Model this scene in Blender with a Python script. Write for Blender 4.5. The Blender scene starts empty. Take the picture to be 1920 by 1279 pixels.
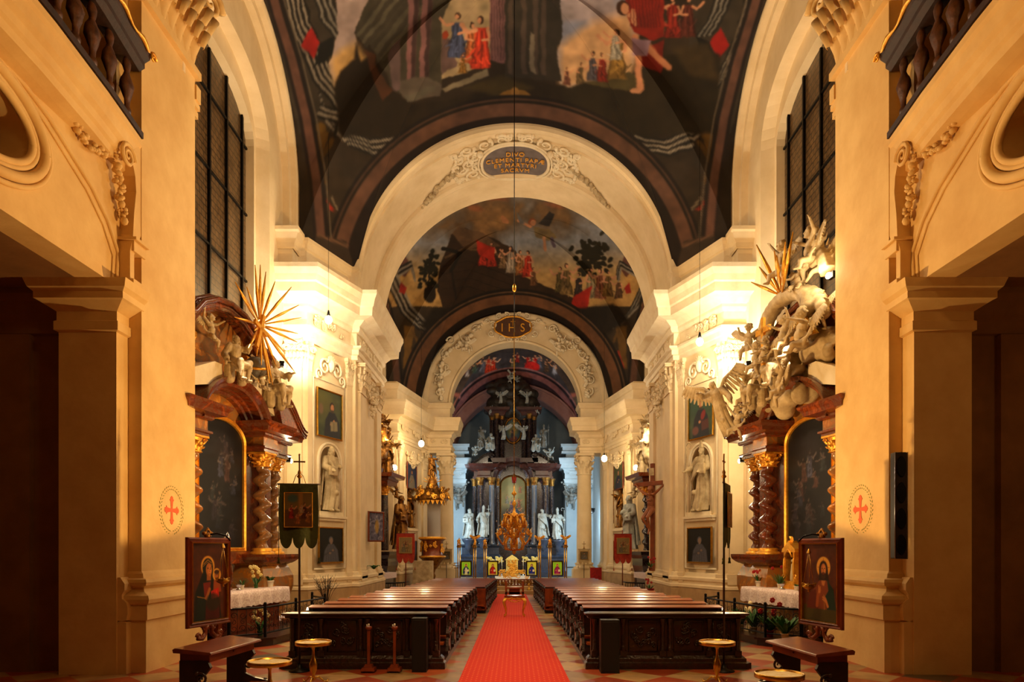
import bpy, bmesh, math, random
import numpy as np
from mathutils import Vector as V, Matrix, noise as mnoise
PI = math.pi
C = bpy.context.scene.collection
SC = bpy.context.scene
# ---------------------------------------------------------------- camera, world, exposure
F = 1280.0; VX = 966.0; HZ = 1030.0; CH = 2.0      # focal length in px, vanishing point, eye height
cam = bpy.data.cameras.new('camera'); cam.sensor_width = 36; cam.sensor_fit = 'HORIZONTAL'
cam.lens = 36 * F / 1920; cam.shift_x = (960 - VX) / 1920; cam.shift_y = (HZ - 639.5) / 1920
cam.clip_start = 0.05; cam.clip_end = 200
camo = bpy.data.objects.new('camera', cam); C.objects.link(camo)
camo.location = (0, 0, CH); camo.rotation_euler = (PI / 2, 0, 0); SC.camera = camo
def P(x, y, d):                                     # measured point: photo pixel + distance
    return V(((x - VX) / F * d, d, CH + (HZ - y) / F * d))
w = bpy.data.worlds.new('night'); SC.world = w; w.use_nodes = True
w.node_tree.nodes['Background'].inputs[0].default_value = (0.05, 0.035, 0.02, 1)
w.node_tree.nodes['Background'].inputs[1].default_value = 0.25
SC.view_settings.view_transform = 'Standard'; SC.view_settings.look = 'None'
SC.view_settings.exposure = 0.35; SC.view_settings.gamma = 1.0
try:
    SC.view_settings.use_curve_mapping = False
except Exception: pass
def light(name, kind, loc, power, col, size=0.1, target=None, spot=1.2, blend=0.6, shape='DISK'):
    l = bpy.data.lights.new(name, kind); l.energy = power * .45; l.color = col
    if kind == 'AREA': l.shape = shape; l.size = size
    elif kind in ('POINT', 'SPOT'): l.shadow_soft_size = size
    if kind == 'SPOT': l.spot_size = spot; l.spot_blend = blend
    o = bpy.data.objects.new(name, l); C.objects.link(o); o.location = loc
    if target is not None:
        o.rotation_euler = (V(target) - V(loc)).to_track_quat('-Z', 'Y').to_euler()
    return o
WARM = (1.0, 0.80, 0.56); GOLD = (1.0, 0.78, 0.46); WHITE = (1.0, 0.88, 0.68); COOL = (0.62, 0.84, 1.0); AMB = (1.0, 0.60, 0.22)
# hanging bulbs in front of the piers (fixtures are built later)
BULBS = [P(616, 600, 18.6), P(1312, 641, 18.6), P(790, 832, 31.5), P(1133, 860, 31.5)]
for i, b in enumerate(BULBS):
    light('bulb_light', 'POINT', b + V((0, -0.02, -0.05)), 700 if i < 2 else 900, GOLD if i < 2 else GOLD, 0.12)
for s in (-1, 1):
    # spot lamps standing on the nave cornice's foot, washing cornices and walls
    light('altar_floodlight', 'SPOT', (s * 5.75, 17.9, 6.6), 900, WHITE, 0.08, (s * 5.9, 19.4, 9.2), 2.3, 0.8)
    light('altar_floodlight', 'POINT', (s * 6.05, 17.75, 5.3), 130, GOLD, 0.08)
    light('altar_floodlight', 'POINT', (s * 5.75, 18.1, 3.9), 60, GOLD, 0.08)
    light('side_lamp_light', 'POINT', (s * 5.3, 27.6, 6.4), 260, GOLD, 0.1)
    # added fill lights without fixtures, for pilasters, altar tables, floor, pews and vaults
    light('loft_fill_light', 'AREA', (s * 3.2, 4.5, 9.5), 150 if s > 0 else 40, AMB, 1.0, (s * -6.0, 12.0, 4.5))  # added warm fill from the loft side, no lamp built
    light('altar_fill_light', 'POINT', (s * 4.75, 14.3, 2.7), 150, (1.0, .66, .30), 0.15)  # added fill brightening the altar table and retable
    light('pilaster_fill_light', 'SPOT', (s * 2.4, 11.7, 2.15), 4200, AMB, 0.1, (s * -6.3, 10.3, 11.4), math.radians(95), .06)  # added, hovers without fixture; cone edge leaves the pilaster foot dark
    light('floor_fill_light', 'SPOT', (s * 1.2, 6.6, 7.5), 1250, (1.0, .62, .28), 0.25, (s * 1.6, 9.6, 0), 1.15, .9)  # added overhead fill for the front floor and carpet
    light('pew_lamp_light', 'SPOT', (s * 5.6, 14.0, 6.3), 500, WARM, 0.1, (s * 2.6, 14.5, .9), 1.5, .9)  # added fill over the pews, no lamp built
    light('nave_fill_light', 'POINT', (s * 2.5, 15.8, 9.4), 560, WARM, 0.3)  # added fill for the first bay and its arch
    light('nave_fill_light', 'POINT', (s * 2.2, 29.5, 8.4), 480, WARM, 0.3)  # added fill for the second bay
    # cool lamps in the choir, beside the chancel columns
    light('choir_lamp_light', 'AREA', (s * 4.1, 38.0, 3.6), 330, COOL, 0.5, (s * 3.2, 44.0, 3.6))
    light('choir_lamp_light', 'SPOT', (s * 3.4, 40.5, 6.4), 300, COOL, 0.2, (s * -1.5, 46.0, 7.5), 2.2, .8)
light('high_altar_light', 'SPOT', (0, 34.8, 7.0), 800, (1.0, .85, .62), 0.2, (0, 42.5, 4.0), 0.8, 0.9)
light('high_altar_light', 'POINT', (0, 37.8, 2.6), 140, (1.0, .9, .7), 0.15)
light('aisle_fill_light', 'POINT', (9.3, 7.5, 4.2), 60, AMB, 0.3)  # added dim fill under the right gallery, no lamp built
# ---------------------------------------------------------------- helpers
SIDE = -1                                            # everything is written for the left side; +1 mirrors it
def LR(a, b): return a if SIDE < 0 else b
def Rz(a): return Matrix.Rotation(a, 4, 'Z')
def Tm(x, y=0, z=0): return Matrix.Translation((x, y, z))
class M:
    def __init__(s): s.v = []; s.f = []; s.sm = []; s.T = None; s.col = None
    def add(s, vs, fs, smooth=False):
        o = len(s.v)
        if s.T is not None: vs = [tuple(s.T @ V(p)) for p in vs]
        s.v.extend([tuple(p) for p in vs]); s.f.extend([tuple(i + o for i in q) for q in fs]); s.sm.extend([smooth] * len(fs))
        return s
    def box(s, x0, x1, y0, y1, z0, z1, t=1.0):       # t: taper of the top
        cx, cy = (x0 + x1) / 2, (y0 + y1) / 2
        v = [(x, y, z0) for x, y in ((x0, y0), (x1, y0), (x1, y1), (x0, y1))]
        v += [(cx + (x - cx) * t, cy + (y - cy) * t, z1) for x, y in ((x0, y0), (x1, y0), (x1, y1), (x0, y1))]
        return s.add(v, [(3, 2, 1, 0), (4, 5, 6, 7), (0, 1, 5, 4), (1, 2, 6, 5), (2, 3, 7, 6), (3, 0, 4, 7)])
    def prism(s, poly, vec, cap=True, smooth=False):  # polygon of 3D points extruded by vec
        n = len(poly); vec = V(vec); a = [V(p) for p in poly]
        fs = [(i, (i + 1) % n, n + (i + 1) % n, n + i) for i in range(n)]
        s.add(a + [p + vec for p in a], fs, smooth)
        if cap:
            s.add(a, [tuple(range(n))[::-1]]); s.add([p + vec for p in a], [tuple(range(n))])
        return s
    def lathe(s, prof, c=(0, 0, 0), n=16, sx=1, sy=1, fn=None, a0=0, a1=2 * PI):
        full = abs(a1 - a0 - 2 * PI) < 1e-6; m = n if full else n + 1
        vs = []
        for r, z in prof:
            for i in range(m):
                a = a0 + (a1 - a0) * i / n; rr = r * (fn(a, z) if fn else 1)
                vs.append((c[0] + rr * math.cos(a) * sx, c[1] + rr * math.sin(a) * sy, c[2] + z))
        fs = []
        for j in range(len(prof) - 1):
            for i in range(n):
                i2 = (i + 1) % m if full else i + 1
                fs.append((j * m + i, j * m + i2, (j + 1) * m + i2, (j + 1) * m + i))
        s.add(vs, fs, True)
        if full and prof[0][0] > 1e-4: s.add(vs[:m], [tuple(range(m))[::-1]])
        if full and prof[-1][0] > 1e-4: s.add(vs[-m:], [tuple(range(m))])
        return s
    def tube(s, pts, r, n=6, cap=True, flat=1.0):
        pts = [V(p) for p in pts]; k = len(pts)
        if k < 2: return s
        rs = r if isinstance(r, (list, tuple)) else [r] * k
        up = None; vs = []
        for i, p in enumerate(pts):
            t = (pts[min(i + 1, k - 1)] - pts[max(i - 1, 0)])
            if t.length < 1e-9: t = V((0, 0, 1))
            t.normalize()
            if up is None: up = t.orthogonal().normalized()
            up = (up - t * up.dot(t))
            if up.length < 1e-6: up = t.orthogonal()
            up.normalize(); b = t.cross(up)
            for j in range(n):
                a = 2 * PI * j / n
                vs.append(p + up * math.cos(a) * rs[i] + b * math.sin(a) * rs[i] * flat)
        fs = [(i * n + j, i * n + (j + 1) % n, (i + 1) * n + (j + 1) % n, (i + 1) * n + j) for i in range(k - 1) for j in range(n)]
        if cap: fs += [tuple(range(n))[::-1], tuple(range((k - 1) * n, k * n))]
        return s.add(vs, fs, True)
    def cyl(s, a, b, r, r2=None, n=10): return s.tube([a, b], [r, r if r2 is None else r2], n)
    def ell(s, c, r, n=10, m=7, R=None):
        if not isinstance(r, (tuple, list)): r = (r, r, r)
        vs = [(0, 0, -1)]
        for j in range(1, m):
            ph = PI * j / m
            for i in range(n):
                a = 2 * PI * i / n; vs.append((math.sin(ph) * math.cos(a), math.sin(ph) * math.sin(a), -math.cos(ph)))
        vs.append((0, 0, 1)); vv = []
        for p in vs:
            q = V((p[0] * r[0], p[1] * r[1], p[2] * r[2]))
            if R is not None: q = R @ q
            vv.append(q + V(c))
        L = len(vs) - 1
        fs = [(0, 1 + (i + 1) % n, 1 + i) for i in range(n)]
        for j in range(m - 2):
            for i in range(n):
                a = 1 + j * n + i; b = 1 + j * n + (i + 1) % n; fs.append((a, b, b + n, a + n))
        fs += [(L, 1 + (m - 2) * n + i, 1 + (m - 2) * n + (i + 1) % n) for i in range(n)]
        return s.add(vv, fs, True)
    def cap(s, a, b, ra, rb=None, n=10):             # capsule with a taper
        rb = ra if rb is None else rb; a, b = V(a), V(b); t = (b - a)
        if t.length < 1e-6: return s.ell(a, ra)
        t.normalize(); P_, R_ = [], []
        for q in (-1, -.8, -.5, 0): P_.append(a + t * q * ra); R_.append(max(ra * math.sqrt(1 - q * q), ra * .05))
        for q in (0, .5, .8, 1): P_.append(b + t * q * rb); R_.append(max(rb * math.sqrt(1 - q * q), rb * .05))
        return s.tube(P_, R_, n)
    def grid(s, fn, nu, nv, smooth=True, flip=False):
        vs = [fn(i / nu, j / nv) for j in range(nv + 1) for i in range(nu + 1)]
        fs = [(j * (nu + 1) + i, j * (nu + 1) + i + 1, (j + 1) * (nu + 1) + i + 1, (j + 1) * (nu + 1) + i) for j in range(nv) for i in range(nu)]
        if flip: fs = [q[::-1] for q in fs]
        return s.add(vs, fs, smooth)
    def sweep(s, prof, path, closed=False, cap=True):
        """profile [(out, z)] carried along a plan path [(x, y)]; 'out' is to the right of travel, corners mitred"""
        n = len(path); k = len(prof); vs = []
        for i, p in enumerate(path):
            p = V((p[0], p[1]))
            d0 = (p - V(path[i - 1][:2])) if (i > 0 or closed) else None
            d1 = (V(path[(i + 1) % n][:2]) - p) if (i < n - 1 or closed) else None
            if d0 is None: d0 = d1
            if d1 is None: d1 = d0
            d0 = d0.normalized(); d1 = d1.normalized()
            n0 = V((d0.y, -d0.x)); n1 = V((d1.y, -d1.x)); m = n0 + n1
            if m.length < 1e-6: m = n0
            m = m.normalized(); sc = 1 / max(0.35, m.dot(n0))
            for o, z in prof: vs.append((p.x + m.x * o * sc, p.y + m.y * o * sc, z))
        fs = []
        for i in range(n if closed else n - 1):
            i2 = (i + 1) % n
            for j in range(k - 1): fs.append((i * k + j, i2 * k + j, i2 * k + j + 1, i * k + j + 1))
        s.add(vs, fs)
        if cap and not closed:
            s.add(vs[:k], [tuple(range(k))]); s.add(vs[-k:], [tuple(range(k))[::-1]])
        return s
    def bend(s, prof, curve, closed=False, cap=True, smooth=False):
        """profile [(a, b)] along curve: list of (origin, A, B) frames"""
        k = len(prof); vs = [V(o) + V(A) * a + V(B) * b for o, A, B in curve for a, b in prof]; n = len(curve)
        fs = []
        for i in range(n if closed else n - 1):
            i2 = (i + 1) % n
            for j in range(k - 1): fs.append((i * k + j, i * k + j + 1, i2 * k + j + 1, i2 * k + j))
        s.add(vs, fs, smooth)
        if cap and not closed:
            s.add(vs[:k], [tuple(range(k))[::-1]]); s.add(vs[-k:], [tuple(range(k))])
        return s
    def merge(s, o, T=None):
        vs = [tuple(T @ V(p)) for p in o.v] if T is not None else o.v
        k = len(s.v)
        if s.T is not None: vs = [tuple(s.T @ V(p)) for p in vs]
        s.v.extend(vs); s.f.extend([tuple(i + k for i in q) for q in o.f]); s.sm.extend(o.sm); return s
def mesh_of(m, mirror=True, col=None, name='m'):
    me = bpy.data.meshes.new(name)
    if SIDE > 0 and mirror:
        vs = [(-p[0], p[1], p[2]) for p in m.v]; fs = [q[::-1] for q in m.f]
    else: vs, fs = m.v, m.f
    me.from_pydata([tuple(p) for p in vs], [], fs)
    me.polygons.foreach_set('use_smooth', m.sm)
    if col is not None:
        a = me.color_attributes.new('Col', 'FLOAT_COLOR', 'POINT')
        c = np.ones((len(vs), 4), np.float32); c[:, :3] = srgb2lin(np.asarray(col, np.float32)); a.data.foreach_set('color', c.ravel())
    me.validate(clean_customdata=False); me.update()
    return me
def srgb2lin(c): return np.where(c <= .04045, c / 12.92, ((np.maximum(c, 0) + .055) / 1.055) ** 2.4)
def tag(o, label=None, cat=None, group=None, kind=None):
    if label: o['label'] = label
    if cat: o['category'] = cat
    if group: o['group'] = group
    if kind: o['kind'] = kind
    return o
def link(name, data, parent=None, loc=(0, 0, 0), rz=0):
    o = bpy.data.objects.new(name, data); C.objects.link(o)
    sx = -1 if SIDE > 0 else 1
    o.location = (loc[0] * sx, loc[1], loc[2]); o.rotation_euler = (0, 0, rz * sx)
    if parent: o.parent = parent
    return o
def thing(name, label, cat, loc=(0, 0, 0), rz=0, group=None, kind=None):
    return tag(link(name, None, None, loc, rz), label, cat, group, kind)
def part(name, m, mt, parent, label=None, loc=(0, 0, 0), rz=0, col=None, bev=0):
    o = link(name, mesh_of(m, col=col, name=name) if isinstance(m, M) else m, parent, loc, rz)
    if mt and not o.data.materials: o.data.materials.append(mt)
    if label: o['label'] = label
    if bev: bevel(o, bev)
    return o
def solo(name, m, mt, label, cat, loc=(0, 0, 0), rz=0, group=None, kind=None, bev=0, col=None):
    return tag(part(name, m, mt, None, None, loc, rz, col, bev), label, cat, group, kind)
def struct(name, m, mt, parent=None, bev=0, col=None):
    o = part(name, m, mt, parent, None, (0, 0, 0), 0, col, bev)
    if not parent: o['kind'] = 'structure'
    return o
def bevel(o, w, seg=2):
    b = o.modifiers.new('b', 'BEVEL'); b.width = w; b.segments = seg; b.limit_method = 'ANGLE'; b.angle_limit = .7
def dup(o, parent=None, loc=None, rz=None, label=None, keep=None):
    c = o.copy(); C.objects.link(c)
    if parent: c.parent = parent
    if loc is not None: c.location = loc
    if rz is not None: c.rotation_euler = (0, 0, rz)
    if label: c['label'] = label
    for ch in o.children: dup(ch, c)
    return c
# ---------------------------------------------------------------- materials
def mat(name, c1, c2=None, rough=.6, metal=0., scale=2., bump=0., bscale=20., spec=.5, emit=0., vein=None, ecol=None, coat=0.):
    m = bpy.data.materials.new(name); m.use_nodes = True; nt = m.node_tree; b = nt.nodes['Principled BSDF']; N = nt.nodes.new; L = nt.links.new
    def lin(c): return tuple(float(x) for x in srgb2lin(np.array(c, float))) + (1,)
    b.inputs['Roughness'].default_value = rough; b.inputs['Metallic'].default_value = metal; b.inputs['Specular IOR Level'].default_value = spec
    b.inputs['Coat Weight'].default_value = coat; b.inputs['Coat Roughness'].default_value = .12
    b.inputs['Base Color'].default_value = lin(c1)
    tc = N('ShaderNodeTexCoord')
    if c2:
        n = N('ShaderNodeTexNoise'); n.inputs['Scale'].default_value = scale; n.inputs['Detail'].default_value = 6; n.inputs['Roughness'].default_value = .6
        if vein: n.inputs['Distortion'].default_value = vein
        r = N('ShaderNodeValToRGB'); r.color_ramp.elements[0].position = .35; r.color_ramp.elements[1].position = .68
        r.color_ramp.elements[0].color = lin(c1); r.color_ramp.elements[1].color = lin(c2)
        if vein:
            e = r.color_ramp.elements.new(.5); e.color = lin([x * .55 + .1 for x in c2]); e = r.color_ramp.elements.new(.53); e.color = lin(c1)
        L(tc.outputs['Object'], n.inputs['Vector']); L(n.outputs['Fac'], r.inputs['Fac']); L(r.outputs['Color'], b.inputs['Base Color'])
    if bump:
        n2 = N('ShaderNodeTexNoise'); n2.inputs['Scale'].default_value = bscale; n2.inputs['Detail'].default_value = 4
        bm = N('ShaderNodeBump'); bm.inputs['Strength'].default_value = bump; bm.inputs['Distance'].default_value = .02
        L(tc.outputs['Object'], n2.inputs['Vector']); L(n2.outputs['Fac'], bm.inputs['Height']); L(bm.outputs['Normal'], b.inputs['Normal'])
    if emit:
        b.inputs['Emission Color'].default_value = lin(ecol or c1); b.inputs['Emission Strength'].default_value = emit
    return m
def paintmat(name, rough=.55, bump=.0):
    m = mat(name, (.5, .5, .5), rough=rough, bump=bump, bscale=120, spec=.3); nt = m.node_tree
    a = nt.nodes.new('ShaderNodeAttribute'); a.attribute_name = 'Col'; nt.links.new(a.outputs['Color'], nt.nodes['Principled BSDF'].inputs['Base Color'])
    return m
plaster = mat('cream_plaster', (.91, .83, .68), (.85, .76, .59), .8, scale=1.1, bump=.15, bscale=14)
pilmat = mat('ochre_plaster', (.90, .76, .50), (.84, .68, .42), .8, scale=1.4, bump=.2, bscale=9)
stone = mat('buff_stone', (.72, .60, .42), (.62, .50, .34), .7, scale=2.5, bump=.15)
stucco = mat('white_stucco', (.93, .88, .76), (.88, .81, .67), .75, scale=3, bump=.2, bscale=30)
bluewall = mat('choir_plaster', (.72, .78, .80), (.64, .71, .75), .8, scale=1, bump=.1)
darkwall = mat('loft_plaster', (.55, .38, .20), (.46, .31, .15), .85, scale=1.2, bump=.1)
redmarble = mat('red_marble', (.38, .14, .05), (.58, .28, .11), .24, scale=3.5, vein=1.2, coat=.5)
goldmarble = mat('ochre_marble', (.62, .36, .12), (.80, .55, .24), .25, scale=3, vein=1., coat=.4)
brownmarble = mat('brown_marble', (.50, .32, .16), (.72, .50, .27), .16, scale=4, vein=1.5, coat=.6)
darkmarble = mat('dark_marble', (.10, .07, .07), (.24, .14, .13), .25, scale=3, vein=1., coat=.4)
greymarble = mat('grey_marble', (.28, .30, .33), (.40, .40, .44), .25, scale=3, vein=1., coat=.4)
gold = mat('gilding', (.98, .74, .28), (.86, .58, .18), .32, .65, scale=12, bump=.3, bscale=60)
brass = mat('brass', (.85, .68, .30), (.72, .54, .22), .28, 1., scale=10)
darkgold = mat('aged_gilding', (.62, .42, .16), (.35, .22, .08), .4, .8, scale=9, bump=.4, bscale=50)
wood = mat('dark_wood', (.13, .055, .025), (.22, .10, .045), .32, scale=5, bump=.1, bscale=40, coat=.25)
pewtop = mat('polished_pew_wood', (.52, .24, .10), (.62, .31, .13), .28, scale=4, bump=.08, bscale=30, coat=.3)
redwood = mat('reddish_wood', (.42, .17, .07), (.54, .24, .10), .3, scale=4, bump=.1, bscale=30, coat=.3)
loftwood = mat('loft_wood', (.20, .09, .04), (.12, .05, .02), .6, scale=6, bump=.2)
iron = mat('black_iron', (.03, .03, .03), (.06, .05, .05), .45, .6, scale=20)
blackbox = mat('black_speaker', (.03, .03, .035), rough=.5)
creamst = mat('cream_statue_stone', (.80, .72, .56), (.60, .51, .36), .6, scale=4, bump=.3, bscale=25)
whitest = mat('white_statue', (.70, .70, .66), (.54, .55, .52), .5, scale=4, bump=.2, bscale=25)
graystone = mat('grey_statue', (.55, .55, .52), (.40, .40, .38), .6, scale=5, bump=.2)
fleshwood = mat('carved_flesh', (.62, .36, .20), (.50, .27, .14), .45, scale=5, bump=.1)
lace = mat('lace_cloth', (.93, .88, .86), (.74, .62, .62), .9, scale=26, bump=.4, bscale=60)
white = mat('white_ceramic', (.90, .87, .78), rough=.35)
green = mat('leaf_green', (.10, .28, .07), (.20, .42, .12), .5, scale=8)
drygreen = mat('dry_stem', (.25, .18, .10), rough=.8)
fwhite = mat('white_petals', (.95, .92, .75), (.95, .85, .45), .6, scale=8)
fred = mat('red_petals', (.75, .06, .07), (.55, .03, .05), .6, scale=8)
banngreen = mat('olive_banner_cloth', (.26, .28, .09), (.20, .22, .07), .85, scale=9, bump=.3)
bannred = mat('red_banner_cloth', (.72, .22, .12), (.58, .14, .08), .85, scale=7, bump=.2)
bannwhite = mat('pale_banner_cloth', (.70, .60, .42), (.60, .50, .34), .85, scale=7)
candle = mat('candle_sand', (.99, .94, .78), (.92, .84, .62), .8, scale=14, bump=.6, bscale=30)
redcloth = mat('red_velvet', (.60, .03, .03), (.45, .02, .02), .9, scale=10)
painted = paintmat('painted_canvas', .5)
fresco = paintmat('painted_plaster', .8)
bulb = mat('lit_bulb', (1, .9, .7), emit=60, ecol=(1, .88, .62)); bulbw = mat('lit_floodlight', (1, .9, .8), emit=45, ecol=(1, .9, .72))
screen = paintmat('backlit_icon', .4)
silver = mat('silver', (.75, .75, .78), rough=.25, metal=1.)
leadglass = mat('leaded_glass', (.42, .32, .20), (.30, .22, .13), .35, scale=3, bump=.1)
def leads(m):
    nt = m.node_tree; N = nt.nodes.new; L = nt.links.new; b = nt.nodes['Principled BSDF']; src = b.inputs['Base Color'].links[0].from_socket; g = N('ShaderNodeNewGeometry')
    sx = N('ShaderNodeSeparateXYZ'); L(g.outputs['Position'], sx.inputs[0]); cb = N('ShaderNodeCombineXYZ'); L(sx.outputs['Y'], cb.inputs[0]); L(sx.outputs['Z'], cb.inputs[1])
    br = N('ShaderNodeTexBrick'); br.inputs['Scale'].default_value = 1; br.inputs['Brick Width'].default_value = .2; br.inputs['Row Height'].default_value = .15; br.inputs['Mortar Size'].default_value = .012; L(cb.outputs[0], br.inputs['Vector'])
    mx = N('ShaderNodeMix'); mx.data_type = 'RGBA'; L(br.outputs['Fac'], mx.inputs['Factor']); L(src, mx.inputs['A']); mx.inputs['B'].default_value = (.02, .015, .01, 1); L(mx.outputs['Result'], b.inputs['Base Color'])
leads(leadglass)
# ---------------------------------------------------------------- painting on small canvases (albedo only)
class Paint:
    def __init__(s, x0, y0, x1, y1, nx, ny, col=(.2, .15, .1), seed=0):
        s.b = (x0, y0, x1, y1); s.n = (nx, ny); s.rng = np.random.RandomState(seed)
        s.a = np.zeros((ny, nx, 3), np.float32) + np.array(col, np.float32)
        gx = x0 + (np.arange(nx) + .5) / nx * (x1 - x0); gy = y0 + (np.arange(ny) + .5) / ny * (y1 - y0)
        s.X, s.Y = np.meshgrid(gx, gy)
    def nz(s, k, amp=1, oct=3):                      # value noise, k cells over the width
        nx, ny = s.n; out = np.zeros((ny, nx), np.float32); A = 1; tot = 0
        asp = abs((s.b[3] - s.b[1]) / (s.b[2] - s.b[0]))
        for o in range(oct):
            kx = max(2, int(k * 2 ** o)) + 2; ky = max(2, int(k * asp * 2 ** o)) + 2
            r = s.rng.rand(ky, kx); xi = np.linspace(0, kx - 1.001, nx); yi = np.linspace(0, ky - 1.001, ny)
            x0 = xi.astype(int); y0 = yi.astype(int); fx = xi - x0; fy = (yi - y0)[:, None]
            fx = fx * fx * (3 - 2 * fx); fy = fy * fy * (3 - 2 * fy)
            q = (r[y0][:, x0] * (1 - fx) + r[y0][:, x0 + 1] * fx) * (1 - fy) + (r[y0 + 1][:, x0] * (1 - fx) + r[y0 + 1][:, x0 + 1] * fx) * fy
            out += A * q; tot += A; A *= .5
        return (out / tot - .5) * 2 * amp
    def mix(s, mask, col):
        m = mask[..., None]; s.a[:] = s.a * (1 - m) + np.array(col, np.float32) * m; return s
    def warp(s, amp, k):                             # loosen the drawing so that no edge stays ruler-straight
        dx, dy = s.nz(k, amp, 3), s.nz(k, amp, 3); ny, nx = s.a.shape[:2]; J, I = np.mgrid[0:ny, 0:nx]
        s.a[:] = s.a[np.clip(J + dy, 0, ny - 1).round().astype(int), np.clip(I + dx, 0, nx - 1).round().astype(int)]; return s
    def ell(s, cx, cy, rx, ry, col, rot=0, soft=.15, a=1.):
        c, n = math.cos(rot), math.sin(rot); x = s.X - cx; y = s.Y - cy
        d = np.sqrt(((x * c + y * n) / rx) ** 2 + ((-x * n + y * c) / ry) ** 2)
        return s.mix(np.clip((1 - d) / soft + .5, 0, 1) * a, col)
    def ring(s, cx, cy, r, wd, col, a=1., asp=1., y1=1e9, a0=None):
        d = np.abs(np.hypot(s.X - cx, (s.Y - cy) * asp) - r); m = np.clip((wd / 2 - d) / 1.2 + .5, 0, 1) * a
        return s.mix(m * (s.Y < y1), col)
    def poly(s, pts, col, a=1., soft=1.):
        X, Y = s.X, s.Y; ins = np.zeros(X.shape, bool); dm = np.full(X.shape, 1e9, np.float32); n = len(pts)
        for i in range(n):
            (x1, y1), (x2, y2) = pts[i], pts[(i + 1) % n]
            if y1 != y2:
                c = ((Y < y1) != (Y < y2)) & (X < (x2 - x1) * (Y - y1) / (y2 - y1) + x1); ins ^= c
            if soft > 0:
                dx, dy = x2 - x1, y2 - y1; L = dx * dx + dy * dy + 1e-9
                t = np.clip(((X - x1) * dx + (Y - y1) * dy) / L, 0, 1); dm = np.minimum(dm, np.hypot(X - x1 - t * dx, Y - y1 - t * dy))
        m = np.clip(.5 + np.where(ins, dm, -dm) / (2 * soft), 0, 1) if soft > 0 else ins.astype(np.float32)
        return s.mix(m * a, col)
    def line(s, pts, wd, col, a=1.):
        m = np.zeros(s.X.shape, np.float32)
        for (x1, y1), (x2, y2) in zip(pts[:-1], pts[1:]):
            dx, dy = x2 - x1, y2 - y1; L = dx * dx + dy * dy + 1e-9
            t = np.clip(((s.X - x1) * dx + (s.Y - y1) * dy) / L, 0, 1)
            m = np.maximum(m, np.clip((wd / 2 - np.hypot(s.X - x1 - t * dx, s.Y - y1 - t * dy)) / (wd * .25 + .01) + .5, 0, 1))
        return s.mix(m * a, col)
    def person(s, x, y, h, robe, skin=(.75, .5, .35), lean=0., arm=1, hair=(.2, .12, .07), legs=False, fl=1):
        """loose painted figure, feet at (x, y), height h"""
        hx = x + lean * h; top = y - h; d = tuple(c * .55 for c in robe); l = tuple(min(1, c * 1.3 + .05) for c in robe)
        sx, sy = x + lean * h * .8, y - h * .76
        s.poly([(sx - .13 * h, sy), (sx + .13 * h, sy), (x + .12 * h, y - .4 * h), (x + .2 * h, y), (x - .2 * h, y), (x - .13 * h, y - .4 * h)], robe)
        for q in (-.1, 0, .09): s.line([(sx + q * h * .7, sy + .05 * h), (x + q * h * 1.4, y - .35 * h), (x + q * h * 1.9, y - .02 * h)], .028 * h, d, .7)
        for q in (-.05, .05): s.line([(sx + q * h, sy + .05 * h), (x + q * h * 1.3, y - .3 * h), (x + q * h * 1.7, y - .05 * h)], .022 * h, l, .6)
        e = (sx + arm * fl * .22 * h, sy + (.1 if arm > 0 else .2) * h); hnd = (sx + fl * .38 * h, sy - .08 * h if arm > 0 else sy + .3 * h)
        s.line([(sx + fl * .1 * h, sy + .03 * h), e, hnd], .065 * h, skin)
        s.line([(sx - fl * .11 * h, sy + .03 * h), (sx - fl * .16 * h, sy + .2 * h), (sx - fl * .02 * h, sy + .24 * h)], .06 * h, skin)
        for _ in range(9):
            q = s.rng.uniform(-1, 1, 6); u0, v0 = x + q[0] * .2 * h, y - (.1 + .3 * abs(q[1])) * h; s.line([(u0, v0), (u0 + q[2] * .1 * h, v0 + .1 * h), (u0 + q[3] * .16 * h, v0 + .2 * h * q[4])], .03 * h, (d, l, robe)[_ % 3], .75)
        s.ell(hx, top + .1 * h, .06 * h, .075 * h, hair); s.ell(hx + fl * .02 * h, top + .115 * h, .042 * h, .055 * h, skin)
        return s
    def sample(s, X, Y):
        nx, ny = s.n; x0, y0, x1, y1 = s.b
        i = np.clip((X - x0) / (x1 - x0) * nx - .5, 0, nx - 1.001); j = np.clip((Y - y0) / (y1 - y0) * ny - .5, 0, ny - 1.001)
        a = i.astype(int); b = j.astype(int); fx = (i - a)[:, None]; fy = (j - b)[:, None]
        q = (s.a[b, a] * (1 - fx) + s.a[b, a + 1] * fx) * (1 - fy) + (s.a[b + 1, a] * (1 - fx) + s.a[b + 1, a + 1] * fx) * fy
        return np.clip(q, .005, 1)
def canvas_mesh(p, w, h, nx, ny, arch=0.0):
    """painted surface w x h, local x right, z up from 0, facing -y; arch = rise of a rounded top"""
    m = M(); xs = []; ys = []
    hz = lambda u: h - (arch * (1 - math.sqrt(max(0, 1 - (2 * u - 1) ** 2))) if arch else 0)
    m.grid(lambda u, v: ((u - .5) * w, 0, v * hz(u)), nx, ny)
    U = np.array([(q[0] / w + .5) for q in m.v]); W = np.array([1 - q[2] / h for q in m.v])
    x0, y0, x1, y1 = p.b
    if SIDE > 0 and not getattr(p, 'flip', False): U = 1 - U   # keep the picture unmirrored on the right side
    return m, p.sample(x0 + U * (x1 - x0), y0 + W * (y1 - y0))
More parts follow.
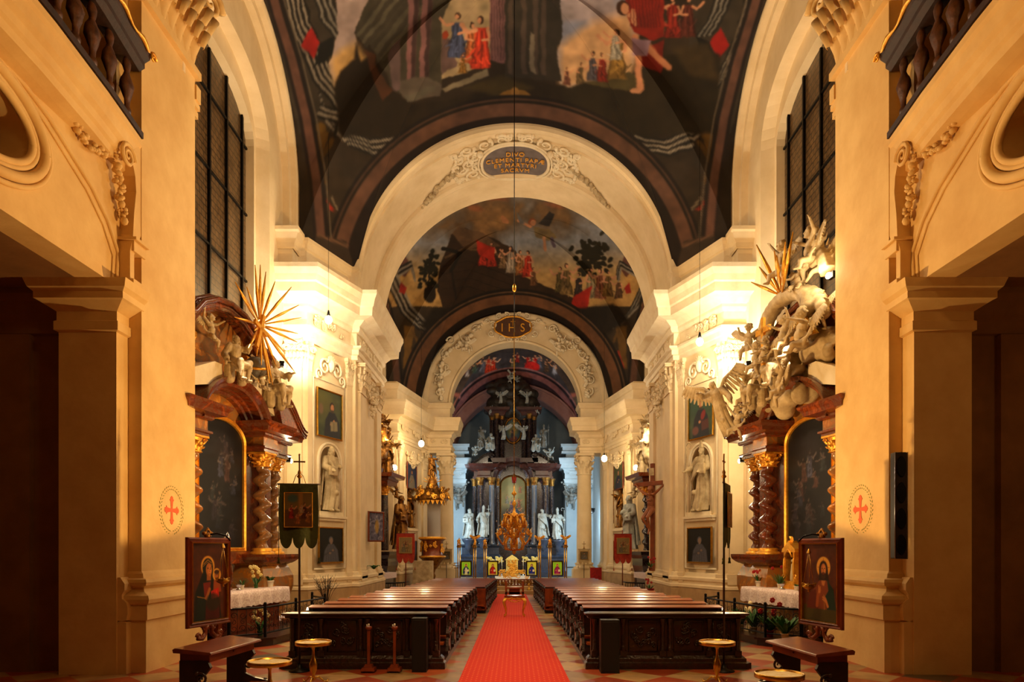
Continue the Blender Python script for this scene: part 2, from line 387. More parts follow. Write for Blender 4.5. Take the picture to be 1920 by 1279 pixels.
def frame_mesh(w, h, fw, ft, arch=0.0, n=24, inset=0.0):
    prof = [(0, 0), (0, -ft), (fw * .25, -ft * 1.25), (fw * .45, -ft * .7), (fw * .75, -ft * 1.1), (fw, -ft * .8), (fw, 0)]
    m = M(); cur = []
    pts = [(-w / 2, 0), (w / 2, 0)]
    if arch:
        for i in range(n + 1):
            a = PI * i / n; pts.append((w / 2 * math.cos(a), h - arch + arch * math.sin(a)))
    else: pts += [(w / 2, h), (-w / 2, h)]
    k = len(pts)
    for i in range(k):
        p0 = V(pts[i - 1]); p1 = V(pts[i]); p2 = V(pts[(i + 1) % k])
        a, b = (p1 - p0), (p2 - p1)
        if a.length < 1e-6: a = b
        if b.length < 1e-6: b = a
        a.normalize(); b.normalize(); n0 = V((a.y, -a.x)); n1 = V((b.y, -b.x)); mm = (n0 + n1).normalized(); sc = 1 / max(.4, mm.dot(n0))
        cur.append(((p1.x, 0, p1.y), (mm.x * sc, 0, mm.y * sc), (0, 1, 0)))
    m.bend(prof, cur, closed=True); return m
def picture(label, p, w, h, loc, rz, fmat, fw=.05, ft=.05, nx=50, ny=70, arch=0, name='framed_painting', cat='painting', group=None, cm=None, tilt=0):
    t = thing(name, label, cat, loc, rz, group)
    if tilt: t.rotation_euler[0] = tilt
    cmh, col = canvas_mesh(p, w, h, nx, ny, arch)
    part('canvas', cmh, cm or painted, t, loc=(0, -.02, 0), col=col)
    fr = part('frame', frame_mesh(w, h, fw, ft, arch), fmat, t)
    b = M()
    if arch: b.prism([(w / 2 * math.cos(PI * i / 16), 0.0, h - arch + arch * math.sin(PI * i / 16)) for i in range(17)] + [(-w / 2, 0, 0), (w / 2, 0, 0)], (0, .03, 0))
    else: b.box(-w / 2, w / 2, 0.0, .03, 0, h)
    part('backing_board', b, wood, t)
    return t
# ---------------------------------------------------------------- the setting
def Q(x, y, X):                                      # measured point on the plane X = const
    d = X * F / (x - VX); return V((X, d, CH + (HZ - y) / F * d))
def evaluated(o, name):
    dg = bpy.context.evaluated_depsgraph_get(); me = bpy.data.meshes.new_from_object(o.evaluated_get(dg)); me.name = name
    return me
def pier_body(m, poly, ztop, D, du, r, z0, zs, skip):
    """solid pier whose diagonal face (edge number skip) carries a round-headed niche"""
    n = len(poly)
    for i in range(n):
        a, b = poly[i], poly[(i + 1) % n]
        if i != skip: m.add([(a[0], a[1], 0), (b[0], b[1], 0), (b[0], b[1], ztop), (a[0], a[1], ztop)], [(0, 1, 2, 3)])
    m.add([(x, y, ztop) for x, y in poly], [tuple(range(n))])
    op = [(du - r, z0), (du, z0), (du + r, z0), (du + r, (z0 + zs) / 2)] + [(du + r * math.cos(PI * i / 20), zs + r * math.sin(PI * i / 20)) for i in range(21)] + [(du - r, (z0 + zs) / 2)]
    m.T = Tm(D[0], D[1]) @ Rz(D[2]) @ Rz(-PI / 2); wallhole(m, op, (-D[3] / 2, D[3] / 2, 0, ztop), 0, (du, (z0 + zs) / 2))
    m.T = Tm(D[0], D[1]) @ Rz(D[2]); m.lathe([(.0001, z0), (r, z0), (r, zs)] + [(r * math.cos(q), zs + r * math.sin(q)) for q in (.2, .45, .7, .95, 1.2, 1.4, 1.56)], (du, 0, 0), 24, a0=0, a1=PI); m.T = None
def entab(z0, z1, out=.84):                          # full entablature profile between two heights
    h = z1 - z0; o = out / .84
    P_ = [(0, 0), (.08, 0), (.08, .07), (.13, .08), (.13, .15), (.22, .175), (.22, .205), (.05, .21), (.05, .42), (.13, .43), (.17, .47), (.17, .51),
          (.28, .55), (.36, .58), (.66, .60), (.68, .72), (.72, .74), (.76, .82), (.84, .90), (.84, .96), (.3, 1.0), (0, 1.0)]
    return [(a * o, z0 + b * h) for a, b in P_]
def basemould(z0, z1, out=.16):
    h = z1 - z0
    return [(0, z0 - .02), (out, z0), (out * 1.15, z0 + .15 * h), (out * 1.15, z0 + .3 * h), (out, z0 + .42 * h), (out * .5, z0 + .5 * h), (out * .5, z0 + .6 * h),
            (out * .8, z0 + .7 * h), (out * .8, z0 + .85 * h), (out * .3, z0 + h), (0, z0 + h)]
def leaf(m, b, out, side, h, wd, curl, seg=7):
    b, out, side = V(b), V(out).normalized(), V(side).normalized(); up = V((0, 0, 1))
    hi = wd > .3
    def fn(u, v):
        s = u * 2 - 1; ww = wd * .5 * (.35 + .75 * math.sin(PI * min(1, .15 + v * .8))) * (1 + (.24 if hi else .16) * math.cos(v * (34 if hi else 22)))
        if v > .72: a = (v - .72) / .28 * PI * .9; f = .55 * curl + curl * .55 * math.sin(a); zz = h * (.72 + .26 * math.sin(a) ) - h * .16 * (1 - math.cos(a))
        else: f = .55 * curl * (v / .72) ** 2; zz = h * v
        rib = (.07 * wd * math.cos(abs(s) * PI * 3.2) * (1 - v * .4) if hi else 0)
        return b + out * (f - .22 * wd * s * s + .02 * wd + .05 * wd * (1 - abs(s)) * (v < .7) + rib) + side * s * ww + up * (zz + (.1 * wd * abs(s) if hi else 0))
    m.grid(fn, 10 if hi else 4, 22 if hi else 8)
def volute(m, c, ux, uz, r, th, turns=2.0, n=22):
    c, ux, uz = V(c), V(ux), V(uz); pts = []; rs = []
    for i in range(n + 1):
        t = i / n; a = t * turns * 2 * PI; rr = r * (1 - t * .88)
        pts.append(c + ux * math.cos(a) * rr + uz * math.sin(a) * rr); rs.append(th * (1 - .55 * t))
    m.tube(pts, rs, 6)
def capital(m, w, dp, h, full=False):
    """corinthian pilaster capital, local: centred on x, face at y=0 looking to -y, from z=0 up"""
    m.box(-w / 2 - .03 * w, w / 2 + .03 * w, -.05 * w, dp, 0, .07 * h)
    m.box(-w * .46, w * .46, -.01 * w, dp, .07 * h, .88 * h, 1.08)
    k = 4 if w < 1.5 else 7
    for i in range(k): leaf(m, (-w / 2 + (i + .5) * w / k, -.01, .06 * h), (0, -1, 0), (1, 0, 0), .40 * h, w / k * 1.05, w * .16)
    for i in range(k + 1):
        x = -w / 2 + i * w / k; leaf(m, (max(-w * .47, min(w * .47, x)), -.02, .22 * h), (x * .4, -1, 0), (1, 0, 0), .46 * h, w / k * 1.05, w * .2)
    for s in (-1, 1):
        volute(m, (s * w * .47, -.16 * w, .74 * h), (s, -.3, 0), (0, 0, 1), (.13 if w < 1.5 else .17) * h, .035 * h)
        volute(m, (s * w * .14, -.09 * w, .76 * h), (-s, -.1, 0), (0, 0, 1), .075 * h, .022 * h, 1.6, 14)
        m.tube([(s * w * .2, -.03 * w, .4 * h), (s * w * .34, -.08 * w, .66 * h), (s * w * .46, -.14 * w, .86 * h)], .025 * h)
        leaf(m, (s * w * .5, dp * .4, .1 * h), (s, 0, 0), (0, 1, 0), .42 * h, w / k, w * .14); leaf(m, (s * w * .5, dp * .4, .25 * h), (s, 0, 0), (0, 1, 0), .45 * h, w / k, w * .18)
    m.ell((0, -.1 * w, .9 * h), (.07 * w, .06 * w, .07 * h))
    ab = [(-w * .6, -.22 * w), (-w * .3, -.1 * w), (0, -.07 * w), (w * .3, -.1 * w), (w * .6, -.22 * w), (w * .6, dp), (-w * .6, dp)]
    m.prism([(a, b, .88 * h) for a, b in ab], (0, 0, .06 * h)); m.prism([(a * 1.04, b * 1.06, .94 * h) for a, b in ab], (0, 0, .06 * h))
def capital_round(m, r, h, c=(0, 0, 0), k=8, det=True):
    cx, cy, cz = c
    m.lathe([(r * 1.1, 0), (r * 1.18, .03 * h), (r * 1.1, .06 * h), (r * .98, .07 * h), (r * 1.0, .5 * h), (r * 1.2, .86 * h)], c, 16)
    for i in range(k):
        for row in (0, 1):
            a = 2 * PI * (i + .5 * row) / k; o = V((math.cos(a), math.sin(a), 0)); sd = V((-math.sin(a), math.cos(a), 0))
            leaf(m, V(c) + o * r * 1.0 + V((0, 0, (.06 + .2 * row) * h)), o, sd, (.38 + .08 * row) * h, r * 2 * PI / k * .95, r * (.4 + .15 * row))
    for i in range(4):
        a = PI / 4 + i * PI / 2; o = V((math.cos(a), math.sin(a), 0))
        volute(m, V(c) + o * r * 1.45 + V((0, 0, .74 * h)), o, V((0, 0, 1)), .13 * h, .035 * h, 1.8, 14)
    R = r * 1.85; pts = []
    for i in range(4):
        a = PI / 4 + i * PI / 2; b = a + PI / 4
        pts += [(cx + R * math.cos(a - .06), cy + R * math.sin(a - .06)), (cx + R * math.cos(a + .06), cy + R * math.sin(a + .06)), (cx + r * 1.25 * math.cos(b), cy + r * 1.25 * math.sin(b))]
    m.prism([(a, b, cz + .88 * h) for a, b in pts], (0, 0, .12 * h))
def garland(m, pts, r, seed=1, dens=1.0, mapf=None):
    """thick string of leaves and fruit along a polyline"""
    rng = random.Random(seed); pts = [V(p) for p in pts]
    for a, b in zip(pts[:-1], pts[1:]):
        L = (b - a).length; k = max(1, int(L / r * 1.6 * dens))
        for i in range(k):
            for q in range(2):
                c = a.lerp(b, (i + rng.random()) / k) + V((rng.uniform(-1, 1), rng.uniform(-1, 1), rng.uniform(-1, 1))) * r * .5
                if mapf: c = mapf(c)
                s = r * rng.uniform(.3, .62); m.ell(c, (s, s * rng.uniform(.5, 1), s * rng.uniform(.6, 1.2)), 6, 4, Matrix.Rotation(rng.uniform(0, 3), 3, (rng.random(), rng.random(), .4)))
def rococo(m, mapf, sc=1.0, seed=1, n=10, th=.05, sp=(1., .6)):
    """scatter of scrolls and shells; mapf(u, v, h) places flat relief coordinates"""
    rng = random.Random(seed)
    for i in range(n):
        u, v = rng.uniform(-sp[0], sp[0]), rng.uniform(-sp[1], sp[1]); cscroll(m, mapf, u, v, sc * rng.uniform(.5, 1), rng.uniform(0, 6.3), th, rng.choice((-1, 1)))
def cscroll(m, mapf, u, v, r, rot, th, hand=1, turns=1.4):
    pts, rs = [], []; n = 18
    for i in range(n + 1):
        t = i / n; a = rot + hand * t * turns * 2 * PI; rr = r * (1 - .8 * t)
        pts.append(mapf(u + rr * math.cos(a), v + rr * math.sin(a), th * .6)); rs.append(th * (1 - .5 * t))
    m.tube(pts, rs, 6); e = pts[0]; m.ell(e, th * 1.5, 6, 5)
# floor
loftbal = mat('worn_gilt_wood', (.36, .20, .08), (.20, .10, .04), .45, scale=9, bump=.3)
def floor_material():
    m = mat('tiled_floor', (.5, .3, .2), rough=.38); nt = m.node_tree; N = nt.nodes.new; L = nt.links.new; b = nt.nodes['Principled BSDF']
    g = N('ShaderNodeNewGeometry'); mp = N('ShaderNodeMapping'); mp.inputs['Rotation'].default_value = (0, 0, PI / 4); s = 1 / .66; mp.inputs['Scale'].default_value = (s, s, s)
    L(g.outputs['Position'], mp.inputs['Vector'])
    fl = N('ShaderNodeVectorMath'); fl.operation = 'FLOOR'; L(mp.outputs['Vector'], fl.inputs[0])
    wn = N('ShaderNodeTexWhiteNoise'); wn.noise_dimensions = '2D'; L(fl.outputs['Vector'], wn.inputs['Vector'])
    ck = N('ShaderNodeTexChecker'); ck.inputs['Scale'].default_value = 1.0; L(mp.outputs['Vector'], ck.inputs['Vector'])
    r1 = N('ShaderNodeValToRGB'); r2 = N('ShaderNodeValToRGB')
    def ramp(r, cs):
        el = r.color_ramp.elements; r.color_ramp.interpolation = 'CONSTANT'
        for i, (p, c) in enumerate(cs):
            e = el[i] if i < 2 else el.new(p); e.position = p; e.color = tuple(float(x) for x in srgb2lin(np.array(c))) + (1,)
    ramp(r1, [(0, (.80, .36, .18)), (.35, (.70, .30, .15)), (.8, (.84, .42, .22))]); ramp(r2, [(0, (.86, .70, .46)), (.45, (.74, .60, .40)), (.8, (.46, .40, .30))])
    L(wn.outputs['Value'], r1.inputs['Fac']); L(wn.outputs['Value'], r2.inputs['Fac'])
    mx = N('ShaderNodeMix'); mx.data_type = 'RGBA'; L(ck.outputs['Fac'], mx.inputs['Factor']); L(r1.outputs['Color'], mx.inputs['A']); L(r2.outputs['Color'], mx.inputs['B'])
    no = N('ShaderNodeTexNoise'); no.inputs['Scale'].default_value = 3.5; no.inputs['Detail'].default_value = 6; L(g.outputs['Position'], no.inputs['Vector'])
    m2 = N('ShaderNodeMix'); m2.data_type = 'RGBA'; m2.blend_type = 'MULTIPLY'; m2.inputs['Factor'].default_value = .7; L(mx.outputs['Result'], m2.inputs['A']); L(no.outputs['Fac'], m2.inputs['B'])
    L(m2.outputs['Result'], b.inputs['Base Color'])
    fr = N('ShaderNodeVectorMath'); fr.operation = 'FRACTION'; L(mp.outputs['Vector'], fr.inputs[0])
    bm = N('ShaderNodeBump'); bm.inputs['Strength'].default_value = .15; L(no.outputs['Fac'], bm.inputs['Height']); L(bm.outputs['Normal'], b.inputs['Normal'])
    return m
fm = M(); fm.box(-11, 11, 0, 50, -.2, 0); SIDE = -1; struct('floor', fm, floor_material())
st = M(); st.box(-4.6, 4.6, 30.3, 43, 0, .15); st.box(-4.6, 4.6, 31.0, 43, .15, .30); struct('floor_sanctuary_steps', st, stone, bev=.01)
P1 = [(-6.6, 19.5), (-5.97, 19.5), (-5.2, 21.5), (-5.03, 21.5), (-5.03, 25.6), (-6.6, 25.6)]
P2L = [(-6.6, 31.7), (-5.49, 31.7), (-4.65, 36.0), (-4.65, 37.4), (-6.6, 37.4)]
P2U = [(-6.6, 31.7), (-5.49, 31.7), (-4.65, 36.0), (-3.46, 36.0), (-3.46, 37.4), (-6.6, 37.4)]
D1 = (-5.585, 20.5, math.atan2(2.0, .77), 2.14)      # diagonal wall of the first pier: middle, turn, length
D2 = (-5.07, 33.85, math.atan2(4.3, .84), 4.38)
def W(D, u, v, z): return Tm(D[0], D[1], 0) @ Rz(D[2]) @ V((u, v, z))
def wallhole(m, op, rect, X, centre):
    """wall on plane X pierced by the closed outline op [(y, z)]"""
    y0, y1, z0, z1 = rect; cy, cz = centre; vs = []; n = len(op)
    for y, z in op:
        dy, dz = y - cy, z - cz
        t = min([(y1 - cy) / dy if dy > 1e-6 else 1e9, (y0 - cy) / dy if dy < -1e-6 else 1e9, (z1 - cz) / dz if dz > 1e-6 else 1e9, (z0 - cz) / dz if dz < -1e-6 else 1e9])
        vs.append((X, cy + dy * t, cz + dz * t))
    a = [(X, y, z) for y, z in op]; m.add(a + vs, [(i, (i + 1) % n, n + (i + 1) % n, n + i) for i in range(n)])
    for (yy, zz) in ((y0, z0), (y1, z0), (y1, z1), (y0, z1)):   # corners
        best = sorted(range(n), key=lambda i: (vs[i][1] - yy) ** 2 + (vs[i][2] - zz) ** 2)[:1][0]
        p = vs[best]; q1, q2 = vs[(best + 1) % n], vs[best - 1]
        for q in (q1, q2):
            m.add([p, q, (X, yy, zz)], [(0, 1, 2)])
def winout(cy, hw, zb, zs, rise, n=20):
    pts = [(cy - hw, zb), (cy - hw * .33, zb), (cy + hw * .33, zb), (cy + hw, zb)] + [(cy + hw, zb + (zs - zb) * k / 4) for k in (1, 2, 3)]
    for i in range(n + 1):
        a = PI * i / n; pts.append((cy + hw * abs(math.cos(a)) ** .8 * (1 if math.cos(a) > 0 else -1), zs + rise * math.sin(a)))
    return pts + [(cy - hw, zb + (zs - zb) * k / 4) for k in (3, 2, 1)]
def pilaster_base(m, path, z_ped, z0, z1, out=.2):
    m.sweep(basemould(z0, z1, out), path)
def lateral_rib(cy, a, zs, b, z0, X0, X1, wd, n=28):
    m = M(); cur = []
    pts = [(cy + a, z0)] + [(cy + a, z0 + (zs - z0) * .5)] + [(cy + a * math.cos(PI * i / n), zs + b * math.sin(PI * i / n)) for i in range(n + 1)] + [(cy - a, z0 + (zs - z0) * .5), (cy - a, z0)]
    for i, p in enumerate(pts):
        q0 = pts[max(0, i - 1)]; q1 = pts[min(len(pts) - 1, i + 1)]; t = V((q1[0] - q0[0], q1[1] - q0[1])).normalized()
        cur.append(((0, p[0], p[1]), (0, t.y, -t.x), (1, 0, 0)))   # A outward radial, B +X
    e = (X1 - X0)
    m.bend([(wd, X0), (wd, X1), (wd * .8, X1 + .04), (wd * .6, X1 + .04), (wd * .5, X1 - .02), (.06, X1 - .02), (0, X1 - .08), (0, X0 + e * .5), (-.12, X0 + e * .45), (-.12, X0)], cur)
    return m
for SIDE in (-1, 1):
    sd = LR('left', 'right')
    # --- organ loft arcade
    m = M(); oc = [(8.0 + .95 * math.cos(2 * PI * i / 40), 7.27 + .5 * math.sin(2 * PI * i / 40)) for i in range(40)]
    wallhole(m, oc, (1.5, 10.87, 6.2, 8.72), -6.35, (8.0, 7.27)); wallhole(m, oc, (1.5, 10.87, 6.2, 8.72), -6.8, (8.0, 7.27))
    m.add([(X, y, z) for X in (-6.35, -6.8) for y, z in oc], [(i, (i + 1) % 40, 40 + (i + 1) % 40, 40 + i) for i in range(40)], True)
    m.add([(-6.35, 1.5, 6.2), (-6.35, 10.87, 6.2), (-6.8, 10.87, 6.2), (-6.8, 1.5, 6.2)], [(0, 1, 2, 3)])
    struct('wall_%s_loft_arcade' % sd, m, pilmat)
    m = M()
    for rr, th in ((1.0, .05), (1.08, .04), (1.22, .07), (1.36, .035)):
        m.tube([(-6.33 + .02 * (th > .05), 8.0 + (.95 * rr) * math.cos(2 * PI * i / 56), 7.27 + (.5 * rr + (rr - 1) * .25) * math.sin(2 * PI * i / 56)) for i in range(57)], th, 8, False)
    struct('trim_1_%s_oculus' % sd, m, pilmat)
    m = M(); m.box(-11, -6.8, 1.5, 11.2, 6.2, 6.45); m.box(-11.3, -11, 1.5, 11.2, 0, 15); m.box(-11, -7.2, 11.2, 11.5, 0, 15)
    m.sweep([(0, 5.5), (.06, 5.52), (.06, 5.7), (.16, 5.8), (.2, 6.0), (.28, 6.1), (.28, 6.2), (0, 6.2)], [(-11, 11.2), (-7.27, 11.2)])
    m.box(-8.6, -7.9, 11.1, 11.2, 0, 5.5); m.box(-9.9, -9.3, 11.1, 11.2, 0, 5.5)
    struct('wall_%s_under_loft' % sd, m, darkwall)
    m = M(); m.box(-7.27, -6.35, 10.87, 13.06, 0, 17)
    m.sweep([(0, 5.46), (.05, 5.48), (.05, 5.62), (.02, 5.64), (.02, 5.78), (.08, 5.82), (.2, 5.9), (.24, 5.92), (.24, 6.02), (.3, 6.08), (.34, 6.2), (0, 6.2)], [(-7.27, 11.3), (-7.27, 10.87), (-6.35, 10.87), (-6.35, 11.25)])
    m.sweep([(0, .0), (.14, 0), (.14, .82), (.1, .84), (0, .86)], [(-6.35, 10.9), (-6.35, 11.25)])
    m.sweep(basemould(.86, 1.55, .14), [(-6.35, 10.9), (-6.35, 11.25)])
    struct('wall_%s_near_pier' % sd, m, pilmat)
    # giant near pilaster
    m = M(); m.box(-6.4, -6.13, 11.2, 13.07, 1.3, 11.05); pth = [(-6.4, 11.2), (-6.13, 11.2), (-6.13, 13.07), (-6.6, 13.07)]
    struct('wall_%s_giant_pilaster' % sd, m, pilmat)
    m = M(); m.sweep([(0, 0), (.16, 0), (.16, .84), (.2, .86), (.2, 1.08), (.19, 1.1), (.24, 1.13), (.26, 1.19), (.24, 1.25), (.17, 1.28), (.1, 1.31), (.08, 1.36), (.1, 1.39), (.15, 1.41), (.17, 1.46), (.15, 1.51), (.07, 1.53), (.05, 1.6), (0, 1.64)], pth)
    struct('trim_2_%s_pilaster_base' % sd, m, pilmat)
    m = M(); m.T = Tm(-6.13, 12.13, 11.0) @ Rz(PI / 2); capital(m, 1.9, .25, 1.95); m.T = None
    m.sweep([(0, 12.9), (.2, 12.92), (.2, 13.2), (.3, 13.25), (.1, 13.3), (.1, 13.9), (.3, 14), (.9, 14.2), (1., 14.6), (0, 14.6)], pth[:3])
    m.box(-6.6, -6.2, 13.07, 13.35, 10.4, 10.52); m.box(-6.6, -6.14, 13.07, 13.3, 10.52, 10.62); m.box(-6.6, -6.1, 13.07, 13.25, 10.62, 10.9)
    struct('trim_3_%s_pilaster_capital' % sd, m, pilmat)
    # loft front: cornice, archivolt, console, festoon
    cur = [(-5.62, 3.5), (-5.72, 5.5), (-5.8, 7.0), (-5.88, 8.69), (-6.0, 10.0), (-6.15, 11.18)][::-1]
    cur = [(a, b) for a, b in cur][::-1]
    m = M(); m.sweep([(-.5, 8.0), (-.3, 8.05), (-.16, 8.1), (-.14, 8.2), (-.1, 8.24), (-.08, 8.34), (-.02, 8.4), (0, 8.55), (.04, 8.6), (.04, 8.7), (-.5, 8.75)], cur)
    av = [(218, 532), (221, 475), (202, 415), (171, 350), (135, 292), (92, 222), (50, 165), (2, 112), (-60, 60)]
    for off, th in ((0, .035), (9, .02)): m.tube([Q(x - off, y + off * .6, -6.34) for x, y in av], th, 6)
    struct('trim_4_%s_loft_cornice' % sd, m, pilmat)
    m = M(); cp = [(226, 535), (226, 478), (240, 440), (246, 400), (252, 365), (268, 335), (270, 308), (258, 282), (240, 268), (228, 275), (222, 300), (228, 330), (230, 360), (226, 400), (224, 440), (218, 470), (218, 535)]
    m.prism([Q(x, y, -6.36) for x, y in cp], (.22, 0, 0)); m.box(-6.4, -6.05, 10.9, 11.3, 6.95, 7.0); m.box(-6.4, -6.1, 10.93, 11.28, 6.78, 6.95); m.box(-6.4, -6.08, 10.88, 11.3, 6.2, 6.32)
    volute(m, Q(240, 292, -6.12), (0, 1, 0), (0, 0, 1), .2, .04)
    struct('trim_5_%s_loft_console' % sd, m, pilmat, bev=.015)
    m = M(); garland(m, [Q(x, y, -6.28) for x, y in [(110, 150), (132, 205), (152, 255), (176, 280), (203, 286), (218, 268)]], .1, 3, 1.3)
    garland(m, [Q(x, y, -6.24) for x, y in [(216, 275), (219, 330), (227, 375), (233, 412)]], .1, 5, 1.3)
    for k in range(7): a, b = Q(128 + 14 * k, 190 + 12 * k, -6.26), Q(135 + 14 * k, 182 + 13 * k, -6.2); m.tube([a, b, Q(142 + 14 * k, 200 + 11 * k, -6.24)], .03)
    mp = lambda u, v, h: Q(60, 85, -6.3) + V((h, u, v))
    cscroll(m, mp, .0, 0, .3, 1, .05, 1); cscroll(m, mp, -.55, .1, .34, 2.5, .06, -1); cscroll(m, mp, .4, -.35, .18, 0, .04, 1); cscroll(m, mp, .55, .1, .14, 0, .035, 1)
    m.tube([Q(x, y, -6.22) for x, y in [(0, 8), (20, 25), (40, 20), (58, 42), (62, 70), (75, 100), (100, 130), (120, 145)]], [.09, .1, .07, .08, .05, .05, .06, .03])
    struct('trim_6_%s_loft_stucco' % sd, m, pilmat)
    # loft balustrade
    t = thing('loft_balustrade', 'dark carved wooden balustrade with gilded rail on the %s organ loft' % sd, 'balustrade', (-5.9, 8.7, 8.72))
    o = lambda q: [(x + 5.9, y - 8.7) for x, y in q]; lc = o(cur)
    m = M(); m.sweep([(-.25, 0), (.06, 0), (.06, .1), (.0, .14), (-.04, .2), (-.25, .2)], lc); part('base_rail', m, loftwood, t)
    m = M(); m.sweep([(-.22, 1.1), (0, 1.1), (.08, 1.16), (.08, 1.24), (.16, 1.3), (.18, 1.38), (-.22, 1.42)], lc); part('hand_rail', m, loftwood, t)
    m = M(); pl = []
    for (x0, y0), (x1, y1) in zip(lc[:-1], lc[1:]):
        for q in range(10): s = q / 10; pl.append(V((x0 + (x1 - x0) * s + .2, y0 + (y1 - y0) * s, 1.36 + .035 * math.sin((len(pl)) * 1.1))))
    m.tube(pl, [.028 + .012 * math.sin(i * 1.1) for i in range(len(pl))], 6)
    volute(m, (lc[-1][0] + .2, lc[-1][1] + .05, 1.36), (0, 1, 0), (0, 0, 1), .09, .025, 1.5, 12)
    part('rail_carving', m, gold, t, 'gilded carved strip along the hand rail')
    for (x0, y0), (x1, y1) in zip(lc[:-1], lc[1:]):
        L = math.hypot(x1 - x0, y1 - y0); k = max(1, int(L / .42))
        for q in range(k):
            s = (q + .5) / k; m = M(); m.T = Tm(x0 + (x1 - x0) * s - .08, y0 + (y1 - y0) * s, .2)
            pr = [(.05, 0), (.09, .04), (.09, .1), (.05, .14), (.06, .25), (.13, .4), (.14, .5), (.08, .62), (.05, .68), (.08, .76), (.08, .84), (.05, .9)]
            m.lathe(pr, (0, 0, 0), 8, .6, 1.1, lambda a, z: 1 + .12 * math.sin(5 * a + 18 * z)); part('baluster', m, loftbal, t)
    # --- chapel bay wall with its tall window
    m = M(); o1 = winout(15.65, 2.7, 5.9, 12.7, 1.55); o2 = winout(15.65, 2.38, 6.2, 12.65, 1.05); n = len(o1)
    wallhole(m, o1, (13.0, 19.6, 0, 17.5), -6.6, (15.65, 9.5))
    m.add([(-6.6, y, z) for y, z in o1] + [(-6.9, 15.65 + (y - 15.65) * .93, z) for y, z in o1] + [(-6.9, y, z) for y, z in o2] + [(-7.25, y, z) for y, z in o2],
          [(k * n + i, k * n + (i + 1) % n, (k + 1) * n + (i + 1) % n, (k + 1) * n + i) for k in range(3) for i in range(n)])
    m.box(-7.5, -7.3, 13, 19.6, 0, 17.5)
    m.box(-6.62, -6.52, 13.0, 19.5, 0, .95)
    struct('wall_%s_window_bay' % sd, m, plaster)
    w_ = tag(link('window_%d' % (1 if SIDE < 0 else 2), None), kind='structure'); m = M(); m.add([(-7.12, y, z) for y, z in o2], [tuple(range(n))])
    part('glazing', m, leadglass, w_)
    m = M()
    for k in range(-2, 3): y = 15.8 + k * .95; m.box(-7.11, -7.05, y - .03, y + .03, 6.2, 13.6)
    for k in range(4): z = 7.3 + k * 1.75; m.box(-7.11, -7.06, 13.3, 18.0, z - .025, z + .025)
    part('iron_bars', m, iron, w_)
    m = lateral_rib(16.2, 3.3, 12.1, 3.4, 10.83, -6.62, -6.16, .38); struct('trim_7_%s_vault_rib' % sd, m, plaster)
    m = M(); m.sweep([(0, 10.35), (.05, 10.38), (.05, 10.5), (.12, 10.6), (.16, 10.75), (.2, 10.8), (.2, 10.9), (0, 10.9)], [(-6.66, 18.95), (-6.16, 18.95), (-6.16, 19.5), (-6.0, 19.52)])
    m.box(-6.66, -6.2, 19.0, 19.5, 9.9, 10.4); struct('trim_8_%s_rib_impost' % sd, m, plaster)
    # --- first nave pier
    m = M(); pier_body(m, P1, 10.88, D1, 0, .49, 3.12, 4.62, 1); struct('wall_%s_first_pier' % sd, m, plaster)
    m = M(); m.sweep(entab(7.94, 9.94), P1[:5]); m.box(-6.62, -6.56, 19.3, 19.5, 8, 9.9)
    struct('trim_9_%s_first_cornice' % sd, m, stucco)
    m = M(); m.sweep([(0, 9.9), (0.02, 9.95), (0.02, 10.52), (.08, 10.56), (.1, 10.68), (.16, 10.74), (.16, 10.84), (0, 10.88)], P1[:4] + [(-5.03, 21.9)])
    struct('trim_10_%s_attic' % sd, m, plaster)
    m = M(); m.sweep([(0, 0), (.16, 0), (.16, .8), (.12, .84), (0, .86)], P1[:5]); struct('baseboard_%s_first_pier' % sd, m, stone)
    m = M(); m.sweep([(0, .82), (.17, .84), (.17, .92), (.12, .95), (.1, 1.02), (.15, 1.06), (.15, 1.14), (.08, 1.18), (.05, 1.28), (0, 1.3)], P1[:5])
    # pilaster strips and capitals on the first pier
    def strip(mm, T, w, z0, z1, caph, base=1.28, th=.1):
        mm.T = T; mm.box(-w / 2, w / 2, -th, .02, base, z0); mm.box(-w / 2 - .05, w / 2 + .05, -th - .06, .02, base - .3, base); mm.box(-w / 2 - .02, w / 2 + .02, -th - .02, .02, base, base + .1)
        mm.T = T @ Tm(0, -th, z0); capital(mm, w, th, z1 - z0); mm.T = None
    strip(m, Tm(-6.28, 19.5), .42, 7.1, 7.94, .84); strip(m, Tm(D1[0], D1[1]) @ Rz(D1[2]) @ Tm(-.98, 0), .2, 7.1, 7.94, .84, th=.06); strip(m, Tm(D1[0], D1[1]) @ Rz(D1[2]) @ Tm(.95, 0), .3, 7.1, 7.94, .84, th=.07)
    strip(m, Tm(-5.03, 22.2) @ Rz(PI / 2), .75, 7.0, 7.94, .9, th=.09); strip(m, Tm(-5.03, 24.8) @ Rz(PI / 2), .75, 7.0, 7.94, .9, th=.09)
    struct('trim_11_%s_first_pilasters' % sd, m, plaster)
    m = M(); m.T = Tm(D1[0], D1[1]) @ Rz(D1[2])      # niche surround, sill, panel mouldings
    ar = [(-.56, 3.05)] + [(-.56, 4.62)] + [(-.56 * math.cos(PI * i / 16), 4.62 + .56 * math.sin(PI * i / 16)) for i in range(1, 16)] + [(.56, 4.62), (.56, 3.05)]
    m.tube([(a, -.02, b) for a, b in ar], .045, 8); m.tube([(a * .86, -.01, 4.62 + (b - 4.62) * (.86 if b > 4.62 else 1)) for a, b in ar], .03, 8)
    m.box(-.72, .72, -.16, .02, 2.93, 3.0); m.box(-.68, .68, -.1, .02, 2.85, 2.93); m.box(-.55, .55, -.1, .3, 3.0, 3.12)
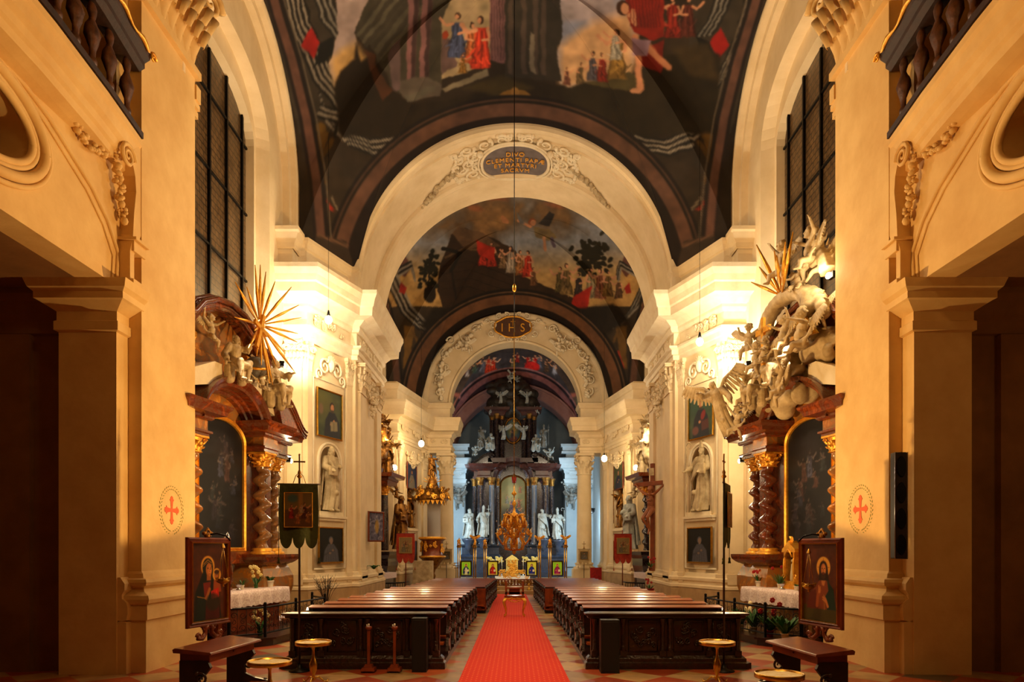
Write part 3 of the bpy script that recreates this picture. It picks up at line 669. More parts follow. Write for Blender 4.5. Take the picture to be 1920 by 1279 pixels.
    for (x0, x1, z0, z1) in ((-.78, .78, 1.42, 7.0),): m.tube([(x0, -.01, z0), (x1, -.01, z0), (x1, -.01, z1), (x0, -.01, z1), (x0, -.01, z0)], .035, 6)
    m.T = None
    mp = lambda u, v, h: W(D1, u, -.04 - h, 7.4 + v)
    cscroll(m, mp, -.3, 0, .25, 1, .045, 1); cscroll(m, mp, .3, 0, .25, 2.1, .045, -1); m.ell(mp(0, .1, .02), (.12, .12, .2)); cscroll(m, mp, -.55, -.25, .16, 4, .035, -1); cscroll(m, mp, .55, -.25, .16, 5.3, .035, 1)
    for k in range(7): a = -1 + k / 3; m.tube([mp(0, .1, .02), mp(.25 * math.sin(a), .1 + .3 * math.cos(a), .05)], [.05, .02], 5)
    mp = lambda u, v, h: W(D1, u, -.1 - h, 8.6 + v)
    rococo(m, mp, .13, 4 , 12, .03, (.8, .12)); garland(m, [W(D1, -.8, -.12, 9.02), W(D1, .8, -.12, 9.02)], .05, 6, 1.)
    mp = lambda u, v, h: V((-4.97 + h, 23.5 + u, v))
    rococo(m, lambda u, v, h: mp(u, 8.6 + v, h), .14, 5, 16, .03, (1.7, .13)); garland(m, [(-4.86, 21.7, 9.05), (-4.86, 25.4, 9.05)], .05, 7, 1.)
    garland(m, [(-4.9, 22.7, 7.6), (-4.9, 23.0, 7.2), (-4.88, 23.5, 7.0), (-4.9, 24.0, 7.2), (-4.9, 24.3, 7.6)], .13, 8, 1.3); garland(m, [(-4.88, 23.5, 7.7), (-4.88, 23.5, 6.5)], .15, 9, 1.3)
    struct('trim_12_%s_first_stucco' % sd, m, stucco)
    # --- second bay wall
    m = M(); m.box(-7.0, -6.6, 25.4, 31.9, 0, 17); struct('wall_%s_second_bay' % sd, m, plaster)
    m = lateral_rib(29.2, 3.5, 11.2, 3.2, 9.7, -6.62, -6.16, .38); struct('trim_13_%s_second_rib' % sd, m, plaster)
    # --- second pier carrying the chancel arch
    m = M(); pier_body(m, P2L, 9.8, D2, -.35, .55, 3.05, 4.75, 1); struct('wall_%s_second_pier' % sd, m, plaster)
    m = M(); m.prism([(x, y, 7.07) for x, y in P2U], (0, 0, 2.5)); struct('wall_%s_chancel_impost' % sd, m, plaster)
    m = M(); m.sweep(entab(7.07, 8.92, .62), P2U[:5]); struct('trim_14_%s_second_cornice' % sd, m, plaster)
    m = M(); m.sweep([(0, 8.9), (0.02, 8.95), (0.02, 9.4), (.08, 9.44), (.1, 9.52), (.16, 9.6), (.16, 9.7), (0, 9.75)], P2U[:5]); struct('trim_15_%s_second_attic' % sd, m, plaster)
    m = M(); m.sweep([(0, 0), (.16, 0), (.16, .8), (.12, .84), (0, .86)], P2L[:4]); struct('baseboard_%s_second_pier' % sd, m, stone)
    m = M(); m.sweep([(0, .82), (.17, .84), (.17, .92), (.12, .95), (.1, 1.02), (.15, 1.06), (.15, 1.14), (.08, 1.18), (.05, 1.28), (0, 1.3)], P2L[:4])
    T2 = Tm(D2[0], D2[1]) @ Rz(D2[2])
    strip(m, Tm(-5.9, 31.7), .5, 6.1, 7.07, .9); strip(m, T2 @ Tm(-1.95, 0), .3, 6.1, 7.07, .9); strip(m, T2 @ Tm(1.6, 0), .55, 6.1, 7.07, .9)
    m.T = T2; m.tube([(-.35 + a * 1.2, -.02, 4.75 + (b - 4.62) * 1.2 if b > 4.62 else b) for a, b in ar], .05, 8); m.box(-1.15, .5, -.16, .02, 2.9, 3.02)
    m.tube([(-1.2, -.01, 1.4), (.6, -.01, 1.4), (.6, -.01, 6.0), (-1.2, -.01, 6.0), (-1.2, -.01, 1.4)], .035, 6); m.T = None
    mp = lambda u, v, h: W(D2, u - .2, -.06 - h, 6.4 + v)
    rococo(m, mp, .3, 11, 12, .05, (.9, .3)); garland(m, [W(D2, -1.2, -.12, 6.7), W(D2, -.6, -.12, 6.3), W(D2, -.1, -.12, 6.2), W(D2, .4, -.12, 6.3), W(D2, 1.1, -.12, 6.7)], .13, 12, 1.)
    rococo(m, lambda u, v, h: W(D2, u, -.08 - h, 7.72 + v), .15, 13, 18, .03, (1.9, .13)); rococo(m, lambda u, v, h: V((-4.0 + u, 35.95 - h, 7.7 + v)), .14, 14, 6, .03, (.45, .1))
    struct('trim_16_%s_second_pilasters' % sd, m, plaster)
    # chancel column
    cl = thing('chancel_column', 'round cream column under the %s end of the chancel arch' % sd, 'column', (-3.68, 36.45, 0), kind='structure')
    m = M(); m.lathe([(.40, 1.3), (.40, 2.5), (.36, 5.94)], n=28); part('shaft', m, plaster, cl)
    m = M(); capital_round(m, .36, 1.13, (0, 0, 5.94)); part('capital', m, plaster, cl)
    m = M(); m.box(-.62, .62, -.5, .6, 0.3, .95); m.lathe([(.56, .95), (.58, 1.0), (.56, 1.06), (.47, 1.1), (.45, 1.16), (.5, 1.2), (.5, 1.26), (.42, 1.3)], n=28); part('base', m, plaster, cl)
    # choir
    m = M(); m.box(-5.3, -4.9, 37.4, 43.0, 0, 13); struct('wall_%s_choir' % sd, m, bluewall)
    m = M(); m.box(-5.3, -3.15, 43.0, 44.5, 0, 7.78); m.box(-3.75, -3.2, 42.86, 43, .9, 5.5); struct('wall_%s_choir_pier' % sd, m, bluewall)
    m = M(); pc = [(-4.9, 43.0), (-3.15, 43.0), (-3.15, 44.5)]
    m.sweep(entab(6.05, 7.78, .42), pc); m.sweep([(0, 8.0), (.25, 8.02), (.25, 8.15), (.18, 8.2), (.18, 8.4), (.28, 8.45), (.3, 8.6), (0, 8.6)], pc); m.box(-4.9, -3.2, 42.98, 44.5, 7.75, 8.6)
    m.T = Tm(-3.7, 42.9, 5.45); capital(m, .9, .1, .6); m.T = Tm(-4.5, 42.9, 5.45); capital(m, .5, .1, .6); m.T = None
    garland(m, [(-4.2, 42.4, 6.75), (-3.9, 42.4, 6.6), (-3.5, 42.4, 6.6), (-3.25, 42.4, 6.75)], .05, 4)
    struct('trim_17_%s_choir_cornice' % sd, m, mat('choir_stucco', (.80, .84, .85), (.72, .78, .80), .75, scale=2) if SIDE < 0 else bpy.data.materials['choir_stucco'])
SIDE = -1
# transverse arches
def arch_band(R, zc, prof, z0, n=56):
    m = M(); cur = [((R, 0, z0), (-1, 0, 0), (0, 1, 0))]
    for i in range(n + 1): a = PI * i / n; cur.append(((R * math.cos(a), 0, zc + R * math.sin(a)), (-math.cos(a), 0, -math.sin(a)), (0, 1, 0)))
    cur.append(((-R, 0, z0), (1, 0, 0), (0, 1, 0)))
    m.bend(prof, cur, cap=False); return m
AR, AZ = 5.03, 10.29
struct('ceiling_first_arch', arch_band(AR, AZ, [(-.5, 21.42), (0, 21.42), (.1, 21.45), (.14, 21.56), (.1, 21.68), (.02, 21.72), (.0, 21.8), (0, 22.05), (-.06, 22.08), (-.06, 22.2), (0, 22.22), (0, 24.0), (.1, 24.03), (.16, 24.16), (.12, 24.28), (.12, 25.6), (.05, 25.66), (-.5, 25.66)], 9.9), plaster)
m = M(); cur = [((3.46, 0, 8.9), (1, 0, 0), (0, 1, 0))]
for i in range(49): a = PI * i / 48; cur.append(((3.46 * math.cos(a), 0, 9.55 + 3.46 * math.sin(a)), (math.cos(a), 0, math.sin(a)), (0, 1, 0)))
cur.append(((-3.46, 0, 8.9), (-1, 0, 0), (0, 1, 0)))
m.bend([(0, 37.4), (0, 36.28), (.05, 36.25), (.1, 36.25), (.13, 36.3), (.16, 36.32), (1.2, 36.32), (1.23, 36.28), (1.27, 36.2), (1.4, 36.15), (1.5, 36.15), (1.56, 36.2), (1.58, 36.4), (1.58, 37.4)], cur, cap=False)
struct('ceiling_chancel_arch', m, plaster)
m = M(); cur = []
for i in range(49): a = PI * i / 48; cur.append(((3.9 * math.cos(a), 0, 7.78 + 3.95 * math.sin(a)), (math.cos(a), 0, math.sin(a)), (0, 1, 0)))
m.bend([(0, 44.5), (0, 43.2), (.05, 43.1), (.55, 43.0), (.57, 42.9), (.68, 42.85), (.72, 42.95), (.72, 43.4)], cur, cap=False)
struct('ceiling_choir_arch', m, mat('pink_plaster', (.62, .42, .36), (.55, .36, .31), .8, scale=2))
m = M(); n = 32
for j in range(n): pass
m.add([(5.2 * math.cos(PI * i / n), 44.4 + 4.6 * math.sin(PI * i / n), z) for z in (0, 9.0) for i in range(n + 1)], [(i, i + 1, n + 2 + i, n + 1 + i) for i in range(n)], True)
m.grid(lambda u, v: (5.2 * math.cos(PI * u) * math.cos(v * PI / 2), 44.4 + 4.6 * math.sin(PI * u) * math.cos(v * PI / 2), 9.0 + 4.0 * math.sin(v * PI / 2)), n, 12)
struct('wall_apse', m, bluewall)
m = M(); m.box(-9, 9, 37.35, 37.5, 13.2, 19); m.box(-8, 8, 13, 50, 19, 19.2); m.box(-12, 12, -2.2, -2, 0, 19); m.box(-12, 12, -2, 13, 17, 17.2); m.box(-8, -5.2, 43.2, 43.4, 7, 14); m.box(5.2, 8, 43.2, 43.4, 7, 14); struct('wall_outer', m, darkwall)
# vaults: sail surfaces over a chamfered plan, their frescoes as painted colour
def arcz(R, zc, zmin): return lambda p: max(zmin, zc + math.sqrt(max(0, R * R - p[0] ** 2)))
def vault(name, edges, centre, za, ns, paint, step=.045, pw=2.2):
    B = []
    for (p, q, fz) in edges:
        D_ = []
        for i in range(1501): t = .5 - .5 * math.cos(PI * i / 1500); x = p[0] + (q[0] - p[0]) * t; y = p[1] + (q[1] - p[1]) * t; D_.append((x, y, fz((x, y))))
        D_ = np.array(D_); cum = np.concatenate([[0], np.cumsum(np.linalg.norm(np.diff(D_, axis=0), axis=1))]); k = max(2, int(cum[-1] / step))
        for i in range(k): B.append(tuple(np.interp(cum[-1] * i / k, cum, D_[:, j]) for j in range(3)))
    B = np.array(B); n = len(B); c = np.array(centre)
    s = (np.linspace(0, 1, ns + 1) ** .8)[:, None]
    X = c[0] + (B[None, :, 0] - c[0]) * s; Y = c[1] + (B[None, :, 1] - c[1]) * s; K = int(2.4 / step); kr = np.exp(-np.linspace(-2, 2, 2 * K + 1) ** 2); kr /= kr.sum()
    bs = np.convolve(np.concatenate([B[-K:, 2], B[:, 2], B[:K, 2]]), kr, 'valid'); wgt = s ** 7; bz = B[None, :, 2] * wgt + bs[None, :] * (1 - wgt)
    Z = bz + (za - bz) * (1 - s ** pw)
    vs = np.stack([X, Y, Z], -1).reshape(-1, 3)
    u = VX + X.ravel() / np.maximum(Y.ravel(), 1) * F; v = HZ - (Z.ravel() - CH) / np.maximum(Y.ravel(), 1) * F
    me = bpy.data.meshes.new(name); i = np.arange(n); i2 = (i + 1) % n; f = []
    for j in range(ns): f.append(np.stack([j * n + i, j * n + i2, (j + 1) * n + i2, (j + 1) * n + i], -1))
    f = np.concatenate(f); me.vertices.add(len(vs)); me.vertices.foreach_set('co', vs.ravel()); me.loops.add(f.size); me.loops.foreach_set('vertex_index', f.ravel().astype(np.int32))
    me.polygons.add(len(f)); me.polygons.foreach_set('loop_start', np.arange(0, f.size, 4, dtype=np.int32)); me.update(calc_edges=True)
    me.polygons.foreach_set('use_smooth', np.ones(len(f), bool))
    a = me.color_attributes.new('Col', 'FLOAT_COLOR', 'POINT'); cc = np.ones((len(vs), 4), np.float32); cc[:, :3] = srgb2lin(paint.sample(u, v)); a.data.foreach_set('color', cc.ravel()); me.update()
    me.materials.append(fresco); o = bpy.data.objects.new(name, me); C.objects.link(o); o['kind'] = 'structure'; return o
def latz(cy, a, zs, b, z0):
    return lambda p: (zs + b * math.sqrt(max(0, 1 - ((p[1] - cy) / a) ** 2))) if abs(p[1] - cy) < a - .01 else z0
# ---------------------------------------------------------------- vault frescoes
def mir(pts): return [(1932 - x, y) for x, y in pts]
def stripes(p, path, n, wd, c0=(.50, .46, .40), c1=(.08, .07, .06), dx=0, dy=1):
    for k in range(n):
        q = [(x + dx * k * wd, y + dy * k * wd) for x, y in path]; p.line(q, wd * 1.05, c0 if k % 2 else c1, .9)
def finish(p, k=2):                                   # brushy softening and plaster mottling
    for _ in range(k):
        q = np.pad(p.a, ((1, 1), (1, 1), (0, 0)), 'edge'); p.a[:] = (q[1:-1, 1:-1] * 2 + q[:-2, 1:-1] + q[2:, 1:-1] + q[1:-1, :-2] + q[1:-1, 2:]) / 6
    g = p.a.mean(-1, keepdims=True); p.a[:] = (g + (p.a - g) * .85) * (1 + p.nz(60, .16, 2)[..., None] + p.nz(18, .12, 2)[..., None])
def fresco1():
    p = Paint(460, -120, 1472, 560, 860, 578, (.15, .11, .07), 3)
    p.a += p.nz(9, .05)[..., None] * np.array((1., .9, .6)); n1 = p.nz(14, 1); n2 = p.nz(40, 1)
    # painted masonry in the corners
    for f in (lambda q: q, mir):
        p.poly(f([(478, -60), (640, -60), (640, 120), (660, 250), (560, 250), (520, 80)]), (.20, .17, .13))
        stripes(p, f([(520, -60), (548, 60), (590, 150), (650, 230)]), 9, 4.5, dx=.9, dy=-.6)
        stripes(p, f([(575, -60), (600, 30), (625, 70)]), 7, 5, (.46, .44, .40), (.12, .11, .10), dx=1, dy=-.3)
        stripes(p, f([(600, 175), (606, 205), (640, 240)]), 6, 4.5, dx=.3, dy=1)
        stripes(p, f([(602, 198), (640, 210), (634, 238)]), 5, 5, dx=-.3, dy=1)
        stripes(p, f([(642, 245), (690, 262), (745, 252)]), 7, 5, dx=.4, dy=1)
        p.poly(f([(583, 52), (600, 78), (588, 112), (564, 85)]), (.62, .07, .05)); p.poly(f([(600, 78), (625, 70), (622, 110), (590, 125)]), (.06, .06, .05))
        p.poly(f([(600, 235), (618, 250), (600, 300), (612, 345), (596, 350), (584, 290)]), (.36, .24, .06)); p.ell(*f([(602, 240)])[0], 11, 9, (.40, .28, .08)); p.line(f([(585, 330), (600, 300), (622, 265)]), 9, (.30, .20, .05))
        p.poly(f([(604, 366), (630, 395), (618, 392)]), (.6, .1, .05)); p.line(f([(620, 370), (640, 400), (644, 450)]), 4, (.4, .34, .26)); p.ell(*f([(640, 420)])[0], 10, 16, (.42, .26, .16))
    # skies
    p.poly([(628, -120), (720, -120), (690, 10), (665, 55), (670, 85), (640, 130), (628, 160), (618, 120), (632, 60)], (.60, .52, .50)); p.poly([(640, 95), (665, 80), (690, 110), (650, 150), (628, 160), (622, 110)], (.72, .55, .28), .9, 8)
    p.poly([(1040, -120), (1230, -120), (1200, 40), (1180, 150), (1050, 165), (1045, 95), (1052, 70)], (.44, .46, .56)); p.poly([(1048, 85), (1110, 40), (1190, 20), (1190, 150), (1050, 165)], (.80, .60, .38), .9, 10)
    p.mix(np.clip(n1 * 1.2, 0, .35) * ((p.X > 1040) & (p.X < 1200) & (p.Y < 120)), (.75, .58, .48))
    # architecture
    p.poly([(720, -120), (880, -120), (850, 20), (830, 60), (828, 168), (735, 178), (725, 140), (712, 120), (690, 80), (665, 60), (690, 0)], (.22, .20, .15))
    stripes(p, [(668, 60), (760, -60)], 5, 8, (.30, .28, .22), (.20, .18, .14), dx=.6, dy=.8); stripes(p, [(700, 90), (800, -40)], 4, 9, (.28, .26, .2), (.20, .18, .14), dx=.7, dy=.7)
    for x in (776, 800): p.poly([(x - 8, -60), (x + 12, -60), (x + 2, 165), (x - 14, 168)], (.46, .30, .30)); p.poly([(x + 4, -60), (x + 12, -60), (x + 2, 165), (x - 6, 166)], (.22, .14, .14))
    p.poly([(735, 150), (800, 145), (828, 158), (828, 180), (760, 190)], (.32, .28, .24)); p.poly([(728, 100), (752, 70), (750, 170), (735, 172)], (.36, .28, .28))
    p.poly([(828, 40), (850, -10), (880, -40), (920, -40), (918, 118), (828, 150)], (.58, .50, .36)); p.poly([(828, 70), (850, 78), (856, 125), (828, 140)], (.36, .27, .26))
    p.ell(875, 20, 22, 60, (.66, .56, .42), 0, .6, .6)
    p.person(858, 108, 88, (.22, .26, .40), fl=-1); p.person(885, 118, 78, (.62, .30, .12)); p.person(902, 128, 100, (.72, .16, .06), fl=-1); p.person(868, 135, 36, (.45, .30, .08)); p.ell(834, 68, 6, 8, (.6, .2, .08))
    p.poly([(828, 165), (915, 128), (918, 142), (835, 172)], (.42, .38, .30))
    p.poly([(918, -60), (947, -60), (947, 118), (918, 112)], (.42, .27, .28))
    for k in range(5): p.line([(921 + 5.6 * k, -60), (921 + 5.6 * k, 112)], 1.6, (.28, .17, .18))
    p.poly([(947, -120), (1030, -120), (1048, -20), (1054, 68), (1044, 90), (1052, 150), (947, 150)], (.15, .13, .11))
    for x in (953, 978, 1000, 1015): p.poly([(x, -60), (x + 9, -60), (x + 9, 140), (x, 138)], (.25, .20, .17))
    p.poly([(994, 60), (1003, 66), (1004, 138), (994, 134)], (.40, .36, .30))
    # helmet-like dark rock, hills
    p.poly([(626, 165), (640, 132), (664, 112), (668, 82), (676, 116), (700, 100), (710, 130), (735, 168), (770, 192), (830, 190), (900, 170), (965, 145), (1060, 160), (1062, 255), (640, 255)], (.12, .085, .045), 1, 3)
    p.poly([(684, 95), (702, 102), (712, 140), (735, 168), (720, 190), (700, 150)], (.28, .15, .07)); p.poly([(760, 180), (815, 160), (815, 172), (765, 192)], (.32, .30, .25))
    p.poly([(1050, 165), (1100, 155), (1180, 142), (1230, 110), (1300, 90), (1350, 100), (1345, 250), (1060, 255)], (.13, .10, .05), 1, 3)
    p.poly([(1095, 158), (1180, 135), (1210, 150), (1200, 172), (1150, 165)], (.28, .24, .12)); p.poly([(1260, 90), (1330, 80), (1345, 150), (1290, 140)], (.24, .18, .08), .8, 5)
    p.poly([(870, 165), (940, 140), (1000, 165), (940, 185)], (.22, .18, .07), .8, 4); p.ell(965, 178, 28, 9, (.45, .31, .10)); p.ell(965, 176, 8, 12, (.5, .35, .14))
    # people on the right
    for x, y, h, r, fl in ((1062, 158, 34, (.40, .22, .16), 1), (1088, 158, 42, (.36, .28, .16), 1), (1113, 152, 58, (.28, .26, .30), -1), (1130, 152, 55, (.52, .12, .07), 1), (1158, 148, 96, (.50, .36, .12), -1), (1155, 112, 60, (.55, .52, .46), -1), (1235, 66, 74, (.34, .30, .2), 1), (1262, 72, 84, (.5, .10, .05), -1), (1290, 70, 80, (.32, .12, .08), 1)):
        p.person(x, y, h, r, fl=fl)
    p.poly([(1172, -40), (1225, -60), (1245, 10), (1245, 70), (1225, 78), (1190, 60), (1175, 30)], (.52, .09, .04)); p.poly([(1205, 95), (1245, 75), (1240, 138), (1195, 120)], (.46, .09, .05))
    p.line([(1192, 70), (1196, 120), (1200, 165)], 13, (.78, .50, .34)); p.line([(1215, 85), (1235, 110), (1252, 128)], 13, (.72, .45, .3)); p.ell(1192, 170, 11, 5, (.75, .5, .34)); p.poly([(1184, 70), (1222, 76), (1216, 104), (1186, 104)], (.55, .42, .50))
    p.ell(1168, 14, 11, 15, (.22, .12, .07)); p.ell(1171, 16, 7, 11, (.78, .52, .36)); p.line([(1180, 28), (1192, 45), (1186, 20)], 9, (.78, .52, .36))
    for k in range(10): p.line([(1178 + k * 6, -30 + k), (1184 + k * 6, 50)], 2.5, (.30, .05, .03), .6)
    # painted ribs round the vault's edges
    p.a += n2[..., None] * .012
    p.warp(3.2, 50); d = np.hypot(p.X - 965, p.Y - 540)
    for r0, r1, c in ((296, 322, (.10, .06, .05)), (322, 347, (.34, .22, .16)), (347, 352, (.10, .07, .05)), (352, 356, (.26, .17, .12)), (356, 362, (.09, .06, .05))):
        p.mix(np.clip((d - r0) / 1.5 + .5, 0, 1) * np.clip((r1 - d) / 1.5 + .5, 0, 1), c)
    for f in (lambda q: q, mir):
        e = [(486, -60), (510, 30), (535, 110), (562, 220), (580, 330), (592, 470)]
        p.line(f([(x + 12, y) for x, y in e]), 17, (.36, .23, .18)); p.line(f([(x + 24, y) for x, y in e]), 7, (.10, .07, .06)); p.line(f([(x + 1, y) for x, y in e]), 6, (.12, .08, .07)); p.line(f([(x + 31, y) for x, y in e]), 3, (.34, .29, .23))
        p.poly(f([(592, 440), (650, 452), (664, 505), (590, 470)]), (.20, .15, .11)); p.line(f([(596, 440), (652, 462)]), 5, (.38, .26, .18))
    finish(p); return p
def fresco2():
    p = Paint(700, 330, 1232, 780, 760, 643, (.20, .15, .09), 8)
    n1, n2 = p.nz(7, 1, 4), p.nz(24, 1, 3)
    p.poly([(740, 330), (1190, 330), (1195, 470), (1160, 560), (790, 560), (742, 470)], (.46, .47, .50), 1, 6)
    p.mix(np.clip(n1 * 1.8 + .55 - np.clip((p.Y - 430) / 90, 0, 1), 0, 1) * (p.Y < 500) * .95, (.36, .26, .15)); p.mix(np.clip(n1 * 2 - .25, 0, .8) * (p.Y < 470), (.58, .40, .20))
    p.mix(np.clip((p.Y - 455) / 60, 0, 1) * ((p.X < 850) | (p.X > 970)) * .9 * (p.Y < 575), (.74, .56, .28))
    for x, y, r in ((872, 374, 20), (905, 368, 26), (935, 370, 18), (1040, 385, 18), (890, 390, 15)): p.ell(x, y, r, 6, (.58, .30, .16), .2, .8, .7)
    # ship
    p.poly([(824, 500), (836, 470), (846, 440), (872, 428), (925, 446), (968, 470), (985, 520), (1080, 560), (1070, 590), (830, 575), (820, 545)], (.19, .12, .065))
    p.poly([(848, 438), (858, 426), (905, 436), (940, 462), (870, 466)], (.36, .25, .15)); p.line([(835, 482), (870, 466), (925, 472), (975, 500)], 4, (.34, .24, .13)); p.line([(830, 466), (864, 474), (845, 508)], 6, (.09, .07, .04)); p.line([(848, 510), (855, 560)], 4, (.10, .07, .04))
    for k in range(4): p.line([(828, 500 + 14 * k), (880, 490 + 16 * k), (960, 520 + 14 * k)], 1.5, (.11, .07, .04), .8)
    # trees
    rg = random.Random(4)
    for k in range(70): p.ell(rg.gauss(806, 9), rg.choice((482, 508, 532)) + rg.gauss(0, 7), 5, 3.2, (.11, .10, .04), rg.random() * 3, .4)
    p.line([(800, 560), (804, 520), (808, 475)], 2.5, (.12, .08, .04)); p.ell(806, 552, 12, 16, (.12, .08, .04))
    for k in range(90): p.ell(rg.gauss(1105, 16), rg.gauss(482, 15), 6, 4, (.13, .11, .05), rg.random() * 3, .4)
    for x, y, h, r, fl in ((905, 498, 42, (.62, .12, .05), 1), (922, 500, 48, (.66, .14, .06), -1), (942, 504, 40, (.45, .33, .2), 1), (958, 512, 52, (.55, .48, .4), -1), (975, 516, 48, (.5, .30, .12), 1), (990, 520, 52, (.66, .15, .06), -1), (1000, 535, 34, (.4, .24, .12), 1), (1050, 548, 50, (.34, .28, .12), -1), (1062, 552, 60, (.42, .32, .16), 1), (1085, 556, 46, (.16, .13, .12), -1), (1108, 560, 60, (.50, .44, .3), 1), (1125, 560, 58, (.48, .26, .16), -1), (1140, 556, 50, (.42, .30, .12), 1), (1160, 560, 40, (.32, .2, .1), -1)):
        p.person(x, y, h, r, fl=fl)
    p.poly([(1075, 556), (1110, 536), (1100, 580), (1070, 575)], (.66, .10, .05)); p.poly([(893, 450), (928, 465), (925, 490), (897, 478)], (.66, .12, .05))
    # flying angel
    p.poly([(1000, 425), (1030, 430), (1045, 445), (1030, 452), (1005, 445)], (.42, .34, .2)); p.line([(1020, 446), (1022, 468)], 6, (.66, .44, .3)); p.line([(1034, 448), (1040, 462)], 6, (.3, .24, .3)); p.ell(998, 416, 7, 7, (.5, .25, .12)); p.ell(1000, 418, 5, 5, (.72, .46, .3)); p.line([(995, 425), (972, 414)], 5, (.72, .46, .3))
    p.poly([(1010, 420), (1030, 396), (1040, 402), (1030, 425)], (.15, .13, .12)); p.poly([(985, 420), (968, 396), (975, 420)], (.36, .35, .34)); p.ell(946, 412, 9, 5, (.62, .38, .22), .8)
    for f in (lambda q: q, mir):
        stripes(p, f([(722, 520), (752, 585), (786, 618)]), 6, 4, dx=.9, dy=-.5); p.poly(f([(735, 470), (755, 470), (772, 500), (758, 520), (738, 500)]), (.36, .2, .16)); stripes(p, f([(745, 505), (770, 490), (775, 515)]), 4, 4, dx=.2, dy=1)
        p.poly(f([(752, 530), (762, 540), (758, 552), (748, 548)]), (.6, .1, .06)); stripes(p, f([(786, 602), (810, 612), (845, 606)]), 5, 3.5); p.poly(f([(756, 610), (778, 612), (772, 650), (768, 695), (756, 690), (758, 640)]), (.40, .27, .08)); p.line(f([(764, 690), (772, 660)]), 5, (.6, .16, .08)); p.line(f([(772, 620), (782, 640)]), 5, (.36, .24, .08))
    p.poly([(815, 575), (900, 585), (1010, 590), (1150, 570), (1180, 600), (1100, 650), (830, 650), (790, 610)], (.11, .08, .045), 1, 4)
    p.warp(2.6, 45); d = np.hypot(p.X - 964, p.Y - 757)
    for r0, r1, c in ((168, 186, (.11, .065, .045)), (186, 204, (.42, .26, .15)), (204, 208, (.12, .08, .05)), (208, 211, (.36, .25, .15)), (211, 216, (.10, .07, .05))):
        p.mix(np.clip((d - r0) / 1.2 + .5, 0, 1) * np.clip((r1 - d) / 1.2 + .5, 0, 1), c)
    for f in (lambda q: q, mir):
        e = [(700, 520), (722, 570), (738, 640), (745, 720)]; p.line(f(e), 12, (.36, .22, .15)); p.line(f([(x + 9, y) for x, y in e]), 4, (.1, .07, .05))
    finish(p); return p
def fresco3():
    p = Paint(820, 640, 1106, 840, 500, 350, (.20, .17, .17), 5); n1 = p.nz(12, 1)
    p.mix(np.clip(n1, 0, .6), (.32, .28, .27))
    for x, y, h, r, fl in ((868, 702, 24, (.55, .10, .08), -1), (876, 706, 20, (.5, .48, .5), 1), (890, 700, 26, (.22, .28, .24), 1), (905, 698, 30, (.30, .28, .30), 1), (916, 700, 34, (.66, .16, .05), 1), (925, 702, 34, (.62, .14, .05), 1), (962, 696, 32, (.34, .3, .2), 1), (970, 680, 20, (.5, .1, .06), -1), (990, 690, 26, (.62, .08, .05), -1), (1003, 694, 30, (.68, .08, .05), 1), (1012, 690, 26, (.3, .3, .34), -1), (1025, 698, 26, (.3, .2, .12), 1), (1040, 702, 22, (.5, .48, .5), -1)):
        p.person(x, y, h, r, fl=fl)
    p.ell(998, 688, 14, 10, (.66, .08, .05))
    p.warp(2, 36); d = np.hypot(p.X - 965, (p.Y - 815) * 1.02)
    for r0, r1, c in ((80, 112, (.16, .09, .10)), (112, 122, (.42, .24, .23)), (122, 126, (.14, .09, .1)), (126, 129, (.46, .30, .28))):
        p.mix(np.clip((d - r0) + .5, 0, 1) * np.clip((r1 - d) + .5, 0, 1), c)
    for f in (lambda q: q, mir): p.poly(f([(846, 736), (862, 738), (866, 748), (850, 742)]), (.52, .30, .28)); p.ell(*f([(846, 752)])[0], 5, 12, (.3, .34, .28))
    finish(p, 1); p.a[:] = np.clip(p.a * 1.5, 0, 1); return p
ew = 6.16; la = latz(16.2, 3.3, 12.1, 3.4, 10.83); fa = lambda p: max(10.83, AZ + math.sqrt(max(0, AR * AR - p[0] ** 2))); flat = lambda z: (lambda p: z)
E1 = [((-ew, 14.2), (-ew, 19.5), la), ((-ew, 19.5), (-5.03, 21.5), flat(10.83)), ((-5.03, 21.5), (5.03, 21.5), fa), ((5.03, 21.5), (ew, 19.5), flat(10.83)), ((ew, 19.5), (ew, 14.2), la),
      ((ew, 14.2), (-ew, 14.2), lambda p: 14.8 + 2.2 * math.sqrt(max(0, 1 - (p[0] / ew) ** 2)))]
vault('ceiling_first_vault', E1, (0, 17.6), 16.9, 210, fresco1())
lb = latz(29.2, 3.5, 11.2, 3.2, 9.75); fb = lambda p: max(9.75, 9.62 + math.sqrt(max(0, AR * AR - p[0] ** 2))); fc = lambda p: max(9.75, AZ + math.sqrt(max(0, AR * AR - p[0] ** 2)))
E2 = [((-ew, 25.9), (-ew, 32.8), lb), ((-ew, 32.8), (-5.03, 36.25), flat(9.75)), ((-5.03, 36.25), (5.03, 36.25), fb), ((5.03, 36.25), (ew, 32.8), flat(9.75)), ((ew, 32.8), (ew, 25.9), lb), ((ew, 25.9), (5.03, 25.62), flat(10.2)), ((5.03, 25.62), (-5.03, 25.62), fc), ((-5.03, 25.62), (-ew, 25.9), flat(10.2))]
vault('ceiling_second_vault', E2, (0, 31.0), 16.6, 170, fresco2(), .05)
fd = lambda p: max(9.2, 9.5 + math.sqrt(max(0, 3.5 ** 2 - p[0] ** 2))); fe = lambda p: max(7.8, 7.78 + math.sqrt(max(0, 4.66 ** 2 - p[0] ** 2)))
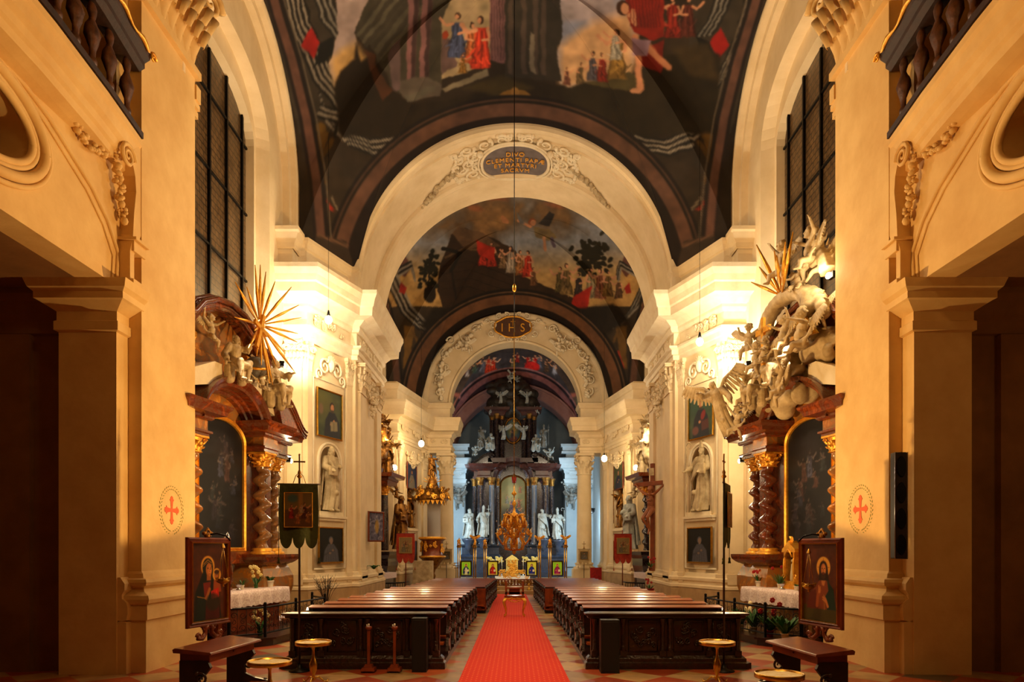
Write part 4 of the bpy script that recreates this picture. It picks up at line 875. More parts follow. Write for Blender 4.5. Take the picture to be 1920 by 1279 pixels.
E3 = [((-4.95, 38.5), (-4.95, 41.6), flat(9.2)), ((-4.95, 41.6), (-4.64, 43), flat(7.9)), ((-4.64, 43), (4.64, 43), fe), ((4.64, 43), (4.95, 41.6), flat(7.9)), ((4.95, 41.6), (4.95, 38.5), flat(9.2)), ((4.95, 38.5), (3.5, 37.35), flat(9.2)), ((3.5, 37.35), (-3.5, 37.35), fd), ((-3.5, 37.35), (-4.95, 38.5), flat(9.2))]
vault('ceiling_choir_vault', E3, (0, 40.6), 13.6, 60, fresco3(), .06)
# ---------------------------------------------------------------- figures: one continuous skin each
def remeshed(m, vox, name, smooth=3, disp=0.):
    global SIDE
    keep, SIDE = SIDE, -1
    o = link('tmp', mesh_of(m, name='tmp')); SIDE = keep
    r = o.modifiers.new('r', 'REMESH'); r.mode = 'VOXEL'; r.voxel_size = vox; r.use_smooth_shade = True
    s = o.modifiers.new('s', 'SMOOTH'); s.iterations = smooth; s.factor = .5
    me = evaluated(o, name); tm = o.data; bpy.data.objects.remove(o); bpy.data.meshes.remove(tm)
    me.polygons.foreach_set('use_smooth', np.ones(len(me.polygons), bool)); return me
def hand(m, w, d, s, palm=None, curl=.5):
    """palm, four bent fingers and a thumb from wrist w pointing along d"""
    w, d = V(w), V(d).normalized(); pn = V(palm) if palm else V((0, -1, 0)); sd = d.cross(pn)
    if sd.length < .1: pn = V((0, 0, 1)); sd = d.cross(pn)
    sd.normalize(); pn = sd.cross(d).normalized(); c = w + d * .05 * s
    m.ell(c, (.036 * s, .036 * s, .036 * s), 8, 6); m.cap(w, w + d * .075 * s, .026 * s, .03 * s, 8)
    for i, (o, L) in enumerate(((-1.5, .062), (-.5, .075), (.5, .07), (1.5, .055))):
        a = w + d * .075 * s + sd * o * .019 * s; b = a + d * L * .55 * s + pn * curl * L * .25 * s; e = b + (d * (1 - curl) + pn * curl).normalized() * L * .55 * s
        m.cap(a, b, .0105 * s, .0095 * s, 6); m.cap(b, e, .0095 * s, .008 * s, 6)
    a = w + d * .025 * s - sd * .028 * s; b = a + (d * .6 - sd * .8).normalized() * .035 * s; m.cap(a, b, .013 * s, .011 * s, 6); m.cap(b, b + (d * .9 - sd * .2 + pn * .3).normalized() * .03 * s, .011 * s, .009 * s, 6)
def head(m, c, s, look=(0, -1, 0), beard=0, hair=1, mitre=0, R=None):
    c = V(c); f = V(look).normalized(); z = V((0, 0, 1)); z = (z - f * z.dot(f)).normalized(); x = f.cross(z)
    q = lambda a, b, d: c + x * a * s + f * b * s + z * d * s
    Rm = Matrix((x, f, z)).transposed()
    m.ell(q(0, 0, .01), (.076 * s, .092 * s, .105 * s), 14, 10, Rm); m.ell(q(0, .035, -.055), (.052 * s, .05 * s, .052 * s), 10, 8, Rm)
    m.cap(q(0, .085, .02), q(0, .108, -.02), .010 * s, .016 * s, 6)                 # nose
    for k in (-1, 1):
        m.cap(q(.015 * k, .083, .032), q(.05 * k, .068, .03), .010 * s, .009 * s, 6); m.ell(q(.028 * k, .078, .012), .013 * s, 6, 5)
        m.ell(q(.079 * k, -.005, -.005), (.012 * s, .02 * s, .028 * s), 6, 5, Rm); m.ell(q(.04 * k, .06, -.03), .022 * s, 6, 5)
    m.cap(q(-.02, .088, -.05), q(.02, .088, -.05), .009 * s, .009 * s, 6); m.ell(q(0, .08, -.085), .02 * s, 6, 5)
    if beard:
        for k in range(7): a = (k - 3) * .022; m.cap(q(a, .075 - abs(a) * .4, -.07), q(a * .7, .07, -.13 - .03 * (3 - abs(k - 3)) * .5), .02 * s, .009 * s, 6)
    if hair:
        rg = random.Random(7)
        for k in range(26):
            a = rg.uniform(-2.3, 2.3) + PI; b = rg.uniform(-.2, 1.25); r = .088; p = q(r * math.sin(a) * math.cos(b), -r * 1.0 * math.cos(a) * math.cos(b) * -1 - .01 if 0 else r * math.cos(a) * math.cos(b) - .008, .02 + .1 * math.sin(b)); m.ell(p, (.026 * s), 6, 5)
        if hair > 1:
            for k in range(9): a = PI + (k - 4) * .38; m.cap(q(.08 * math.sin(a), .08 * math.cos(a), .0), q(.1 * math.sin(a), .085 * math.cos(a), -.15), .028 * s, .018 * s, 6)
    if mitre: m.prism([q(-.085, 0, .07), q(.085, 0, .07), q(.07, 0, .2), q(0, 0, .3), q(-.07, 0, .2)], (f * -.09 * s)[:]); m.prism([q(-.08, .07, .07), q(.08, .07, .07), q(.068, .05, .2), q(0, .03, .29), q(-.068, .05, .2)], (f * -.07 * s)[:])
def limb(m, a, b, bend, r, n=10):
    """shoulder/hip a to hand/foot b with a joint pushed along bend; r = radii at root, joint, end"""
    a, b = V(a), V(b); j = (a + b) / 2 + V(bend); m.cap(a, j, r[0], r[1], n); m.cap(j, b, r[1], r[2], n); return j
def figure(name, vox=.014, hp=(.28, -.2, 1.15), hp2=(-.3, -.15, 1.0), look=(0, -1, 0), lean=.03, robe=1, beard=1, hair=1, mitre=0, seat=0, wings=0, extra=None, seed=1, cloak=1, fem=0):
    """adult draped figure 1.75 tall, standing at z=0 (or sitting on z=0.45), facing -y"""
    m = M(); rg = random.Random(seed); sh = 1.42 if not seat else 1.0; pz = .95 if not seat else .52; lx = lean
    hd = V((lx * 1.2, -.02, sh + .22)); m.cap((lx, 0, sh - .02), hd - V((0, .0, .06)), .065, .055)
    # torso
    m.T = None
    def tor(u, v):
        a = u * 2 * PI; z = pz + (sh + .06 - pz) * v; rx = (.17 - .03 * math.sin(v * PI) * (1 + fem) + .04 * v) * (1 - max(0, v - .85) * 3.2); ry = (.125 + .025 * math.sin(v * PI * .8)) * (1 - max(0, v - .85) * 2.6)
        return (lx * v + rx * math.cos(a), ry * math.sin(a) + .0, z)
    m.grid(tor, 16, 10); m.ell((lx, 0, sh + .02), (.19, .11, .08)); m.ell((0, .02, pz), (.18, .15, .14)); m.ell((lx, 0, (sh + pz) / 2), (.13, .1, .3))
    head(m, hd, 1, look, beard, hair, mitre)
    for k, h in ((1, hp), (-1, hp2)):
        s0 = V((lx + k * .19, 0, sh)); j = limb(m, s0, h, (k * .07, .09, -.06), (.068, .052, .034))
        if robe: # sleeve
            m.cap(s0, j, .088, .085); e = j.lerp(V(h), .62); m.cap(j, e, .08, .09); m.cap(e, e - V((0, -.02, .16)), .07, .03)
        hand(m, h, (V(h) - j), 1.0, (0, -1, -.2), .5)
    if seat:
        for k in (-1, 1):
            kn = V((k * .15, -.42, pz + .02)); ft = V((k * .14, -.40 + .06 * k, .06)); m.cap((k * .1, 0, pz), kn, .12, .09); m.cap(kn, ft, .085, .055); m.cap(ft, ft + V((0, -.15, -.02)), .045, .035)
        def rb(u, v):
            a = PI + u * PI; z = pz + .06 - v * (pz + .0); f = 1 + .09 * v * math.sin(9 * a + 3 * v) + .05 * math.sin(17 * a); return ((.27 + .06 * v) * math.cos(a) * f, -.22 + (.30 + .05 * v) * math.sin(a) * f, z)
        if robe:
            m.grid(rb, 40, 12); m.grid(lambda u, v: rb(u, 1 - v) * 1 if 0 else (rb(u, v)[0] * .8, rb(u, v)[1] * .8, rb(u, v)[2]), 30, 12); m.ell((0, -.2, pz - .06), (.27, .3, .14)); m.cap((-.2, -.05, .1), (-.2, -.05, .4), .14); m.cap((.2, -.05, .1), (.2, -.05, .4), .14)
    elif robe:
        ph = [rg.uniform(0, 6) for _ in range(4)]
        def rb(u, v):
            a = u * 2 * PI; z = .04 + (1.28 - .04) * v; w = (1 - v); r = .155 + .09 * w ** 1.2 + .02 * math.sin(v * PI)
            f = 1 + .13 * w * math.sin(6 * a + ph[0] + 2.2 * v) + .07 * w * math.sin(11 * a + ph[1] - 3 * v) + .025 * math.sin(19 * a + ph[2]); sx = .07 * math.sin(v * PI * 1.1) * (1 if lean >= 0 else -1)
            return (lx * v + sx + r * f * math.cos(a), r * f * .82 * math.sin(a), z)
        m.grid(rb, 72, 26); m.grid(lambda u, v: (rb(u, 0)[0] * (1 - v), rb(u, 0)[1] * (1 - v), .04), 72, 2); m.grid(lambda u, v: (rb(u, 1)[0] * (1 - v), rb(u, 1)[1] * (1 - v), 1.28), 72, 2)
        for k in (-1, 1): m.cap((k * .09, -.1, .05), (k * .11, -.24, .035), .045, .035, 8)
        m.cap((.05, -.05, .5), (.09, -.17, .52), .1, .075)    # bent knee under the cloth
    else:
        for k in (-1, 1): limb(m, (k * .1, 0, .92), (k * .1, .02, .08), (k * .02, -.05 * (1 + k), 0), (.105, .065, .045)); m.cap((k * .1, 0, .05), (k * .12, -.17, .03), .042, .03)
        for k in range(5): m.cap((-.17, -.08 + .01 * k, .98 - .05 * k), (.19, -.07, .92 - .04 * k), .05, .045)
    if cloak:
        for k in range(6):
            y = -.12 - .012 * k; m.tube([(lx - .17 + .01 * k, .02, sh + .03), (-.12 + lx, y - .03, sh - .12 - .03 * k), (.02, y - .05, pz + .28 - .055 * k), (.19, y + .02, pz + .12 - .05 * k), (.26 + .01 * k, .04, pz - .05 - .07 * k)], [.03, .034, .036, .034, .02], 6)
        def ck(u, v):
            a = -.15 + u * (PI + .3); z = sh + .04 - v * (sh - .12 if not seat else sh - .1); r = .19 + .13 * v; f = 1 + .1 * v * math.sin(8 * a + 1 + v); return (lx * (1 - v) + r * f * math.cos(a) * 1.05, .04 + r * f * .75 * math.sin(a), z)
        m.grid(ck, 44, 16); m.grid(lambda u, v: tuple(V(ck(u, v)) * 1 + V((0, -.035, 0))), 44, 16)
        for ed in (0, 1): m.tube([ck(ed, v / 12) for v in range(13)], .032, 6)
    if wings:
        for k in (-1, 1): wing(m, (lx + k * .1, .12, sh - .05), k, .95)
    if extra: extra(m)
    return remeshed(m, vox, name)
def wing(m, r, k, L, up=.65):
    r = V(r); T = V((k * .75, .25, up)).normalized()
    m.tube([r, r + T * L * .35 + V((0, 0, .1 * L)), r + T * L * .75, r + T * L + V((0, 0, -.12 * L))], [.05 * L + .01, .06 * L, .045 * L, .02 * L])
    for i in range(10):
        t = .12 + i * .095; b = r + T * L * t + V((0, 0, .05 * L * math.sin(t * PI))); dr = V((k * (.05 + .5 * t), .08, -.75 + .35 * t)).normalized(); ln = L * (.34 + .22 * math.sin(t * PI * .9))
        m.tube([b, b + dr * ln * .6 , b + dr * ln], [.05 * L + .008, .075 * L + .006, .03 * L], 8, flat=.45)
def putto(name, vox=.013, seed=1, wings=1, arms=((.3, -.12, .62), (-.3, -.1, .3)), legs=((.16, -.25, -.28), (-.1, .05, -.42)), look=(0, -1, 0), cloth=1):
    """child angel about 0.95 tall, hips at the origin"""
    m = M(); m.ell((0, 0, 0), (.12, .11, .11)); m.ell((0, -.03, .12), (.12, .115, .14)); m.ell((0, 0, .27), (.13, .10, .1)); m.cap((0, 0, .3), (0, -.01, .4), .045)
    head(m, (0, -.02, .5), 1.08, look, 0, 1)
    for k, h in zip((1, -1), arms): j = limb(m, (k * .12, 0, .32), h, (k * .04, .05, -.02), (.052, .042, .028), 8); hand(m, h, V(h) - j, .75)
    for k, f in zip((1, -1), legs): j = limb(m, (k * .07, 0, -.03), f, (k * .05, -.09, .04), (.082, .058, .035), 8); m.cap(f, V(f) + V((0, -.1, -.01)), .035, .024, 6)
    if wings:
        for k in (-1, 1): wing(m, (k * .06, .09, .28), k, .42)
    if cloth:
        rg = random.Random(seed)
        for i in range(4): m.tube([(.17, -.02, .0 - i * .03), (0, -.13, -.04 - i * .03), (-.16, -.04, .03 - i * .03), (-.26, .06, .1 + .05 * i)], [.03, .032, .03, .015])
    return remeshed(m, vox, name)
def ex_crozier(m): m.cyl((.33, -.22, .0), (.33, -.22, 1.75), .018); m.tube([(.33 + .09 * math.cos(a) - .09, -.22, 1.78 + .09 * math.sin(a)) for a in [k * .5 for k in range(10)]], .018)
def ex_book(m): m.box(-.42, -.2, -.3, -.22, .98, 1.26)
def ex_cross(m): m.cyl((.36, -.25, .2), (.36, -.25, 1.9), .02); m.cyl((.24, -.25, 1.66), (.48, -.25, 1.66), .02)
def ex_kneel_child(m): m.cap((-.22, -.22, .1), (-.2, -.2, .5), .11, .1); m.ell((-.2, -.22, .68), (.075, .08, .1)); m.cap((-.2, -.22, .45), (.0, -.28, .6), .04)
def ex_scroll(m): m.box(-.3, .02, -.3, -.25, .95, 1.2)
SAINTS = {}
def saint(k):
    if k not in SAINTS:
        if k == 'bishop': SAINTS[k] = figure('saint_bishop', hp=(.33, -.22, 1.12), hp2=(-.26, -.25, 1.08), mitre=1, beard=1, hair=0, extra=lambda m: (ex_crozier(m), ex_book(m)), lean=-.05, look=(.3, -1, -.05))
        if k == 'reader': SAINTS[k] = figure('saint_reader', hp=(.08, -.3, 1.2), hp2=(-.2, -.28, 1.1), beard=1, hair=2, extra=ex_scroll, lean=.06, look=(-.3, -1, -.35), seed=3)
        if k == 'pleader': SAINTS[k] = figure('saint_pleader', hp=(.42, -.28, 1.35), hp2=(-.12, -.24, 1.22), beard=1, hair=1, lean=-.06, look=(.6, -1, .3), seed=5, extra=ex_kneel_child)
        if k == 'pope': SAINTS[k] = figure('saint_pope', hp=(.36, -.25, 1.45), hp2=(-.3, -.2, .98), beard=1, mitre=1, hair=0, lean=.05, look=(-.2, -1, 0), seed=9, extra=ex_cross)
        if k == 'seated': SAINTS[k] = figure('seated_saint', hp=(.22, -.42, .95), hp2=(-.3, -.3, .75), seat=1, beard=0, hair=2, look=(.5, -1, .2), seed=4, lean=.04, fem=1)
        if k == 'seatedbare': SAINTS[k] = figure('seated_figure', hp=(.25, -.35, 1.05), hp2=(-.38, -.2, .55), seat=1, beard=1, hair=2, look=(-.5, -1, .3), seed=14, cloak=0, robe=1)
        if k == 'angel': SAINTS[k] = figure('standing_angel', hp=(.45, -.3, 1.55), hp2=(-.35, -.25, 1.0), beard=0, hair=2, wings=1, look=(.2, -1, .2), seed=6, cloak=0, fem=1)
        if k == 'p1': SAINTS[k] = putto('putto_a')
        if k == 'p2': SAINTS[k] = putto('putto_b', arms=((.22, -.25, .42), (-.34, -.05, .6)), legs=((.2, -.1, -.36), (-.16, -.22, -.22)), look=(.4, -1, .3), seed=2)
        if k == 'p3': SAINTS[k] = putto('putto_c', arms=((.3, -.2, .2), (-.2, -.28, .35)), legs=((.1, -.28, -.2), (-.12, -.26, -.18)), look=(-.5, -1, -.2), seed=3)
        if k == 'corpus': SAINTS[k] = corpus()
    return SAINTS[k]
def corpus():
    m = M(); sh = 1.38
    def tor(u, v):
        a = u * 2 * PI; z = .86 + .58 * v; rx = (.145 - .035 * math.sin(v * PI) + .045 * v) * (1 - max(0, v - .9) * 3); ry = .10 + .025 * math.sin(v * 2.4); return (rx * math.cos(a) - .03 * math.sin(v * 3), ry * math.sin(a) - .03, z)
    m.grid(tor, 16, 10); m.ell((0, -.02, .88), (.15, .12, .12)); m.ell((0, -.02, 1.15), (.13, .1, .3)); m.ell((0, -.03, 1.42), (.17, .09, .07))
    for i in range(4): m.tube([(-.12, -.12, 1.18 + .05 * i), (0, -.15, 1.2 + .055 * i), (.12, -.12, 1.18 + .05 * i)], .014, 6)
    m.cap((0, -.03, 1.42), (-.04, -.08, 1.54), .055); head(m, (-.06, -.1, 1.6), 1, (-.4, -1, -.6), 1, 2)
    for k in (-1, 1):
        j = limb(m, (k * .17, -.03, 1.42), (k * .66, .0, 1.80), (0, -.03, -.03), (.058, .046, .032)); hand(m, (k * .66, 0, 1.80), (k, 0, .3), 1, (0, -1, 0), .6)
    limb(m, (.09, -.02, .84), (.01, -.06, .10), (.12, -.22, .06), (.098, .064, .042)); limb(m, (-.09, -.02, .84), (-.01, -.09, .12), (-.04, -.26, .08), (.098, .064, .042))
    m.cap((.01, -.08, .1), (.02, -.14, -.04), .042, .03); m.cap((-.01, -.11, .12), (-.02, -.17, -.02), .042, .03)
    return remeshed(m, .013, 'corpus')
def place(name, key, label, cat, mt, loc, rz=0, s=1.0, group=None, parent=None, tilt=None):
    me = saint(key); o = link(name, None, parent, loc, rz)
    k = me.name + '_' + mt.name; d = bpy.data.meshes.get(k)
    if d is None: d = me.copy(); d.name = k; d.materials.clear(); d.materials.append(mt)
    bpy.data.objects.remove(o); o = link(name, d, parent, loc, rz); o.scale = (s if SIDE < 0 else -s, s, s)
    if tilt: o.rotation_euler[0] = tilt[0]; o.rotation_euler[1] = tilt[1] * (1 if SIDE < 0 else -1)
    if label: tag(o, label, cat, group)
    return o
# ---------------------------------------------------------------- stucco cartouches on the arches
SIDE = -1
giltletter = mat('gilt_letters', (.95, .68, .22), rough=.45, metal=.3)
def soffit(u, v, h):                                  # u across (m), v up in the picture = toward the nave, h = relief
    a = u / AR; r = AR - h; return V((r * math.sin(a), 23.3 - v, AZ + r * math.cos(a)))
def text_mesh(body, size, mapf, th=.02, sx=1.0):
    cu = bpy.data.curves.new('t', 'FONT'); cu.body = body; cu.size = size; cu.align_x = 'CENTER'; cu.align_y = 'CENTER'; cu.extrude = th; cu.space_character = 1.15
    o = bpy.data.objects.new('t', cu); C.objects.link(o); bpy.context.view_layer.update(); me = evaluated(o, 'lettering'); bpy.data.objects.remove(o)
    for v in me.vertices: v.co = mapf(v.co.x * sx, v.co.y, v.co.z + th)
    return me
t = thing('inscribed_cartouche', 'oval grey cartouche with gilt Latin inscription in white scrollwork on the nearer arch', 'stucco cartouche', (0, 23.3, 15.25)); off = V((0, 23.3, 15.25))
sl = lambda u, v, h: soffit(u, v, h) - off
m = M(); ov = lambda a, k=1: (1.14 * k * math.copysign(abs(math.cos(a)) ** .85, math.cos(a)), .98 * k * math.copysign(abs(math.sin(a)) ** .85, math.sin(a)))
m.grid(lambda u, v: sl(*ov(u * 2 * PI, max(v, .001)), .10), 48, 6); part('tablet', m, mat('slate_tablet', (.44, .39, .38), (.36, .32, .31), .6, scale=4), t)
m = M()
for k, th in ((1.03, .055), (1.13, .035)): m.tube([sl(*ov(2 * PI * i / 60, k), .1) for i in range(61)], th, 8, False)
part('oval_moulding', m, stucco, t)
m = M()
for s in (-1, 1):
    for (u, v, r, rt, hd) in ((.42, 1.18, .26, 1, 1), (1.0, 1.02, .28, 2.2, 1), (1.35, .55, .3, 1, -1), (1.62, .95, .26, 3, 1), (1.6, .2, .24, 5, 1), (1.3, -.1, .26, 2, -1), (1.5, -.5, .3, 4, 1), (1.0, -.95, .28, 5, -1), (.5, -1.1, .24, 4, 1), (1.9, .55, .18, 2, -1), (1.9, -.7, .2, 1, 1), (1.85, -.1, .2, .5, 1), (.2, 1.25, .16, 2, -1), (2.1, .2, .13, 1, 1), (2.1, .9, .13, 1, 1)):
        cscroll(m, lambda a, b, h: sl(s * a, b, h), u, v, r, rt, .055, hd)
    garland(m, [(s * 1.7, 1.1, .05), (s * 2.05, .7, .05), (s * 2.2, .1, .05), (s * 2.1, -.6, .05), (s * 1.7, -1.0, .05), (s * 1.2, -1.15, .05)], .09, 3, 1.2, lambda c: sl(c.x, c.y, .05))
    garland(m, [(s * 1.3, .8, 0), (s * 1.55, .3, 0), (s * 1.3, -.3, 0)], .09, 4, 1.2, lambda c: sl(c.x, c.y, .06)); m.ell(sl(s * 1.2, .72, .12), .12, 8, 6)
part('scrollwork', m, stucco, t)
m = M()
for s in (-1, 1): garland(m, [(s * 1.9, .1, 0), (s * 2.3, -.05, 0), (s * 2.8, -.3, 0), (s * 3.3, -.6, 0), (s * 3.6, -.8, 0)], .17, 5, 1.5, lambda c: sl(c.x, c.y + .05, .06))
part('leaf_swags', m, creamst, t)
part('lettering', text_mesh('DIVO\nCLEMENTI PAP\u00c6\nET MARTYRI\nSACRVM', .315, lambda x, y, z: sl(x, y + .02, .12 + z), .012, .78), giltletter, t, 'gilded lettering')
t = thing('monogram_cartouche', 'oval brown cartouche with gilt IHS letters crowning the farther arch', 'stucco cartouche', (-.12, 36.2, 13.75))
m = M(); ov2 = lambda a, k=1: (.92 * k * math.copysign(abs(math.cos(a)) ** .7, math.cos(a)) * (1 + .06 * math.cos(4 * a)), .5 * k * math.copysign(abs(math.sin(a)) ** .7, math.sin(a)) * (1 + .1 * math.cos(4 * a)))
m.grid(lambda u, v: (ov2(u * 2 * PI, max(v, .001))[0], -.1, ov2(u * 2 * PI, max(v, .001))[1]), 40, 4); part('tablet', m, mat('brown_tablet', (.36, .22, .13), (.28, .17, .10), .6, scale=5), t)
m = M(); m.tube([(ov2(2 * PI * i / 48)[0], -.12, ov2(2 * PI * i / 48)[1]) for i in range(49)], .05, 6, False); part('gilt_rim', m, gold, t, 'gilded rim')
m = M()
for s in (-1, 1):
    for (u, v, r, rt, hd) in ((.3, .62, .16, 1, 1), (.75, .55, .17, 2, -1), (1.05, .1, .2, 1, 1), (1.15, -.35, .17, 4, 1), (.6, -.6, .15, 3, -1), (1.35, .3, .14, 0, 1), (.2, -.66, .12, 3, 1)):
        cscroll(m, lambda a, b, h: V((s * a, -.1 - h, b)), u, v, r, rt, .04, hd)
part('scrollwork', m, stucco, t)
part('lettering', text_mesh('I H S', .62, lambda x, y, z: V((x, -.12 - z, y - .06)),   .015, .9), giltletter, t, 'gilded lettering')
m = M(); m.box(-.02, .02, -.17, -.13, .05, .42); m.box(-.12, .12, -.17, -.13, .26, .3); part('small_cross', m, gold, t, 'gilded cross')
FP = lambda x, y: P(x, y, 36.2)
for s in (-1, 1):
    m = M(); pts = [(60, 610), (78, 622), (92, 640), (118, 655), (135, 675), (140, 700), (136, 725), (139, 748)]
    garland(m, [FP(964 + s * a, b) - V((0, .06, 0)) for a, b in pts], .22, 6 + s, 1.1)
    for k, (a, b) in enumerate([(72, 618), (105, 650), (128, 665), (118, 640), (143, 712), (128, 690), (88, 655), (140, 735)]): cscroll(m, lambda u, v, h: FP(964 + s * a, b) + V((u, -.06 - h, v)), 0, 0, .24, k, .045, (-1) ** k)
    solo('arch_garland', m, stucco, 'stucco leaf garland running down the %s side of the farther arch' % ('right' if s > 0 else 'left'), 'stucco garland')
# ---------------------------------------------------------------- the two big side altars
AO = V((-6.5, 14.8, 0)); AR_ = math.atan2(.983, .185)
def A(x, y, z): return Tm(*AO) @ Rz(AR_) @ V((x, y, z))
def twist(m, c, r, z0, z1, turns=5.2, amp=.4, n=110):
    k = 14; vs = []
    for i in range(n + 1):
        t = i / n; z = z0 + (z1 - z0) * t; a = t * turns * 2 * PI; e = min(1, t * 9, (1 - t) * 9); rr = r * (.92 - .08 * t) * (1 - .08 * abs(math.sin(a)) * 0)
        cx = c[0] + amp * r * e * math.cos(a); cy = c[1] + amp * r * e * math.sin(a)
        for j in range(k):
            b = 2 * PI * j / k; q = 1 - .16 * e * (1 + math.cos(b - a)) * 0
            vs.append((cx + rr * .86 * math.cos(b), cy + rr * .86 * math.sin(b), z + .0))
    m.add(vs, [(i * k + j, i * k + (j + 1) % k, (i + 1) * k + (j + 1) % k, (i + 1) * k + j) for i in range(n) for j in range(k)], True)
def dark_altarpiece(seed):
    p = Paint(0, 0, 160, 280, 160, 280, (.045, .045, .075), seed); p.mix(np.clip(p.nz(6, 1), 0, 1) * .5, (.10, .10, .17))
    rg = random.Random(seed)
    for k in range(12):
        x, y = rg.uniform(25, 135), rg.uniform(70, 265); s = rg.uniform(30, 60)
        c = rg.choice([(.20, .16, .22), (.17, .18, .26), (.26, .15, .14), (.14, .17, .20)]); p.person(x, y, s, c, (.36, .30, .30), rg.uniform(-.2, .2), rg.choice((1, -1)), fl=rg.choice((1, -1)))
    p.person(80, 125, 60, (.22, .23, .33), (.46, .42, .42)); p.ell(78, 60, 40, 26, (.20, .17, .21), 0, .9, .5); p.mix(np.clip((p.Y - 150) / 200, 0, .6), (.04, .045, .09)); p.a *= .8; p.warp(4, 20); return p
def scroll_gable(m, x0, x1, z0, z1, y0, y1):
    """broken pediment end: rises from (x1, z0) outer tip to a volute at (x0, z1)"""
    pts = [(x1, z0), (x1 + .02, z0 + .07)]
    for i in range(13): t = i / 12; pts.append((x1 + (x0 - x1) * t, z0 + .07 + (z1 - z0) * (.5 - .5 * math.cos(PI * t ** .9)) + .05 * math.sin(PI * t)))
    pts += [(x0 - .12, z1 - .12), (x0 - .1, z1 - .3), (x0 + .05, z0 + .02)]
    m.prism([(a, y0, b) for a, b in pts], (0, y1 - y0, 0)); s = 1 if x1 > x0 else -1
    volute(m, (x0 + .06 * s, y0 - .02, z1 - .12), (-s, 0, 0), (0, 0, 1), .17, .05, 1.8); volute(m, (x0 + .06 * s, y0 - .02, z1 - .12), (-s, 0, 0), (0, 0, 1), .1, .05, 1.2)
    for o in (0, .07, .14): m.tube([(a, y0 - .05 + o * .3, b - o) for a, b in pts[1:14]], .03, 6)
